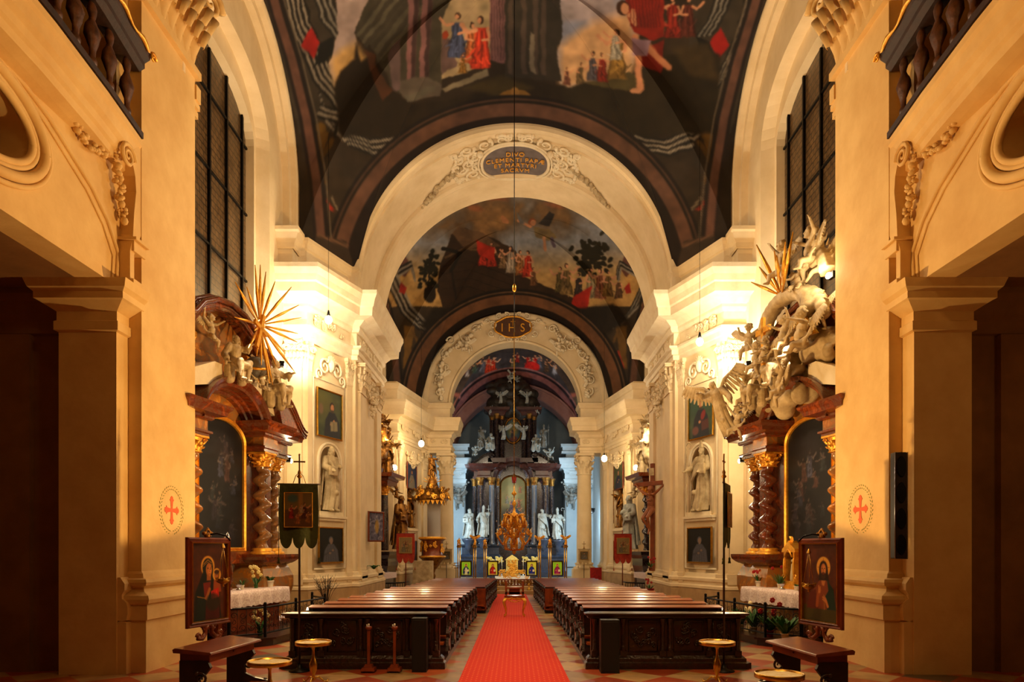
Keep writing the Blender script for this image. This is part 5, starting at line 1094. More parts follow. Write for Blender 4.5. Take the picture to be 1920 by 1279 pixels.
for SIDE in (-1, 1):
    sd = LR('left', 'right')
    t = thing('side_altar', LR('near left altar with dark painting, amber twisted columns and gilded rays above', 'near right altar with dark painting, red twisted columns and crowded cloud above'), 'altar', AO, AR_)
    # platform follows the iron rail
    Wi = (Tm(*AO) @ Rz(AR_)).inverted(); pf = [(-6.35, 13.2), (-5.95, 13.55), (-5.35, 13.85), (-5.05, 14.25), (-4.62, 16.9), (-5.2, 17.9), (-5.9, 18.6), (-6.5, 18.9), (-6.55, 13.2)]
    m = M(); m.prism([Wi @ V((x, y, 0)) for x, y in pf][::-1], (0, 0, .13)); m.prism([Wi @ V((x + .02, y, .13)) for x, y in [(-6.35, 13.15), (-5.95, 13.5), (-5.33, 13.8), (-5.0, 14.22), (-4.57, 16.92), (-5.17, 17.95), (-6.5, 18.95), (-6.55, 13.15)]][::-1], (0, 0, .04))
    part('platform', m, wood, t)
    prof = [(0, .17), (.10, .17), (.10, .3), (.04, .36), (.0, .46), (.0, .6), (.08, .8), (.15, 1.1), (.15, 1.35), (.07, 1.55), (.03, 1.62), (.14, 1.68), (.2, 1.74), (.22, 1.8), (.22, 1.87), (0, 1.87)]
    for s in (-1, 1):
        q = [(s * .98, .15), (s * .98, -.5), (s * 1.6, -.5), (s * 1.6, -.28), (s * 2.42, -.28), (s * 2.42, .15)]
        q = q if s > 0 else q[::-1]
        m = M(); m.sweep(prof, q); m.box(min(s * 1, s * 2.4), max(s * 1, s * 2.4), -.27, .1, .17, 1.85); part('pedestal', m, goldmarble, t, 'swelling ochre marble pedestal')
        m = M(); m.sweep([(.12, 1.66), (.18, 1.7), (.24, 1.76), (.26, 1.82), (.26, 1.88), (0, 1.88)], q); m.sweep([(0, .17), (.13, .17), (.13, .28), (0, .3)], q); part('pedestal_moulding', m, redmarble, t)
        m = M(); m.T = Tm(s * 1.64, -.31, 1.2); volute(m, (0, 0, 0), (1, 0, 0), (0, 0, 1), .12, .03); leaf(m, (0, 0, -.05), (0, -1, 0), (1, 0, 0), .4, .2, .12); part('pedestal_scroll', m, darkgold, t)
        cm = LR(brownmarble, redmarble) if s > 0 else goldmarble
        for x, y, r in ((s * 1.28, -.34, .19), (s * 2.2, -.1, .175)):
            m = M(); twist(m, (x, y), r, 2.02, 3.92, 5.2 if s > 0 else -5.2); part('twisted_column', m, cm if abs(x) < 2 else redmarble if SIDE > 0 else brownmarble, t)
            m = M(); m.lathe([(r * 1.5, 0), (r * 1.55, .03), (r * 1.4, .06), (r * 1.1, .08), (r * 1.25, .12), (r * 1.0, .15)], (x, y, 1.88), 20); part('column_base', m, gold, t, 'gilded column base')
            m = M(); capital_round(m, r * .95, .33, (x, y, 3.92)); part('column_capital', m, gold, t, 'gilded leafy capital')
        m = M(); m.box(s * 1.64, s * 1.86, -.22, .12, 1.88, 3.92) if s > 0 else m.box(s * 1.86, s * 1.64, -.22, .12, 1.88, 3.92); m.box(min(s * .86, s * 2.5), max(s * .86, s * 2.5), -.02, .12, 1.88, 5.1); part('back_pilaster', m, redmarble, t)
        m = M(); m.T = Tm(s * 1.75, -.22, 3.92); capital(m, .26, .1, .33); part('pilaster_capital', m, gold, t, 'gilded pilaster capital')
        q = [(s * .98, .15), (s * .98, -.56), (s * 1.58, -.56), (s * 1.62, -.34), (s * 2.44, -.34), (s * 2.44, .15)]; q = q if s > 0 else [(s * 1.66, .15), (s * 1.66, -.5), (s * .98, -.5), (s * .98, .15)]
        m = M(); m.sweep([(0, 4.25), (.02, 4.25), (.02, 4.31), (.07, 4.33), (.07, 4.37), (0, 4.38)], q); m.sweep([(0, 4.58), (.05, 4.59), (.09, 4.62), (.09, 4.66), (.26, 4.70), (.28, 4.78), (.34, 4.84), (.36, 4.9), (0, 4.92)], q); part('cornice', m, redmarble, t)
        m = M(); m.sweep([(0, 4.37), (0, 4.6)], q, cap=False); m.box(min(s * .98, s * (2.44 if s > 0 else 1.66)), max(s * .98, s * (2.44 if s > 0 else 1.66)), -.3, .1, 4.3, 4.9); part('frieze', m, goldmarble, t)
        if s < 0: continue
        m = M(); scroll_gable(m, s * 1.6, s * 2.74, 4.9, 5.62, -.66, -.1); part('scrolled_gable', m, redmarble, t)
    m = M(); m.box(-.98, .98, -.08, .12, 1.88, 4.6); m.prism([(.98 * math.cos(PI * i / 20), -.08, 4.55 + .92 * math.sin(PI * i / 20)) for i in range(21)], (0, .2, 0)); part('central_panel', m, goldmarble, t)
    cur = []
    for i in range(25): a = PI * i / 24; cur.append(((1.0 * math.cos(a), 0, 4.62 + .78 * math.sin(a)), (math.cos(a), 0, math.sin(a)), (0, 1, 0)))
    m = M(); m.bend([(-.06, .1), (-.06, -.2), (0, -.22), (.02, -.3), (.06, -.32), (.08, -.5), (.14, -.52), (.2, -.6), (.28, -.64), (.28, .1)], cur, cap=True); part('arched_cornice', m, redmarble, t)
    m = M(); m.box(-1.15, 1.15, -.18, 0, 1.68, 1.95); part('painting_ledge', m, redmarble, t)
    # upper storey
    m = M(); m.box(-1.7, 1.7, -.02, .2, 5.0, 6.55); m.prism([(a, -.02, b) for a, b in [(-1.1, 6.5), (1.1, 6.5), (.9, 7.0), (.4, 7.2), (-.4, 7.2), (-.9, 7.0)]], (0, .2, 0)); part('upper_panel', m, goldmarble, t)
    m = M(); up = [(-1.95, 6.45), (-1.6, 6.6), (-1.2, 6.72), (-.95, 7.0), (-.5, 7.22), (0, 7.3), (.5, 7.22), (.95, 7.0), (1.2, 6.72), (1.6, 6.6), (1.95, 6.45)]
    for k, (d, th) in enumerate(((0, .07), (-.1, .06), (-.18, .045), (.08, .05))): m.tube([(a, -.38 + .06 * k, b + d) for a, b in up], th, 6)
    m.prism([(a, -.36, b + .04) for a, b in up] + [(a, -.36, b - .2) for a, b in up[::-1]], (0, .4, 0)); part('upper_cornice', m, redmarble, t)
    m = M()
    for s in (-1, 1):
        for x in (1.02, 1.5): m.box(s * x - .09, s * x + .09, -.16, 0, 5.45, 6.45); m.box(s * x - .12, s * x + .12, -.2, 0, 6.3, 6.42); garland(m, [(s * x, -.2, 5.7), (s * x, -.2, 6.3)], .06, 3)
    part('upper_pilasters', m, gold, t, 'gilded pilaster strips')
    for s in (-1, 1):
        m = M(); m.prism([(s * .5, -.5, 5.45), (s * 1.75, -.5, 5.12), (s * 1.75, -.5, 5.3), (s * 1.55, -.5, 5.5), (s * .75, -.5, 5.85), (s * .5, -.5, 5.85)][::s], (0, .45, 0)); volute(m, (s * 1.85, -.35, 5.5), (s, 0, 0), (0, 0, 1), .2, .06)
        part('sloping_plinth', m, stucco, t, 'pale stone sloping plinth')
    p = dark_altarpiece(3 if SIDE < 0 else 17); a0, b0 = canvas_mesh(p, 1.6, 2.76, 60, 100, .42); t2 = part('altar_painting', a0, painted, t, 'dark arched oil painting', loc=(0, -.13, 2.04), col=b0)
    part('gilt_frame', frame_mesh(1.6, 2.76, .1, .08, .42), gold, t, 'gilded picture frame', loc=(0, -.1, 2.04))
    m = M(); m.box(-1.15, 1.15, -.85, -.3, .17, 1.08); m.box(-1.28, 1.28, -.98, -.25, 1.05, 1.12); m.box(-1.0, 1.0, -.87, -.85, .3, .95); part('altar_table', m, redwood if SIDE < 0 else brownmarble, t)
    # lace cloth
    m = M()
    def cl(u, v):
        x = -1.34 + 2.68 * u; s = v * 1.05
        if s < .72: y, z = -.28 - s, 1.135
        else: z = 1.135 - (s - .72); y = -1.005 - .012 * math.sin(x * 16) * (s - .72) * 6
        return (x, y, z + (.012 * math.sin(x * 30) if v > .97 else 0))
    m.grid(cl, 60, 12); m.grid(lambda u, v: (-1.345, -.28 - .72 * u, 1.13 - .24 * v), 4, 2); m.grid(lambda u, v: (1.345, -.28 - .72 * u, 1.13 - .24 * v), 4, 2, flip=True)
    solo('altar_cloth', m, lace, LR('white lace cloth hanging over the near left altar table', 'white lace cloth hanging over the near right altar table'), 'altar cloth', AO, AR_)
    # iron rail
    rp = [(-6.1, 13.5), (-5.75, 13.72), (-5.2, 14.2), (-4.98, 15.5), (-4.74, 17.0), (-5.25, 17.65)]
    t = thing('altar_rail', LR('low black wrought iron railing round the near left altar', 'low black wrought iron railing round the near right altar'), 'railing', (-5.2, 14.2, .17)); ra = [V((x + 5.2, y - 14.2, 0)) for x, y in rp]
    m = M(); m.tube([a + V((0, 0, .62)) for a in ra], .022, 6); part('top_rail', m, iron, t); m = M(); m.tube([a + V((0, 0, .08)) for a in ra], .016, 6); part('bottom_rail', m, iron, t)
    for a in ra: m = M(); m.box(a.x - .025, a.x + .025, a.y - .025, a.y + .025, 0, .68); m.ell(a + V((0, 0, .7)), .035, 8, 6); part('post', m, iron, t)
    m = M()
    for a, b in zip(ra[:-1], ra[1:]):
        L = (b - a).length; d = (b - a) / L; k = max(2, int(L / .17))
        for i in range(k):
            c = a + d * (i + .5) * L / k
            mp = lambda u, v, h: c + d * u + V((0, 0, .35 + v)); h = (-1) ** i
            cscroll(m, mp, 0, .13, .07, 0, .007, h, 1.3); cscroll(m, mp, 0, -.13, .07, PI, .007, h, 1.3); cscroll(m, mp, 0, 0, .05, PI / 2, .006, -h, 1.2)
            m.tube([mp(.07, -.26, 0), mp(.07, .26, 0)], .006, 4)
    part('scroll_panels', m, iron, t)
SIDE = -1
# ---------------------------------------------------------------- sculpture on the side altars
def ray_burst(m, c, R, n, seed, a0=0, a1=2 * PI, th=.035):
    rg = random.Random(seed)
    for i in range(n):
        a = a0 + (a1 - a0) * (i + .5) / n + rg.uniform(-.05, .05); L = R * rg.uniform(.6, 1.0); d = V((math.cos(a), -.25 + rg.uniform(-.2, .2), math.sin(a))).normalized()
        c0 = V(c) + d * .12; m.tube([c0, c0 + d * L * .5, c0 + d * L], [th * .5, th, th * .25], 4)
SIDE = -1
place('seated_figure', 'seatedbare', 'bare armed stone figure seated at left of the globe on near left altar', 'statue', creamst, A(-.25, -.62, 5.5), AR_ - .3, .78)
place('seated_saint', 'seated', 'long haired draped stone figure seated right of the globe on near left altar', 'statue', creamst, A(1.25, -.66, 5.28), AR_ - .2, .86)
place('small_angel', 'p2', 'stone child angel behind the seated pair on near left altar', 'cherub', creamst, A(-.75, -.4, 6.4), AR_, .7)
place('small_angel', 'p3', 'stone child angel crouching under the globe on near left altar', 'cherub', creamst, A(.62, -.72, 5.65), AR_, .55)
place('small_angel', 'p1', 'stone child angel between the rays and the long haired figure', 'cherub', creamst, A(.95, -.5, 6.15), AR_, .5)
m = M(); m.ell((0, 0, 0), .24, 24, 16); solo('globe', m, mat('blue_grey_globe', (.38, .34, .28), (.30, .28, .26), .4, scale=4), 'dark stone globe with gilt band between two seated figures', 'globe', A(.55, -.62, 6.05), AR_)
t = bpy.data.objects['globe']; m = M(); m.tube([(.245 * math.cos(a), .245 * math.sin(a), .08 * math.sin(a + 1)) for a in [2 * PI * i / 32 for i in range(33)]], .03, 6, False); part('gilt_band', m, gold, t, 'gilded band')
m = M(); ray_burst(m, (0, 0, 0), 1.25, 22, 3); m.ell((0, -.05, 0), (.1, .06, .1)); solo('gilded_rays', m, gold, 'star of long gilded rays bursting above the near left altar', 'ornament', A(.42, -.8, 6.95), AR_)
m = M(); m.box(-.045, .045, -.03, .03, -.45, .35); m.box(-.25, .25, -.03, .03, -.02, .07); o = solo('gilded_cross', m, gold, 'tilted gilded cross held in front of the rays, near left altar', 'cross', A(.12, -1.0, 6.75), AR_); o.rotation_euler[1] = .35
SIDE = 1
def cloud(m, c, r, seed, n=14, flat=.6):
    rg = random.Random(seed)
    for i in range(n): m.ell(V(c) + V((rg.uniform(-1, 1) * r, rg.uniform(-.5, .3) * r * flat, rg.uniform(-.7, .7) * r)), (r * rg.uniform(.25, .5), r * rg.uniform(.25, .4), r * rg.uniform(.2, .4)), 10, 7)
m = M(); cloud(m, (.3, -.3, 5.8), .75, 2, 26); cloud(m, (-.2, -.25, 6.6), .6, 3, 14); cloud(m, (.9, -.35, 5.5), .6, 4, 18); cloud(m, (-.9, -.35, 6.0), .4, 6, 10)
for i in range(16): a = PI * i / 15; m.ell((.15 + .8 * math.cos(a), -.6, 7.0 + .5 * math.sin(a)), (.2, .17, .16), 10, 7); m.ell((.15 + 1.15 * math.cos(a), -.5, 6.75 + .75 * math.sin(a)), (.17, .15, .14), 10, 7)
me = remeshed(m, .035, 'cloud_bank', 2); me.materials.append(creamst); o = link('cloud_bank', me, None, AO, AR_); o.scale = (-1, 1, 1); tag(o, 'billowing stone cloud bank swelling over the near right altar', 'sculpted cloud')
m = M(); ray_burst(m, (0, 0, 0), 1.2, 9, 5, .45, PI - .3, .045); solo('gilded_rays', m, gold, 'fan of gilded rays rising from the cloud on near right altar', 'ornament', A(.15, -.7, 7.5), AR_)
m = M(); m.box(-.05, .05, -.03, .03, -1.0, .3); m.box(-.27, .27, -.03, .03, -.04, .08); solo('gilded_cross', m, gold, 'upright gilded cross standing among the figures, near right altar', 'cross', A(.3, -1.05, 6.75), AR_)
m = M()
m.prism([(-.5, -.1, 0), (.45, -.1, .1), (.05, -.1, .62)], (0, .06, 0)); solo('triangular_ornament', m, gold, 'gilded triangular panel behind the figures on near right altar', 'ornament', A(-.5, -.55, 6.35), AR_)
for i, (x, y, z, s, r, k, lb) in enumerate([
    (.05, -.75, 8.05, .78, .1, 'p1', 'stone cherub with raised arm standing topmost above the gilded rays'), (-.75, -.6, 7.95, .85, .5, 'p2', 'stone cherub near the window bars at the top edge of cloud'),
    (-.35, -.6, 7.55, .6, -.4, 'p3', 'stone cherub tucked right of the gilded rays'), (1.35, -.8, 6.75, .7, -.9, 'p2', 'brightly lit stone cherub leaning out over the lamp beside near right altar'),
    (.75, -.95, 6.2, .62, .2, 'p1', 'stone cherub left of the tall gilded cross'), (-.35, -.95, 6.35, .72, .3, 'p2', 'stone cherub at right shoulder of the gilded cross'),
    (-.75, -.8, 6.2, .95, .2, 'p3', 'large plump stone cherub on the pale sloping plinth'), (-.95, -.5, 6.75, .6, .0, 'p1', 'stone cherub high against the orange upper panel'),
    (.2, -1.05, 6.15, .62, 0, 'p3', 'stone cherub hugging the foot of gilded cross'), (1.1, -1.0, 5.5, .6, -.3, 'p1', 'stone cherub low on the cloud beside the scrolled gable'),
    (-.3, -1.0, 5.35, .7, .6, 'p2', 'stone cherub stretched over the arched cornice'), (1.75, -.85, 4.95, .65, -.2, 'p1', 'stone cherub sitting on the scrolled gable of near right altar'),
    (1.3, -.9, 5.15, .5, .4, 'p3', 'small stone cherub between the gable and the arched cornice')]):
    place('cherub', k, lb, 'cherub', creamst, A(x, y, z), AR_ + r, s * 1.25, 'cherubs on the near right altar')
place('seated_figure', 'seatedbare', 'bearded stone figure seated right of centre in the cloud, near right altar', 'statue', creamst, A(-.05, -.85, 5.45), AR_, .8)
place('seated_saint', 'seated', 'long haired stone figure seated left of centre in the cloud, near right altar', 'statue', creamst, A(.85, -.85, 5.2), AR_ - .2, .8)
place('winged_angel', 'angel', 'stone angel with outspread wings flying off the gable of near right altar', 'statue', creamst, A(2.1, -.8, 4.8), AR_ - .8, .8, tilt=(.25, .3))
m = M(); m.tube([(-.1, 0, -.2), (0, 0, .1), (.18, 0, .35), (.1, -.05, .62), (.25, -.1, .75)], [.2, .18, .11, .07, .05]); m.cap((.2, -.1, .75), (.42, -.15, .72), .085, .035)
for i in range(6): m.cap((.1 - .05 * i, .03, .65 - .13 * i), (.02 - .05 * i, .03, .78 - .13 * i), .03, .01, 6)
wing(m, (0, .1, .3), -1, .7); wing(m, (.05, .1, .3), -1, .55, .3); limb(m, (.1, -.1, .1), (.4, -.15, .15), (0, 0, -.08), (.07, .05, .03)); limb(m, (.05, -.1, -.1), (.35, -.2, -.25), (0, 0, .08), (.07, .05, .03))
me = remeshed(m, .02, 'dragon', 2); me.materials.append(creamst); o = link('dragon', me, None, A(-1.0, -.45, 7.75), AR_); o.scale = (-1, 1, 1); tag(o, 'stone dragon rearing at the top right of near right altar', 'statue')
# lamps standing on the altars' ledges
for SIDE in (-1, 1):
    for k, (x, y, z, lb) in enumerate(((1.95, -.45, 6.5, LR('lit floodlight under the upper cornice of near left altar', 'lit floodlight between cherub and wall on near right altar')), (2.9, -.1, 4.3, LR('lit floodlight under the scrolled gable of near left altar', 'lit floodlight under the scrolled gable of near right altar')))):
        t = thing('floodlight', lb, 'lamp', A(x, y, z), AR_ + .6, 'floodlights on the altars'); m = M(); m.box(-.09, .09, -.06, .05, -.05, .07); m.box(-.02, .02, 0, .12, -.02, .02); part('housing', m, iron, t); m = M(); m.ell((0, -.08, -.02), (.075, .03, .055)); part('lens', m, bulbw, t)
for SIDE in (1,):
    t = thing('floodlight', 'lit floodlight by the stone dragon above near right altar', 'lamp', A(-1.25, -.5, 7.4), AR_, 'floodlights on the altars'); m = M(); m.box(-.09, .09, -.03, .05, -.05, .07); part('housing', m, iron, t); m = M(); m.ell((0, -.06, 0), (.08, .04, .06)); part('lens', m, bulbw, t)
    light('altar_floodlight', 'POINT', A(-1.2, -.75, 7.5) * 1 if 0 else V((-A(-1.2, -.75, 7.5).x, A(-1.2, -.75, 7.5).y, 7.5)), 60, GOLD, .08)
SIDE = -1
# ---------------------------------------------------------------- carpet and pews
SIDE = -1
def carpet_mat():
    m = mat('red_carpet', (.82, .11, .06), rough=.95); nt = m.node_tree; N = nt.nodes.new; L = nt.links.new; b = nt.nodes['Principled BSDF']
    g = N('ShaderNodeNewGeometry'); mp = N('ShaderNodeMapping'); mp.inputs['Rotation'].default_value = (0, 0, PI / 4); mp.inputs['Scale'].default_value = (9.5, 9.5, 0); L(g.outputs['Position'], mp.inputs['Vector'])
    fr = N('ShaderNodeVectorMath'); fr.operation = 'FRACTION'; L(mp.outputs['Vector'], fr.inputs[0])
    ds = N('ShaderNodeVectorMath'); ds.operation = 'DISTANCE'; ds.inputs[1].default_value = (.5, .5, 0); L(fr.outputs['Vector'], ds.inputs[0])
    lt = N('ShaderNodeMath'); lt.operation = 'LESS_THAN'; lt.inputs[1].default_value = .15; L(ds.outputs['Value'], lt.inputs[0])
    mx = N('ShaderNodeMix'); mx.data_type = 'RGBA'; mx.inputs['A'].default_value = (.66, .022, .004, 1); mx.inputs['B'].default_value = (.85, .20, .05, 1); L(lt.outputs['Value'], mx.inputs['Factor']); L(mx.outputs['Result'], b.inputs['Base Color'])
    return m
m = M(); m.prism([(-.86, 6.5, .001), (.89, 6.5, .001), (.47, 30.25, .001), (-.82, 30.25, .001)], (0, 0, .014)); solo('carpet', m, carpet_mat(), 'long red runner carpet with small dots down the aisle', 'carpet')
carve = mat('carved_dark_oak', (.10, .045, .02), (.20, .09, .04), .3, scale=14, bump=.8, bscale=26, coat=.3)
def end_profile(h):                                   # curved bench end, local (y, z)
    return [(-.42, 0), (-.42, .06), (-.36, .12), (-.30, .3), (-.33, .38), (-.28, .46), (-.12, .5), (-.1, .62), (-.16, h - .12), (-.2, h - .06), (-.12, h), (.03, h), (.06, h - .08), (.03, .62), (.1, .5), (.06, .36), (.02, .2), (.08, .08), (.08, 0)]
ORD = ['first', 'second', 'third', 'fourth', 'fifth', 'sixth', 'seventh', 'eighth', 'ninth', 'tenth']
def make_pew(w, h, label, cat='pew', loc=(0, 0, 0), group=None):
    t = thing('pew', label, cat, loc, 0, group)
    m = M(); m.box(-w / 2 + .05, w / 2 - .05, -.0, .045, .3, h - .03); part('backrest', m, wood, t)
    m = M(); m.prism([(-w / 2 + .02, -.18, h - .018), (-w / 2 + .02, .06, h + .0), (-w / 2 + .02, .06, h + .03), (-w / 2 + .02, -.02, h + .03), (-w / 2 + .02, -.18, h + .002)], (w - .04, 0, 0)); part('book_ledge', m, pewtop, t, 'glossy sloping book ledge', bev=.008)
    m = M(); m.box(-w / 2 + .05, w / 2 - .05, .03, .42, .42, .46); part('seat', m, wood, t)
    m = M(); m.box(-w / 2 + .06, w / 2 - .06, -.5, -.3, .18, .22); part('kneeling_board', m, pewtop, t)
    for s in (-1, 1):
        m = M(); x = s * w / 2; m.prism([(x - .03 * (s + 0), y * 1.0, z) for y, z in [(a, b * h / .86) for a, b in end_profile(.86)]], (s * .05, 0, 0))
        for (y, z, r, k) in ((-.22, .32, .07, 1), (-.03, .72, .06, -1), (-.0, .35, .06, 1), (-.3, .1, .05, -1)): cscroll(m, lambda u, v, q: V((x + s * (.02 + q), y + u, z + v)), 0, 0, r, k, .014, k)
        garland(m, [(x + s * .025, -.02, .45), (x + s * .025, -.1, .6)], .035, 3); part('end_panel', m, carve, t, 'carved scrolled end panel', bev=.0)
    return t
for SIDE in (-1, 1):
    sd = LR('left', 'right')
    m = M(); m.box(-3.95, -1.2, 11.42, 20.6, 0, .10); m.box(-3.9, -.93, 21.4, 28.9, 0, .1); solo('pew_platform', m, wood, 'low dark wooden platform under the %s block of pews' % sd, 'platform')
    t = thing('panelled_screen', 'dark panelled wooden front screen with little columns before the %s pews' % sd, 'screen', (-2.53, 11.5, 0))
    m = M(); m.box(-1.26, 1.26, -.02, .03, .12, .88); part('panel', m, wood, t)
    m = M(); m.sweep([(0, 0), (.08, 0), (.08, .1), (.05, .12), (.05, .17), (.02, .2), (0, .22)], [(-1.28, .1), (-1.28, -.06), (1.28, -.06), (1.28, .1)]); m.box(-1.27, 1.27, -.05, .1, 0, .2); part('plinth', m, carve, t)
    m = M(); m.sweep([(0, .84), (.03, .85), (.04, .88), (.08, .9), (.09, .93), (0, .945)], [(-1.28, .1), (-1.28, -.06), (1.28, -.06), (1.28, .1)]); m.box(-1.27, 1.27, -.05, .12, .84, .94); part('top_rail', m, wood, t)
    for x in (-1.19, -.62, -.5, .0, .5, .62, 1.19) if 0 else (-1.2, -.72, -.06, .06, .72, 1.2):
        m = M(); m.box(x - .055, x + .055, -.10, -.02, .2, .30); m.lathe([(.042, .3), (.045, .32), (.034, .34), (.032, .74), (.04, .76), (.05, .84)], (x, -.07, 0), 12); part('half_column', m, carve, t)
    for x0, x1 in ((-1.1, -.8), (-.62, -.14), (.14, .62), (.8, 1.1)):
        m = M(); xc = (x0 + x1) / 2; m.tube([(x0, -.03, .28), (x1, -.03, .28), (x1, -.03, .8), (x0, -.03, .8), (x0, -.03, .28)], .014, 6)
        rococo(m, lambda u, v, h: V((xc + u, -.03 - h, .54 + v)), .07, int(x0 * 10) + 30, 12, .014, ((x1 - x0) * .34, .17)); part('carved_relief', m, carve, t)
    base = make_pew(2.6, .83, 'wooden pew in the %s front block, first row behind the panelled screen' % sd, loc=(-2.53, 12.75, .1), group='pews of the front blocks')
    rows = [12.75, 13.72, 14.69, 15.66, 16.63, 17.6, 18.57, 19.54]
    for k, y in enumerate(rows[1:], 1):
        sh = .0 if k < 4 else .14
        o = dup(base, loc=((-2.53 + sh / 2 + .016 * k) * (-1 if SIDE > 0 else 1), y, .1 - .006 * k), label='wooden pew in the %s front block, %s row behind the panelled screen' % (sd, ORD[k])); o.scale = (1 - (sh + .0) / 2.6, 1, 1)
    base = make_pew(2.55, .76, 'darker pew of the %s farther block, first row after the gap' % sd, loc=(-2.2, 21.6, .06), group='pews of the farther blocks')
    for ch in base.children:
        if ch.name.startswith('book_ledge'): ch.data = ch.data.copy(); ch.data.materials.clear(); ch.data.materials.append(redwood)
    for k in range(1, 8): dup(base, loc=((-2.2 + .02 * k) * (-1 if SIDE > 0 else 1), 21.6 + .98 * k, .06 - .008 * k), label='darker pew of the %s farther block, %s row after the gap' % (sd, ORD[k]))
    m = M(); m.box(-1.28, 1.28, -.36, -.32, .1, .78); m.box(-1.3, 1.3, -.4, -.3, 0.1, .2)
    for x in (-1.2, -.4, .4, 1.2): m.box(x - .06, x + .06, -.4, -.36, .15, .76)
    solo('wooden_screen', m, redwood, 'plain wooden screen closing the front of the %s farther pews' % sd, 'screen', (-2.2, 21.6, 0))
    # loudspeaker cabinets before the pews
    m = M(); x, y, w, h = LR((-1.56, 11.2, .24, .88), (-1.53, 11.1, .30, .86)); m.box(-w / 2, w / 2, -.12, .12, 0, h); m.box(-w / 2 + .02, w / 2 - .02, -.125, -.118, .03, h - .03)
    solo('loudspeaker_cabinet', m, blackbox, LR('tall black upright box against the left pew screen', 'tall black upright box against the right pew screen'), 'loudspeaker', (x, y, 0), bev=.012)
    # candle tables with sand
    for (x, y, lb) in ((-3.0, 10.15, LR('gold candle table nearest the left pews', 'gold candle table nearest the right pews')), (LR(-3.02, -2.92), LR(8.4, 7.55), LR('gold candle table at lower left, beside the kneeler', 'gold candle table at lower right, cut by the picture edge'))):
        t = thing('candle_table', lb, 'candle stand', (x, y, 0), 0, 'round candle tables')
        m = M(); m.lathe([(.0001, .575), (.24, .575), (.262, .58), (.265, .63), (.255, .635), (.247, .63), (.245, .6), (.0001, .6)], n=40); part('tray', m, brass, t)
        m = M(); m.grid(lambda u, v: (.243 * v * math.cos(2 * PI * u), .243 * v * math.sin(2 * PI * u), .612 + .008 * mnoise.noise(V((9 * v * math.cos(2 * PI * u), 9 * v * math.sin(2 * PI * u), x)))), 40, 12); part('sand', m, candle, t, 'pale candle sand')
        m = M(); m.lathe([(.03, .05), (.022, .12), (.03, .16), (.05, .2), (.058, .26), (.055, .3), (.035, .36), (.022, .4), (.018, .5), (.03, .56), (.05, .575)], n=18, fn=lambda a, z: 1 + (.1 * math.sin(6 * a + 40 * z) if .17 < z < .38 else 0)); part('stem', m, brass, t)
        for k in range(3):
            a = k * 2.094 + .5; m = M(); d = V((math.cos(a), math.sin(a), 0)); m.tube([V((0, 0, .08)), d * .08 + V((0, 0, .1)), d * .15 + V((0, 0, .03)), d * .2 + V((0, 0, .015)), d * .22 + V((0, 0, .05))], [.018, .014, .012, .012, .008]); part('foot', m, brass, t)
    # prie-dieu kneelers below the icons
    kc = V((-3.84, 8.88, 0)) if SIDE < 0 else V((-3.74, 8.75, 0)); kr = math.radians(84)
    t = thing('prayer_desk', LR('reddish wooden kneeler desk under the icon of mother and child', 'reddish wooden kneeler desk under the icon of the bearded man'), 'kneeler', kc, kr)
    m = M(); m.prism([(-.64, -.25, .72), (-.64, -.24, .75), (-.64, .22, .8), (-.64, .25, .78), (-.64, .24, .74)], (1.28, 0, 0)); part('desk_top', m, redwood, t, bev=.008)
    m = M(); m.box(-.56, .56, -.18, .2, .62, .74); m.ell((0, -.19, .68), .014); part('drawer_case', m, redwood, t)
    for s in (-1, 1):
        m = M(); sp = [(.2, 0), (.2, .64), (-.16, .64), (-.2, .56), (-.12, .46), (-.05, .4), (-.06, .3), (-.2, .24), (-.4, .2), (-.44, .12), (-.4, 0)]
        m.prism([(s * .55 - .025, y, z) for y, z in sp], (.05, 0, 0)); cscroll(m, lambda u, v, h: V((s * (.57 + h), -.08 + u, .42 + v)), 0, 0, .08, 1, .02); cscroll(m, lambda u, v, h: V((s * (.57 + h), -.3 + u, .14 + v)), 0, 0, .07, 2, .02, -1); part('side_support', m, wood, t, bev=.01)
    m = M(); m.box(-.53, .53, -.42, -.16, .14, .19); part('kneeling_board', m, redwood, t)
SIDE = -1
for x, lb in ((-2.38, 'wooden candle post left of its twin before the left pew screen'), (-1.96, 'wooden candle post right of its twin before the left pew screen')):
    t = thing('candle_post', lb, 'candle holder', (x, 11.1, 0), 0, 'wooden posts before the left pews')
    m = M(); m.box(-.11, .11, -.1, .1, .03, .08, .9); m.box(-.07, .07, -.06, .06, .08, .13, .8); part('base', m, redwood, t); m = M(); m.box(-.022, .022, -.022, .022, .12, .70); part('shaft', m, redwood, t)
    m = M(); m.lathe([(.02, .68), (.05, .70), (.055, .74), (.03, .75)], n=8); part('cup', m, redwood, t); m = M(); m.cyl((0, 0, .74), (0, 0, .79), .012); m.cyl((-.03, 0, .74), (-.03, 0, .775), .01); part('candle_stubs', m, white, t, 'white candle stubs')
    for a, b in ((-1, -1), (1, -1), (1, 1), (-1, 1)): m = M(); m.ell((a * .09, b * .08, .025), .022, 8, 6); part('foot', m, wood, t)
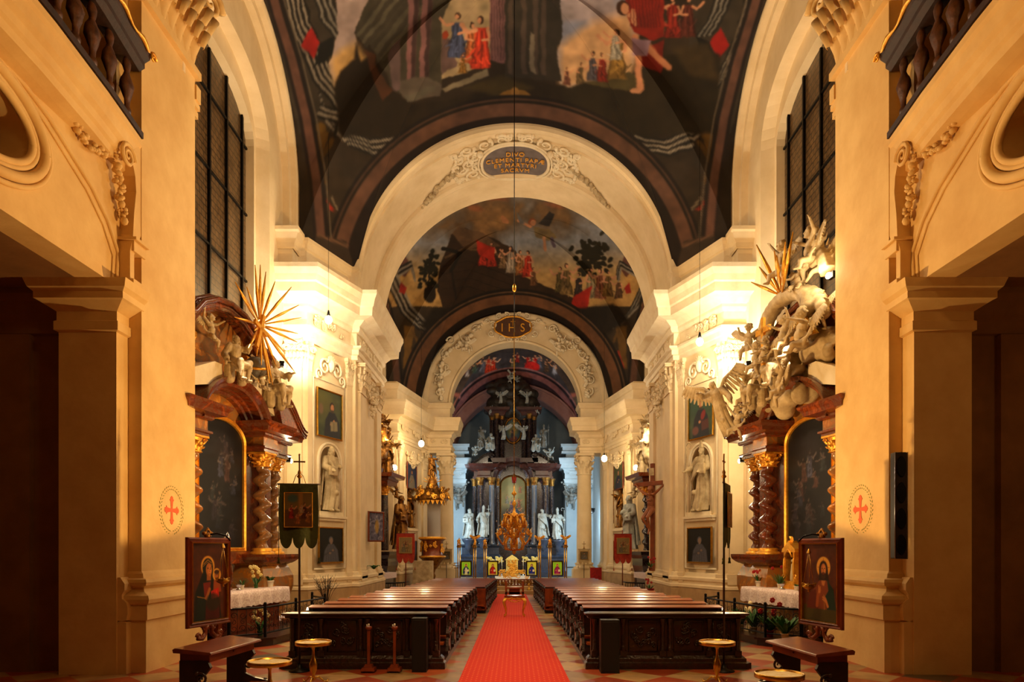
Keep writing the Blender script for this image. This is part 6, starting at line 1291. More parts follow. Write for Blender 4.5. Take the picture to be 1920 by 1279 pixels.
# aisle prie-dieu with gilded legs
t = thing('gilded_kneeler', 'small wooden chair-like kneeler on gilded curved legs standing on the carpet', 'kneeler', (-.02, 20.2, .015))
m = M(); m.box(-.27, .27, -.2, .2, .50, .56); part('apron', m, gold, t, 'gilded apron', bev=.01)
m = M(); cscroll(m, lambda u, v, h: V((u, -.2 - h, .5 + v)), -.1, 0, .06, 1, .012); cscroll(m, lambda u, v, h: V((u, -.2 - h, .5 + v)), .1, 0, .06, 2, .012, -1); garland(m, [(-.2, -.21, .48), (0, -.22, .44), (.2, -.21, .48)], .025, 3); part('apron_carving', m, gold, t)
for a in (-1, 1):
    for b in (-1, 1): m = M(); m.tube([(a * .25, b * .17, .54), (a * .31, b * .2, .46), (a * .30, b * .2, .36), (a * .25, b * .18, .18), (a * .25, b * .18, .06), (a * .3, b * .2, .02)], [.05, .05, .038, .024, .02, .032]); part('leg', m, gold, t, 'gilded curved leg')
m = M(); m.box(-.3, .3, -.2, .22, .56, .62); m.box(-.16, .16, -.03, .02, .64, .86); part('seat', m, redwood, t)
for a in (-1, 1): m = M(); m.box(a * .25 - .03, a * .25 + .03, -.03, .03, .6, 1.05); part('back_post', m, pewtop, t)
m = M(); m.box(-.28, .28, -.03, .03, .66, .72); m.box(-.27, .27, -.08, .06, .82, .87); part('back_rail', m, pewtop, t)
# ---------------------------------------------------------------- icons on carved feet
def bright(p): p.a[:] = np.clip(p.a * 1.35, 0, 1) ** .92; return p
def icon_madonna():
    p = Paint(0, 0, 100, 140, 150, 210, (.24, .10, .035), 2); p.a *= (1 + p.nz(8, .25))[..., None]
    p.ell(47, 42, 19, 19, (.85, .58, .18)); p.ell(47, 42, 17, 17, (.78, .50, .14), 0, .1, .6)
    p.poly([(40, 40), (60, 44), (66, 66), (78, 84), (86, 140), (8, 140), (12, 90), (26, 66)], (.045, .065, .05), 1, 2)
    p.ell(47, 44, 15, 17, (.05, .07, .05)); p.line([(35, 38), (47, 30), (58, 36)], 1.6, (.6, .42, .16)); p.line([(34, 42), (46, 34), (59, 40)], 1.2, (.55, .38, .15)); p.ell(50, 48, 8.5, 12, (.62, .36, .16)); p.poly([(44, 56), (56, 58), (56, 68), (44, 68)], (.55, .30, .13)); p.ell(53, 50, 5, 9, (.72, .45, .2), 0, .8)
    p.line([(46, 46), (49, 46)], 1.3, (.1, .05, .03)); p.line([(53, 47), (56, 47)], 1.3, (.1, .05, .03)); p.line([(51.5, 47), (52, 52)], .9, (.35, .18, .08)); p.line([(50, 56), (54, 56)], 1.1, (.5, .14, .08)); p.line([(45, 44), (49, 43.5)], .8, (.2, .1, .05)); p.line([(53, 44.5), (57, 44.5)], .8, (.2, .1, .05))
    p.ell(73, 58, 12, 12, (.82, .56, .18)); p.ell(73, 59, 7.5, 9, (.58, .34, .16)); p.ell(73, 53, 7.5, 4, (.2, .1, .05)); p.line([(70, 58), (72, 58)], 1, (.1, .05, .03)); p.line([(75, 58), (77, 58)], 1, (.1, .05, .03)); p.line([(72, 63), (75, 63)], .9, (.5, .15, .08))
    p.poly([(64, 68), (82, 68), (86, 90), (62, 92)], (.50, .22, .07)); p.poly([(56, 88), (78, 82), (80, 104), (66, 120), (58, 108)], (.66, .10, .05)); p.line([(62, 90), (60, 108)], 2, (.45, .05, .03)); p.line([(72, 88), (68, 112)], 2, (.8, .2, .1))
    p.line([(64, 112), (62, 122)], 4, (.62, .36, .16)); p.poly([(34, 72), (56, 70), (52, 90), (38, 100)], (.38, .10, .05)); p.line([(30, 118), (46, 96), (52, 84)], 7, (.55, .31, .13)); p.poly([(20, 92), (44, 104), (34, 140), (14, 140)], (.05, .09, .07)); p.line([(18, 96), (40, 100)], 1.6, (.5, .34, .12))
    p.poly([(42, 104), (80, 100), (82, 140), (40, 140)], (.22, .05, .03)); p.ell(62, 108, 20, 16, (.10, .11, .06), 0, .3, .7); return p
def icon_christ():
    p = Paint(0, 0, 100, 140, 150, 210, (.26, .11, .04), 4); p.a *= (1 + p.nz(8, .25))[..., None]
    p.poly([(0, 112), (100, 112), (100, 140), (0, 140)], (.20, .17, .05)); p.ell(58, 42, 19, 19, (.86, .60, .22)); p.ell(58, 42, 16.5, 16.5, (.80, .52, .17), 0, .1, .7); p.line([(58, 26), (58, 31)], 1.5, (.6, .3, .1)); p.line([(42, 42), (47, 42)], 1.5, (.6, .3, .1)); p.line([(69, 42), (74, 42)], 1.5, (.6, .3, .1))
    p.ell(58, 46, 12, 16, (.12, .06, .03)); p.poly([(47, 46), (70, 46), (74, 68), (44, 68)], (.12, .06, .03)); p.ell(58, 46, 7, 11, (.60, .34, .16)); p.ell(60, 46, 4.5, 8, (.70, .44, .2), 0, .8); p.ell(58, 57, 6.5, 6, (.18, .09, .04)); p.line([(53.5, 44), (56, 44)], 1.2, (.08, .04, .02)); p.line([(60, 44), (62.5, 44)], 1.2, (.08, .04, .02)); p.line([(58, 45), (58, 50)], 1, (.4, .2, .1)); p.line([(56, 53.5), (60, 53.5)], 1, (.5, .18, .1))
    p.poly([(46, 66), (70, 66), (84, 84), (88, 118), (22, 118), (28, 86)], (.40, .18, .07)); p.poly([(68, 64), (86, 82), (92, 118), (68, 118), (62, 96), (72, 84)], (.05, .13, .09)); p.poly([(20, 90), (36, 82), (44, 118), (10, 118)], (.28, .08, .03)); p.poly([(52, 66), (64, 66), (60, 76), (54, 74)], (.62, .38, .18))
    p.line([(40, 112), (42, 96), (48, 84)], 8, (.50, .24, .08)); p.line([(45, 88), (45, 76)], 3, (.62, .38, .18)); p.line([(48, 88), (49, 78)], 2.5, (.62, .38, .18)); p.line([(70, 112), (64, 100), (60, 96)], 6, (.58, .34, .15)); p.line([(59, 92), (61, 118)], 1.6, (.5, .36, .16)); p.line([(56, 96), (66, 102)], 2.5, (.62, .38, .18)); p.line([(56, 100), (66, 105)], 2.5, (.62, .38, .18)); return p
for SIDE in (-1, 1):
    ir = math.atan2(.8, .2); ic = V((-4.28, 9.5, .96)) if SIDE < 0 else V((-4.23, 9.42, .95))
    t = picture(LR('framed icon of a dark veiled mother holding her child before the left pilaster', 'framed icon of a bearded haloed man before the right pilaster'), bright(icon_madonna() if SIDE < 0 else icon_christ()), .72, 1.06, ic + V((0, 0, .06)), ir, redwood, .08, .05, 90, 130, name='framed_icon', cat='icon')
    ch = frame_mesh(.72, 1.06, .012, .035); part('gilt_fillet', ch, gold, t, 'thin gilded inner fillet', loc=(0, -.02, 0))
    m = M()
    for s in (-1, 1): m.tube([(s * .03, 0, -.06), (s * .07, -.01, -.12), (s * .06, -.01, -.18), (s * .14, -.02, -.25), (s * .22, -.02, -.24), (s * .2, -.02, -.19)], [.05, .04, .035, .035, .03, .02]); volute(m, (s * .1, -.02, -.1), (s, 0, 0), (0, 0, 1), .045, .02); volute(m, (s * .22, -.03, -.21), (s, 0, 0), (0, 0, 1), .045, .02)
    m.ell((0, 0, -.08), (.08, .03, .06)); part('carved_foot', m, redwood, t)
    m = M(); m.ell((0, 0, 1.17), (.06, .04, .05)); m.tube([(0, 0, 1.15), (-.05, 0, 1.22), (0, 0, 1.27), (.05, 0, 1.22), (0, 0, 1.15)], .018); m.ell((-.07, 0, 1.2), .03); m.ell((.07, 0, 1.2), .03); part('crest', m, darkgold, t)
    m = M(); m.tube([(0, 0, 1.18), (.06, -.1, 1.2), (.12, -.2, 1.17), (.14, -.26, 1.1)], .012); part('lamp_arm', m, iron, t)
    t = thing('hanging_lamp', LR('small gilded oil lamp on chains before the mother and child icon', 'small gilded oil lamp on chains before the bearded man icon'), 'lamp', LR(P(418, 1092, 9.3), V((-4.0, 9.3, CH + (HZ - 1102) / F * 9.3))))
    m = M(); m.lathe([(.0001, -.06), (.02, -.055), (.012, -.035), (.035, -.02), (.075, .0), (.085, .02), (.06, .035), (.07, .045), (.05, .05)], n=16, fn=lambda a, z: 1 + .08 * math.cos(6 * a)); part('bowl', m, brass, t)
    for k in range(3): a = k * 2.094; m = M(); m.cyl((.078 * math.cos(a), .078 * math.sin(a), .03), (0, 0, .50), .004, n=5); part('chain', m, brass, t)
    m = M(); m.lathe([(.03, .47), (.02, .5), (.005, .53)], n=10); part('cap', m, brass, t)
    for k in range(3): a = k * 2.094 + 1; m = M(); cscroll(m, lambda u, v, h: V(((.08 + u) * math.cos(a), (.08 + u) * math.sin(a), .03 + v)), 0, 0, .03, 1, .008); part('lamp_scroll', m, brass, t)
    # painted consecration cross on the pilaster
    yc = 12.18 if SIDE < 0 else 12.12; cz = 2 + (HZ - LR(957, 955)) / F * yc * 1.0; t = thing('painted_cross', 'red painted cross in a green leaf wreath on the %s giant pilaster' % LR('left', 'right'), 'painted cross', (-6.128, yc, cz + .0), PI / 2)
    m = M(); pts = []
    for k in range(4):
        a = k * PI / 2; c_, s_ = math.cos(a), math.sin(a); base = [(.03, .03), (.045, .16), (.085, .20), (.05, .21), (.045, .245), (0, .27), (-.045, .245), (-.05, .21), (-.085, .20), (-.045, .16)]
        pts += [(x * c_ - z * s_, x * s_ + z * c_) for x, z in base]
    m.prism([(x * .95, 0, z * .95) for x, z in pts], (0, -.004, 0)); part('cross', m, mat('faded_red_paint', (.85, .36, .16), rough=.8) if SIDE < 0 else bpy.data.materials['faded_red_paint'], t)
    m = M()
    for k in range(72):
        a = k * 2 * PI / 72
        if abs(a - 1.5 * PI) < .14: continue
        r = .40 + (.028 if k % 2 else -.028); c = V((r * math.cos(a) * .98, 0, r * math.sin(a))); d = V((-math.sin(a + .5 * (1 if k % 2 else -1)), 0, math.cos(a + .5 * (1 if k % 2 else -1)))) * .026; q = V((d.z, 0, -d.x)) * .35
        m.prism([c - d, c + q, c + d, c - q], (0, -.004, 0))
    part('wreath', m, mat('faded_green_paint', (.55, .55, .25), rough=.8) if SIDE < 0 else bpy.data.materials['faded_green_paint'], t)
SIDE = 1
t = thing('column_loudspeaker', 'slim grey column loudspeaker high beside the right giant pilaster', 'loudspeaker', (-6.08, 10.82, 1.85)); m = M(); m.box(-.1, .1, -.07, .07, 0, 1.68); part('cabinet', m, mat('brown_grey_cabinet', (.16, .11, .07), rough=.6), t, bev=.015)
for k in range(4): m = M(); m.lathe([(.0001, 0), (.06, 0), (.075, .01), (.07, .02)], n=20); m.v = [(x, -.07 - z, .22 + k * .41 + y * 2.2) for x, y, z in m.v]; part('driver', m, iron, t)
m = M(); m.tube([(-.1, -.072, 0), (.1, -.072, 0), (.1, -.072, 1.68), (-.1, -.072, 1.68), (-.1, -.072, 0)], .006, 5); part('grille_edge', m, silver, t)
SIDE = -1
# ---------------------------------------------------------------- pictures, saints and banners along the piers
def portrait(seed, robe, bg=(.10, .13, .12), head=(.5, .32), bg2=None, face=(.66, .45, .30), hooded=0, glow=None):
    p = Paint(0, 0, 100, 120, 70, 84, bg, seed); p.a *= (1 + p.nz(5, .3))[..., None]
    if glow: p.ell(glow[0], glow[1], 55, 45, glow[2], 0, 1.2, .8)
    hx, hy = head[0] * 100, head[1] * 120; d = tuple(c * .6 for c in robe)
    p.poly([(hx - 12, hy + 12), (hx + 12, hy + 12), (hx + 30, hy + 34), (hx + 36, 120), (hx - 34, 120), (hx - 28, hy + 36)], robe, 1, 2)
    for k in range(5): p.line([(hx - 12 + 6 * k, hy + 18), (hx - 22 + 11 * k, 118)], 2, d, .6)
    p.ell(hx, hy - 2, 10, 13, robe if hooded else (.16, .10, .06)); p.ell(hx + 1, hy, 7, 10, face); p.ell(hx + 1, hy + 9, 5, 4, (.25, .17, .12) if not hooded else face)
    p.line([(hx - 26, hy + 50), (hx - 6, hy + 42), (hx + 6, hy + 36)], 7, tuple(c * .8 for c in robe)); p.ell(hx + 8, hy + 35, 5, 4, face); p.ell(hx - 4, hy + 45, 5, 4, face); return p
def hang(D, u, z, w, h, label, p, fm, side_note='', **k):
    q = W(D, u, -.06, z); return picture(label, p, w, h, q, D[2], fm, .045, .04, 40, 50, **k)
SAINT_AT = {}
for SIDE in (-1, 1):
    sd = LR('left', 'right')
    p = portrait(11 if SIDE < 0 else 12, (.07, .08, .13), (.20, .24, .15), LR((.6, .34), (.5, .28)), glow=LR((20, 30, (.36, .34, .16)), (40, 25, (.16, .28, .22)))); p.poly([(52, 78), (82, 74), (84, 100), (54, 104)], LR((.55, .50, .36), (.30, .12, .10)), .9, 1); 
    if SIDE > 0: p.ell(28, 100, 14, 12, (.40, .22, .18), 0, .4); p.ell(60, 62, 9, 14, (.45, .10, .10), .5, .4)
    else: p.ell(14, 50, 9, 14, (.42, .32, .24), 0, .5); p.line([(68, 76), (68, 102)], 1.5, (.3, .26, .2))
    hang(D1, -.08, 5.35, 1.15, 1.34, LR('oil painting of a man in black holding a book above the left niche statue', 'oil painting of a kneeling man in dark cloak above the right niche statue'), p, brass)
    hang(D1, -.02, 1.62, 1.12, 1.0, LR('dark oil painting of a pale gowned figure below the left niche statue', 'dark oil painting of a crowned figure in grey below the right niche statue'), portrait(13 if SIDE < 0 else 14, (.30, .30, .34), (.03, .035, .04), (.5, .36), face=(.5, .4, .34), hooded=1), brass)
    place('niche_statue', 'reader' if SIDE < 0 else 'bishop', LR('pale stone saint with raised scroll in the near left pier niche', 'pale stone bishop with mitre and staff in the near right pier niche'), 'statue', creamst, W(D1, 0, .0, 3.12), D1[2] - .1, 1.12)
    p = portrait(21 if SIDE < 0 else 22, LR((.50, .46, .38), (.12, .14, .22)), LR((.13, .17, .28), (.26, .28, .14)), (.48, .36), hooded=SIDE > 0)
    hang(D2, -.35, 5.1 - .12, 1.3, 1.2, LR('painting of a figure in pale robe by the farther left pulpit', 'painting of a hooded nun in blue black above the farther right niche'), p, redwood)
    place('niche_statue', 'pleader' if SIDE < 0 else 'pope', LR('gilded brown statue in the farther left niche behind the pulpit side', 'gilded brown statue with children in the farther right niche'), 'statue', darkgold if SIDE < 0 else darkgold, W(D2, -.35, .1, 3.05), D2[2], 1.12)
    hang(D2, -.3, 1.45, 1.2, .95, LR('dark small painting under the farther left niche, half hidden by the red banner', 'dark small painting under the farther right niche, half hidden by the red banner'), portrait(31, (.10, .10, .12), (.05, .05, .05)), brass)
    # hanging bulbs
    for i in (LR(0, 1), LR(2, 3)):
        b = BULBS[i]; t = thing('hanging_bulb', LR('bright', 'bright') + ' bare bulb on a thin wire before the %s' % [['nearer left pier cornice', 'nearer right pier cornice'], ['farther left pier', 'farther right pier']][i // 2][i % 2], 'lamp', (-abs(b.x), b.y, b.z), 0, 'hanging bulbs')
        top = 13.2 if i < 2 else 12.0
        m = M(); m.ell((0, 0, 0), (.095, .095, .11) if i < 2 else (.13, .13, .15), 20, 14); part('bulb', m, bulb, t); m = M(); m.cyl((0, 0, .12), (0, 0, .26), .05, .02); part('socket', m, iron, t); m = M(); m.cyl((0, 0, .18), (0, 0, top - b.z), .006, n=5); part('wire', m, iron, t)
    # green processional banners
    def banner(name, label, cat, loc, rz, w, h, cm, pic, zt, pole, sc=1.0, finial=1, grp=None):
        t = thing(name, label, cat, loc, rz, grp); m = M(); m.cyl((0, .03, .02), (0, .03, pole), .018 * sc, n=8); part('pole', m, wood if cm is not bannred else redwood, t)
        m = M(); m.lathe([(.17 * sc, 0), (.17 * sc, .02), (.05 * sc, .05), (.03 * sc, .12)], (0, .03, 0), 16); part('foot', m, iron, t)
        if finial:
            m = M(); zz = pole; m.lathe([(.02, 0), (.045, .03), (.02, .06), (.03, .1), (.012, .14)], (0, .03, zz - .12), 10); m.box(-.011, .011, .02, .04, zz, zz + .26); m.box(-.075, .075, .02, .04, zz + .14, zz + .165)
            for s in (-1, 1): m.ell((s * .08, .03, zz + .152), .016, 6, 5)
            m.ell((0, .03, zz + .27), .016, 6, 5)
            for s in (-1, 1): m.tube([(0, .03, zz - .02), (s * .06, .03, zz - .08), (s * .1, .03, zz - .2)], .006)
            part('finial', m, darkgold, t, 'metal cross finial')
        m = M(); m.cyl((-w / 2 - .04, -.01, zt), (w / 2 + .04, -.01, zt), .014, n=8); part('crossbar', m, wood, t)
        def bf(u, v, o=0):
            x = (u - .5) * w * (1 + .04 * math.sin(v * 3)); k = (u * 3) % 1 if u < 1 else 1.0; tail = .17 * h * (math.sin(PI * k) ** .5 if 0 < k < 1 else 0); L = h * .8 + tail
            return (x, -.03 - o + .02 * math.sin(u * 9) * v, zt - .0 - v * L)
        m = M(); m.grid(lambda u, v: bf(u, v), 36, 14); m.grid(lambda u, v: bf(u, v, -.012), 36, 14, flip=True); part('cloth', m, cm, t)
        m = M(); a = .74 * w; b = .52 * h; q = pic; cmh, col = canvas_mesh(q, a, b, 34, 40); part('picture', cmh, painted, t, 'painted scene sewn on the cloth', loc=(0, -.062, zt - .13 * h - b), col=col)
        m = M(); m.tube([(-a / 2, -.064, zt - .13 * h), (a / 2, -.064, zt - .13 * h), (a / 2, -.064, zt - .13 * h - b), (-a / 2, -.064, zt - .13 * h - b), (-a / 2, -.064, zt - .13 * h)], .006, 5); part('braid', m, gold, t)
        for s in (-1, 1): m = M(); m.cyl((s * (w / 2 + .02), -.01, zt), (s * (w / 2 + .02), -.01, zt - h * 1.12), .005, n=5); m.lathe([(.012, .1), (.02, .07), (.014, .06), (.026, 0), (.0001, 0)], (s * (w / 2 + .02), -.01, zt - h * 1.2), 8); part('tassel_cord', m, cm, t)
        return t
    p = Paint(0, 0, 100, 120, 60, 72, (.34, .22, .10), 6); p.poly([(0, 0), (100, 0), (100, 50), (0, 60)], (.42, .34, .18)); p.poly([(50, 0), (66, 0), (66, 80), (52, 80)], (.55, .40, .2)); p.ell(30, 20, 18, 14, (.25, .34, .32), 0, .6)
    for x, y, h, c in ((25, 90, 50, (.5, .12, .06)), (72, 90, 56, (.26, .12, .08)), (48, 108, 42, (.55, .30, .12)), (62, 70, 34, (.6, .5, .38)), (84, 104, 40, (.5, .3, .12))): p.person(x, y, h, c)
    bl = LR((-3.53, 11.15, 0), (-3.44, 11.15, 0))
    banner('processional_banner', LR('olive green church banner with painted scene seen flat on before left pews', 'olive green church banner seen almost edge on before right pews'), 'banner', bl, LR(.12, -1.12), .6, 1.08, banngreen, p, 3.06, 3.28)
    p = Paint(0, 0, 100, 120, 40, 48, (.55, .45, .28), 7)
    for x, y, h, c in ((35, 110, 80, (.40, .36, .28)), (66, 110, 86, (.50, .40, .24)), (50, 60, 40, (.4, .2, .12))): p.person(x, y, h, c)
    banner('processional_banner', LR('orange red church banner before the farther left niche', 'orange red church banner before the farther right niche'), 'banner', LR((-4.3, 26.8, 0), (-4.22, 26.8, 0)), LR(.1, -.1), .68, 1.2, bannred, p, LR(2.62, 2.6), 2.75, 1.2, 0)
    banner('processional_banner', LR('small cream banner with oval picture standing against the left column', 'small cream banner with pale picture standing against the right column'), 'banner', (-3.55, 35.2, .0), 0, .56, .8, bannwhite, portrait(41, (.35, .33, .3), (.34, .28, .18)), 2.0, 2.12, 1, 1)
SIDE = -1
t = picture('small tilted picture with a silvery pattern hung on the nearer left pier', (lambda p: (p.mix(np.clip(p.nz(6, 1.4), 0, 1), (.66, .62, .66)), p.mix(np.clip(p.nz(10, 1.5), 0, 1), (.12, .12, .2)), p.ell(56, 60, 14, 30, (.65, .5, .2), 0, .4, .8), p)[-1])(Paint(0, 0, 100, 120, 60, 72, (.34, .33, .42), 9)), .62, .92, (-4.7, 23.0, 2.3), PI / 2 - .62, redwood, .05, .04, 50, 60)
# large crucifix on the right pier
SIDE = 1
t = thing('crucifix', 'tall dark wooden cross on the nearer right pier, carved figure on it', 'crucifix', (-4.72, 23.6, 1.25), math.radians(48))
m = M(); m.box(-.075, .075, 0, .1, 0, 3.72); part('upright_beam', m, redwood, t, bev=.01); m = M(); m.box(-.74, .74, -.01, .09, 2.95, 3.1); part('cross_beam', m, redwood, t, bev=.01); m = M(); m.box(-.1, .1, -.03, 0, 3.3, 3.55); part('title_board', m, creamst, t)
place('crucified_figure', 'corpus', None, None, fleshwood, (0, -.06, 1.32), 0, .93, parent=t)
def twigs(m, c, n, h, sp, seed, r=.004):
    rg = random.Random(seed)
    for i in range(n):
        a = rg.uniform(0, 6.28); s = rg.uniform(.2, 1) * sp; e = V(c) + V((math.cos(a) * s, math.sin(a) * s * .7, h * rg.uniform(.65, 1))); q = V(c).lerp(e, .5) + V((0, 0, h * .1)); m.tube([V(c), q, e], [r * 1.5, r, r * .6], 4)
        for k in range(3): m.tube([q.lerp(e, k / 3), q.lerp(e, k / 3) + V((rg.uniform(-1, 1), rg.uniform(-1, 1), 1)) * sp * .2], r * .7, 4)
def leaves(m, c, n, h, sp, seed, wd=.03, droop=.3):
    rg = random.Random(seed)
    for i in range(n):
        a = rg.uniform(0, 6.28); d = V((math.cos(a), math.sin(a), 0)); L = h * rg.uniform(.6, 1); s = sp * rg.uniform(.3, 1); b = V(c) + d * .02
        pts = [b + d * s * t + V((0, 0, L * (t - droop * t * t))) for t in (0, .3, .6, .85, 1)]; sd_ = V((-d.y, d.x, 0)); ws = [.3, .9, 1, .6, .05]
        vs = []
        for p_, w_ in zip(pts, ws): vs += [p_ - sd_ * wd * w_ * .5, p_ + V((0, 0, wd * .15)), p_ + sd_ * wd * w_ * .5]
        m.add(vs, [(3 * j + q, 3 * j + q + 1, 3 * j + q + 4, 3 * j + q + 3) for j in range(4) for q in (0, 1)], True)
def blooms(m, c, n, sp, seed, r=.03):
    rg = random.Random(seed)
    for i in range(n):
        q = V(c) + V((rg.uniform(-1, 1), rg.uniform(-1, 1), rg.uniform(-.6, .8))) * sp; rz = rg.uniform(0, 1)
        for k in range(6): a = k * 1.047 + rz; m.ell(q + V((math.cos(a) * r * .7, -.3 * r, math.sin(a) * r * .7)), (r * .5, r * .25, r * .5), 6, 4)
        m.ell(q + V((0, -.5 * r, 0)), r * .3, 6, 4)
def plant(label, loc, s=1.0, pot=white, lv=(14, .22, .14, .03), fl=None, n=8, cat='potted plant', group=None, pr=.06, kind='potted_plant', rz=0, stem=0):
    t = thing(kind, label, cat, loc, rz, group); m = M(); m.lathe([(pr * .72, 0), (pr * .95, pr * 1.5), (pr * 1.05, pr * 1.5), (pr * 1.05, pr * 1.7), (pr * .9, pr * 1.7), (pr * .85, pr * 1.45), (.0001, pr * 1.45)], n=18); part('pot', m, pot, t)
    m = M(); leaves(m, (0, 0, pr * 1.4), lv[0], lv[1] * s, lv[2] * s, len(label), lv[3] * s); part('leaves', m, green, t)
    if fl: m = M(); blooms(m, (0, 0, pr * 1.5 + lv[1] * s * .95), n, lv[2] * s * .8, len(label) + 3, .022 * s + .008); part('flowers', m, fl, t)
    return t
SIDE = -1
TB = 1.137
plant('white flowers in a small white pot at the near end of left altar table', A(-1.12, -.72, TB), 1.2, fl=fwhite, n=9, pr=.055)
plant('small leafy plant in a round white pot at the middle of left altar table', A(-.05, -.66, TB), .9, pr=.055)
plant('bunch of white lilies in a dark vase toward far end of left altar table', A(.5, -.66, TB), 1.35, pot=green, fl=fwhite, n=12, pr=.05)
plant('short green plant in a wide white pot at far end of left altar table', A(1.05, -.68, TB), 1.0, lv=(26, .2, .15, .04), pr=.085)
plant('red and white bouquet in glass vase on the floor inside the left railing', A(-.1, -1.12, .17), 1.7, pot=green, fl=fwhite, n=10, pr=.06)
def shrine(label, loc, rz, s, mt, inner, statue=0):
    t = thing('shrine', label, 'reliquary', loc, rz); m = M(); m.box(-.2 * s, .2 * s, -.1 * s, .1 * s, 0, .08 * s); m.box(-.16 * s, .16 * s, -.08 * s, .08 * s, .08 * s, .16 * s); part('base', m, mt, t, bev=.006)
    for k in (-1, 1): m = M(); m.box(k * .16 * s - .03 * s, k * .16 * s + .03 * s, -.09 * s, .09 * s, .16 * s, .78 * s); m.ell((k * .17 * s, -.1 * s, .45 * s), (.03 * s, .02 * s, .2 * s), 8, 6); volute(m, (k * .2 * s, -.08 * s, .25 * s), (k, 0, 0), (0, 0, 1), .05 * s, .016 * s); part('side_post', m, mt, t)
    m = M(); m.box(-.15 * s, .15 * s, .05 * s, .08 * s, .16 * s, .8 * s); part('back', m, inner, t)
    m = M(); m.prism([(-.24 * s, -.11 * s, .76 * s), (.24 * s, -.11 * s, .76 * s), (.22 * s, -.11 * s, .83 * s), (.1 * s, -.11 * s, .9 * s), (0, -.11 * s, 1.0 * s), (-.1 * s, -.11 * s, .9 * s), (-.22 * s, -.11 * s, .83 * s)], (0, .2 * s, 0)); m.tube([(-.13 * s, -.11 * s, .66 * s), (-.07 * s, -.11 * s, .76 * s), (0, -.11 * s, .82 * s), (.07 * s, -.11 * s, .76 * s), (.13 * s, -.11 * s, .66 * s)], .018 * s); leaf(m, (0, -.05, .96 * s), (0, -1, 0), (1, 0, 0), .16 * s, .12 * s, .03); part('gable', m, mt, t)
    m = M(); m.cap((0, 0, .2 * s), (0, 0, .5 * s), .06 * s, .035 * s); m.ell((0, 0, .58 * s), .04 * s, 8, 6); part('relic', m, creamst, t)
    if statue:
        m = M(); m.prism([(-.08, -.05, s), (.08, -.05, s), (.08, -.05, s + .3), (0, -.05, s + .4), (-.08, -.05, s + .3)], (0, .03, 0)); m.tube([(-.09, -.06, s), (-.09, -.06, s + .3), (0, -.06, s + .42), (.09, -.06, s + .3), (.09, -.06, s)], .014); m.cap((0, -.08, s + .02), (0, -.08, s + .26), .045, .03); m.ell((0, -.08, s + .31), .03, 8, 6); part('small_saint', m, silver, t)
    return t
shrine('red and gold miniature shrine among the flowers on the left altar table', A(-.42, -.5, TB), AR_, .8, redmarble, darkmarble, 1)
m = M(); m.lathe([(.05, 0), (.06, .02), (.02, .04), (.02, .06), (.055, .09), (.06, .12)], n=14); solo('glass_dish', m, silver, 'small silver dish between the shrine and pots on left altar table', 'dish', A(-.3, -.75, TB))
t = thing('twig_vase', 'vase of bare dry twigs at the foot of the nearer left pier', 'vase', (-4.95, 17.9, .0)); m = M(); m.lathe([(.1, 0), (.12, .3), (.09, .55), (.1, .62)], n=16); part('vase', m, creamst, t); m = M(); twigs(m, (0, 0, .5), 36, .85, .42, 3, .005); part('twigs', m, drygreen, t)
m = M(); leaves(m, (0, 0, 0), 16, .42, .28, 4, .07, .7); solo('green_sprig', m, green, 'green leafy sprig on the base moulding of the nearer left pier', 'plant', (-4.8, 23.2, 1.32))
SIDE = 1
plant('red geranium in a white pot at the far end of right altar table', A(1.15, -.66, TB), 1.1, fl=fred, n=6, pr=.075)
plant('spiky green plant in a small white pot on the right altar table', A(.35, -.62, TB), 1.2, lv=(26, .3, .2, .02), fl=fred, n=3, pr=.06)
plant('low dark plant in a white pot beside the golden shrine, right altar table', A(-.4, -.7, TB), .6, lv=(20, .15, .12, .04), pr=.055)
plant('bushy green plant in a tall white pot at near end of right altar table', A(-.95, -.72, TB), 1.1, lv=(26, .2, .13, .05), pr=.085)
shrine('tall golden baroque shrine on the right altar table', A(.12, -.45, TB), AR_, 1.05, gold, darkmarble)
m = M(); m.lathe([(.06, 0), (.07, .02), (.02, .04), (.02, .06), (.05, .09), (.06, .12)], n=14); solo('glass_dish', m, silver, 'small silver bowl between the pots on right altar table', 'dish', A(.05, -.75, TB))
for i, (x, s, f, lb) in enumerate(((.9, 2.1, None, 'tall leafy plant on the floor at far end inside the right railing'), (.35, 2.3, None, 'dark bushy plant on the floor at the middle inside the right railing'), (-.3, 2.0, fred, 'red flowering plant on the floor inside the right railing'), (-.85, 2.2, None, 'leafy plant on the floor at near end inside the right railing'))):
    plant(lb, A(x, -1.25, .17), s, pot=redcloth if f else creamst, lv=(24, .26, .15, .045), fl=f, n=5, pr=.08)
t = thing('statuette', 'small yellow stone statuette of a mother standing under the right altar table', 'statuette', A(.75, -1.1, .17), AR_); m = M(); m.cap((0, 0, .1), (0, 0, .5), .1, .05); m.ell((0, 0, .62), .05, 8, 6); m.box(-.1, .1, -.1, .1, 0, .06); m.cap((.05, -.06, .42), (.06, -.08, .5), .035); part('body', m, candle, t)
t = plant('red flowers in a dark basket at the foot of the tall crucifix', (-4.6, 23.2, 1.27), 1.3, pot=redwood, fl=fred, n=6, pr=.07)
t = plant('pink rose pot on the floor below the tall crucifix', (-4.5, 22.8, .45), 1.3, pot=redcloth, fl=fred, n=5, pr=.14)
SIDE = -1
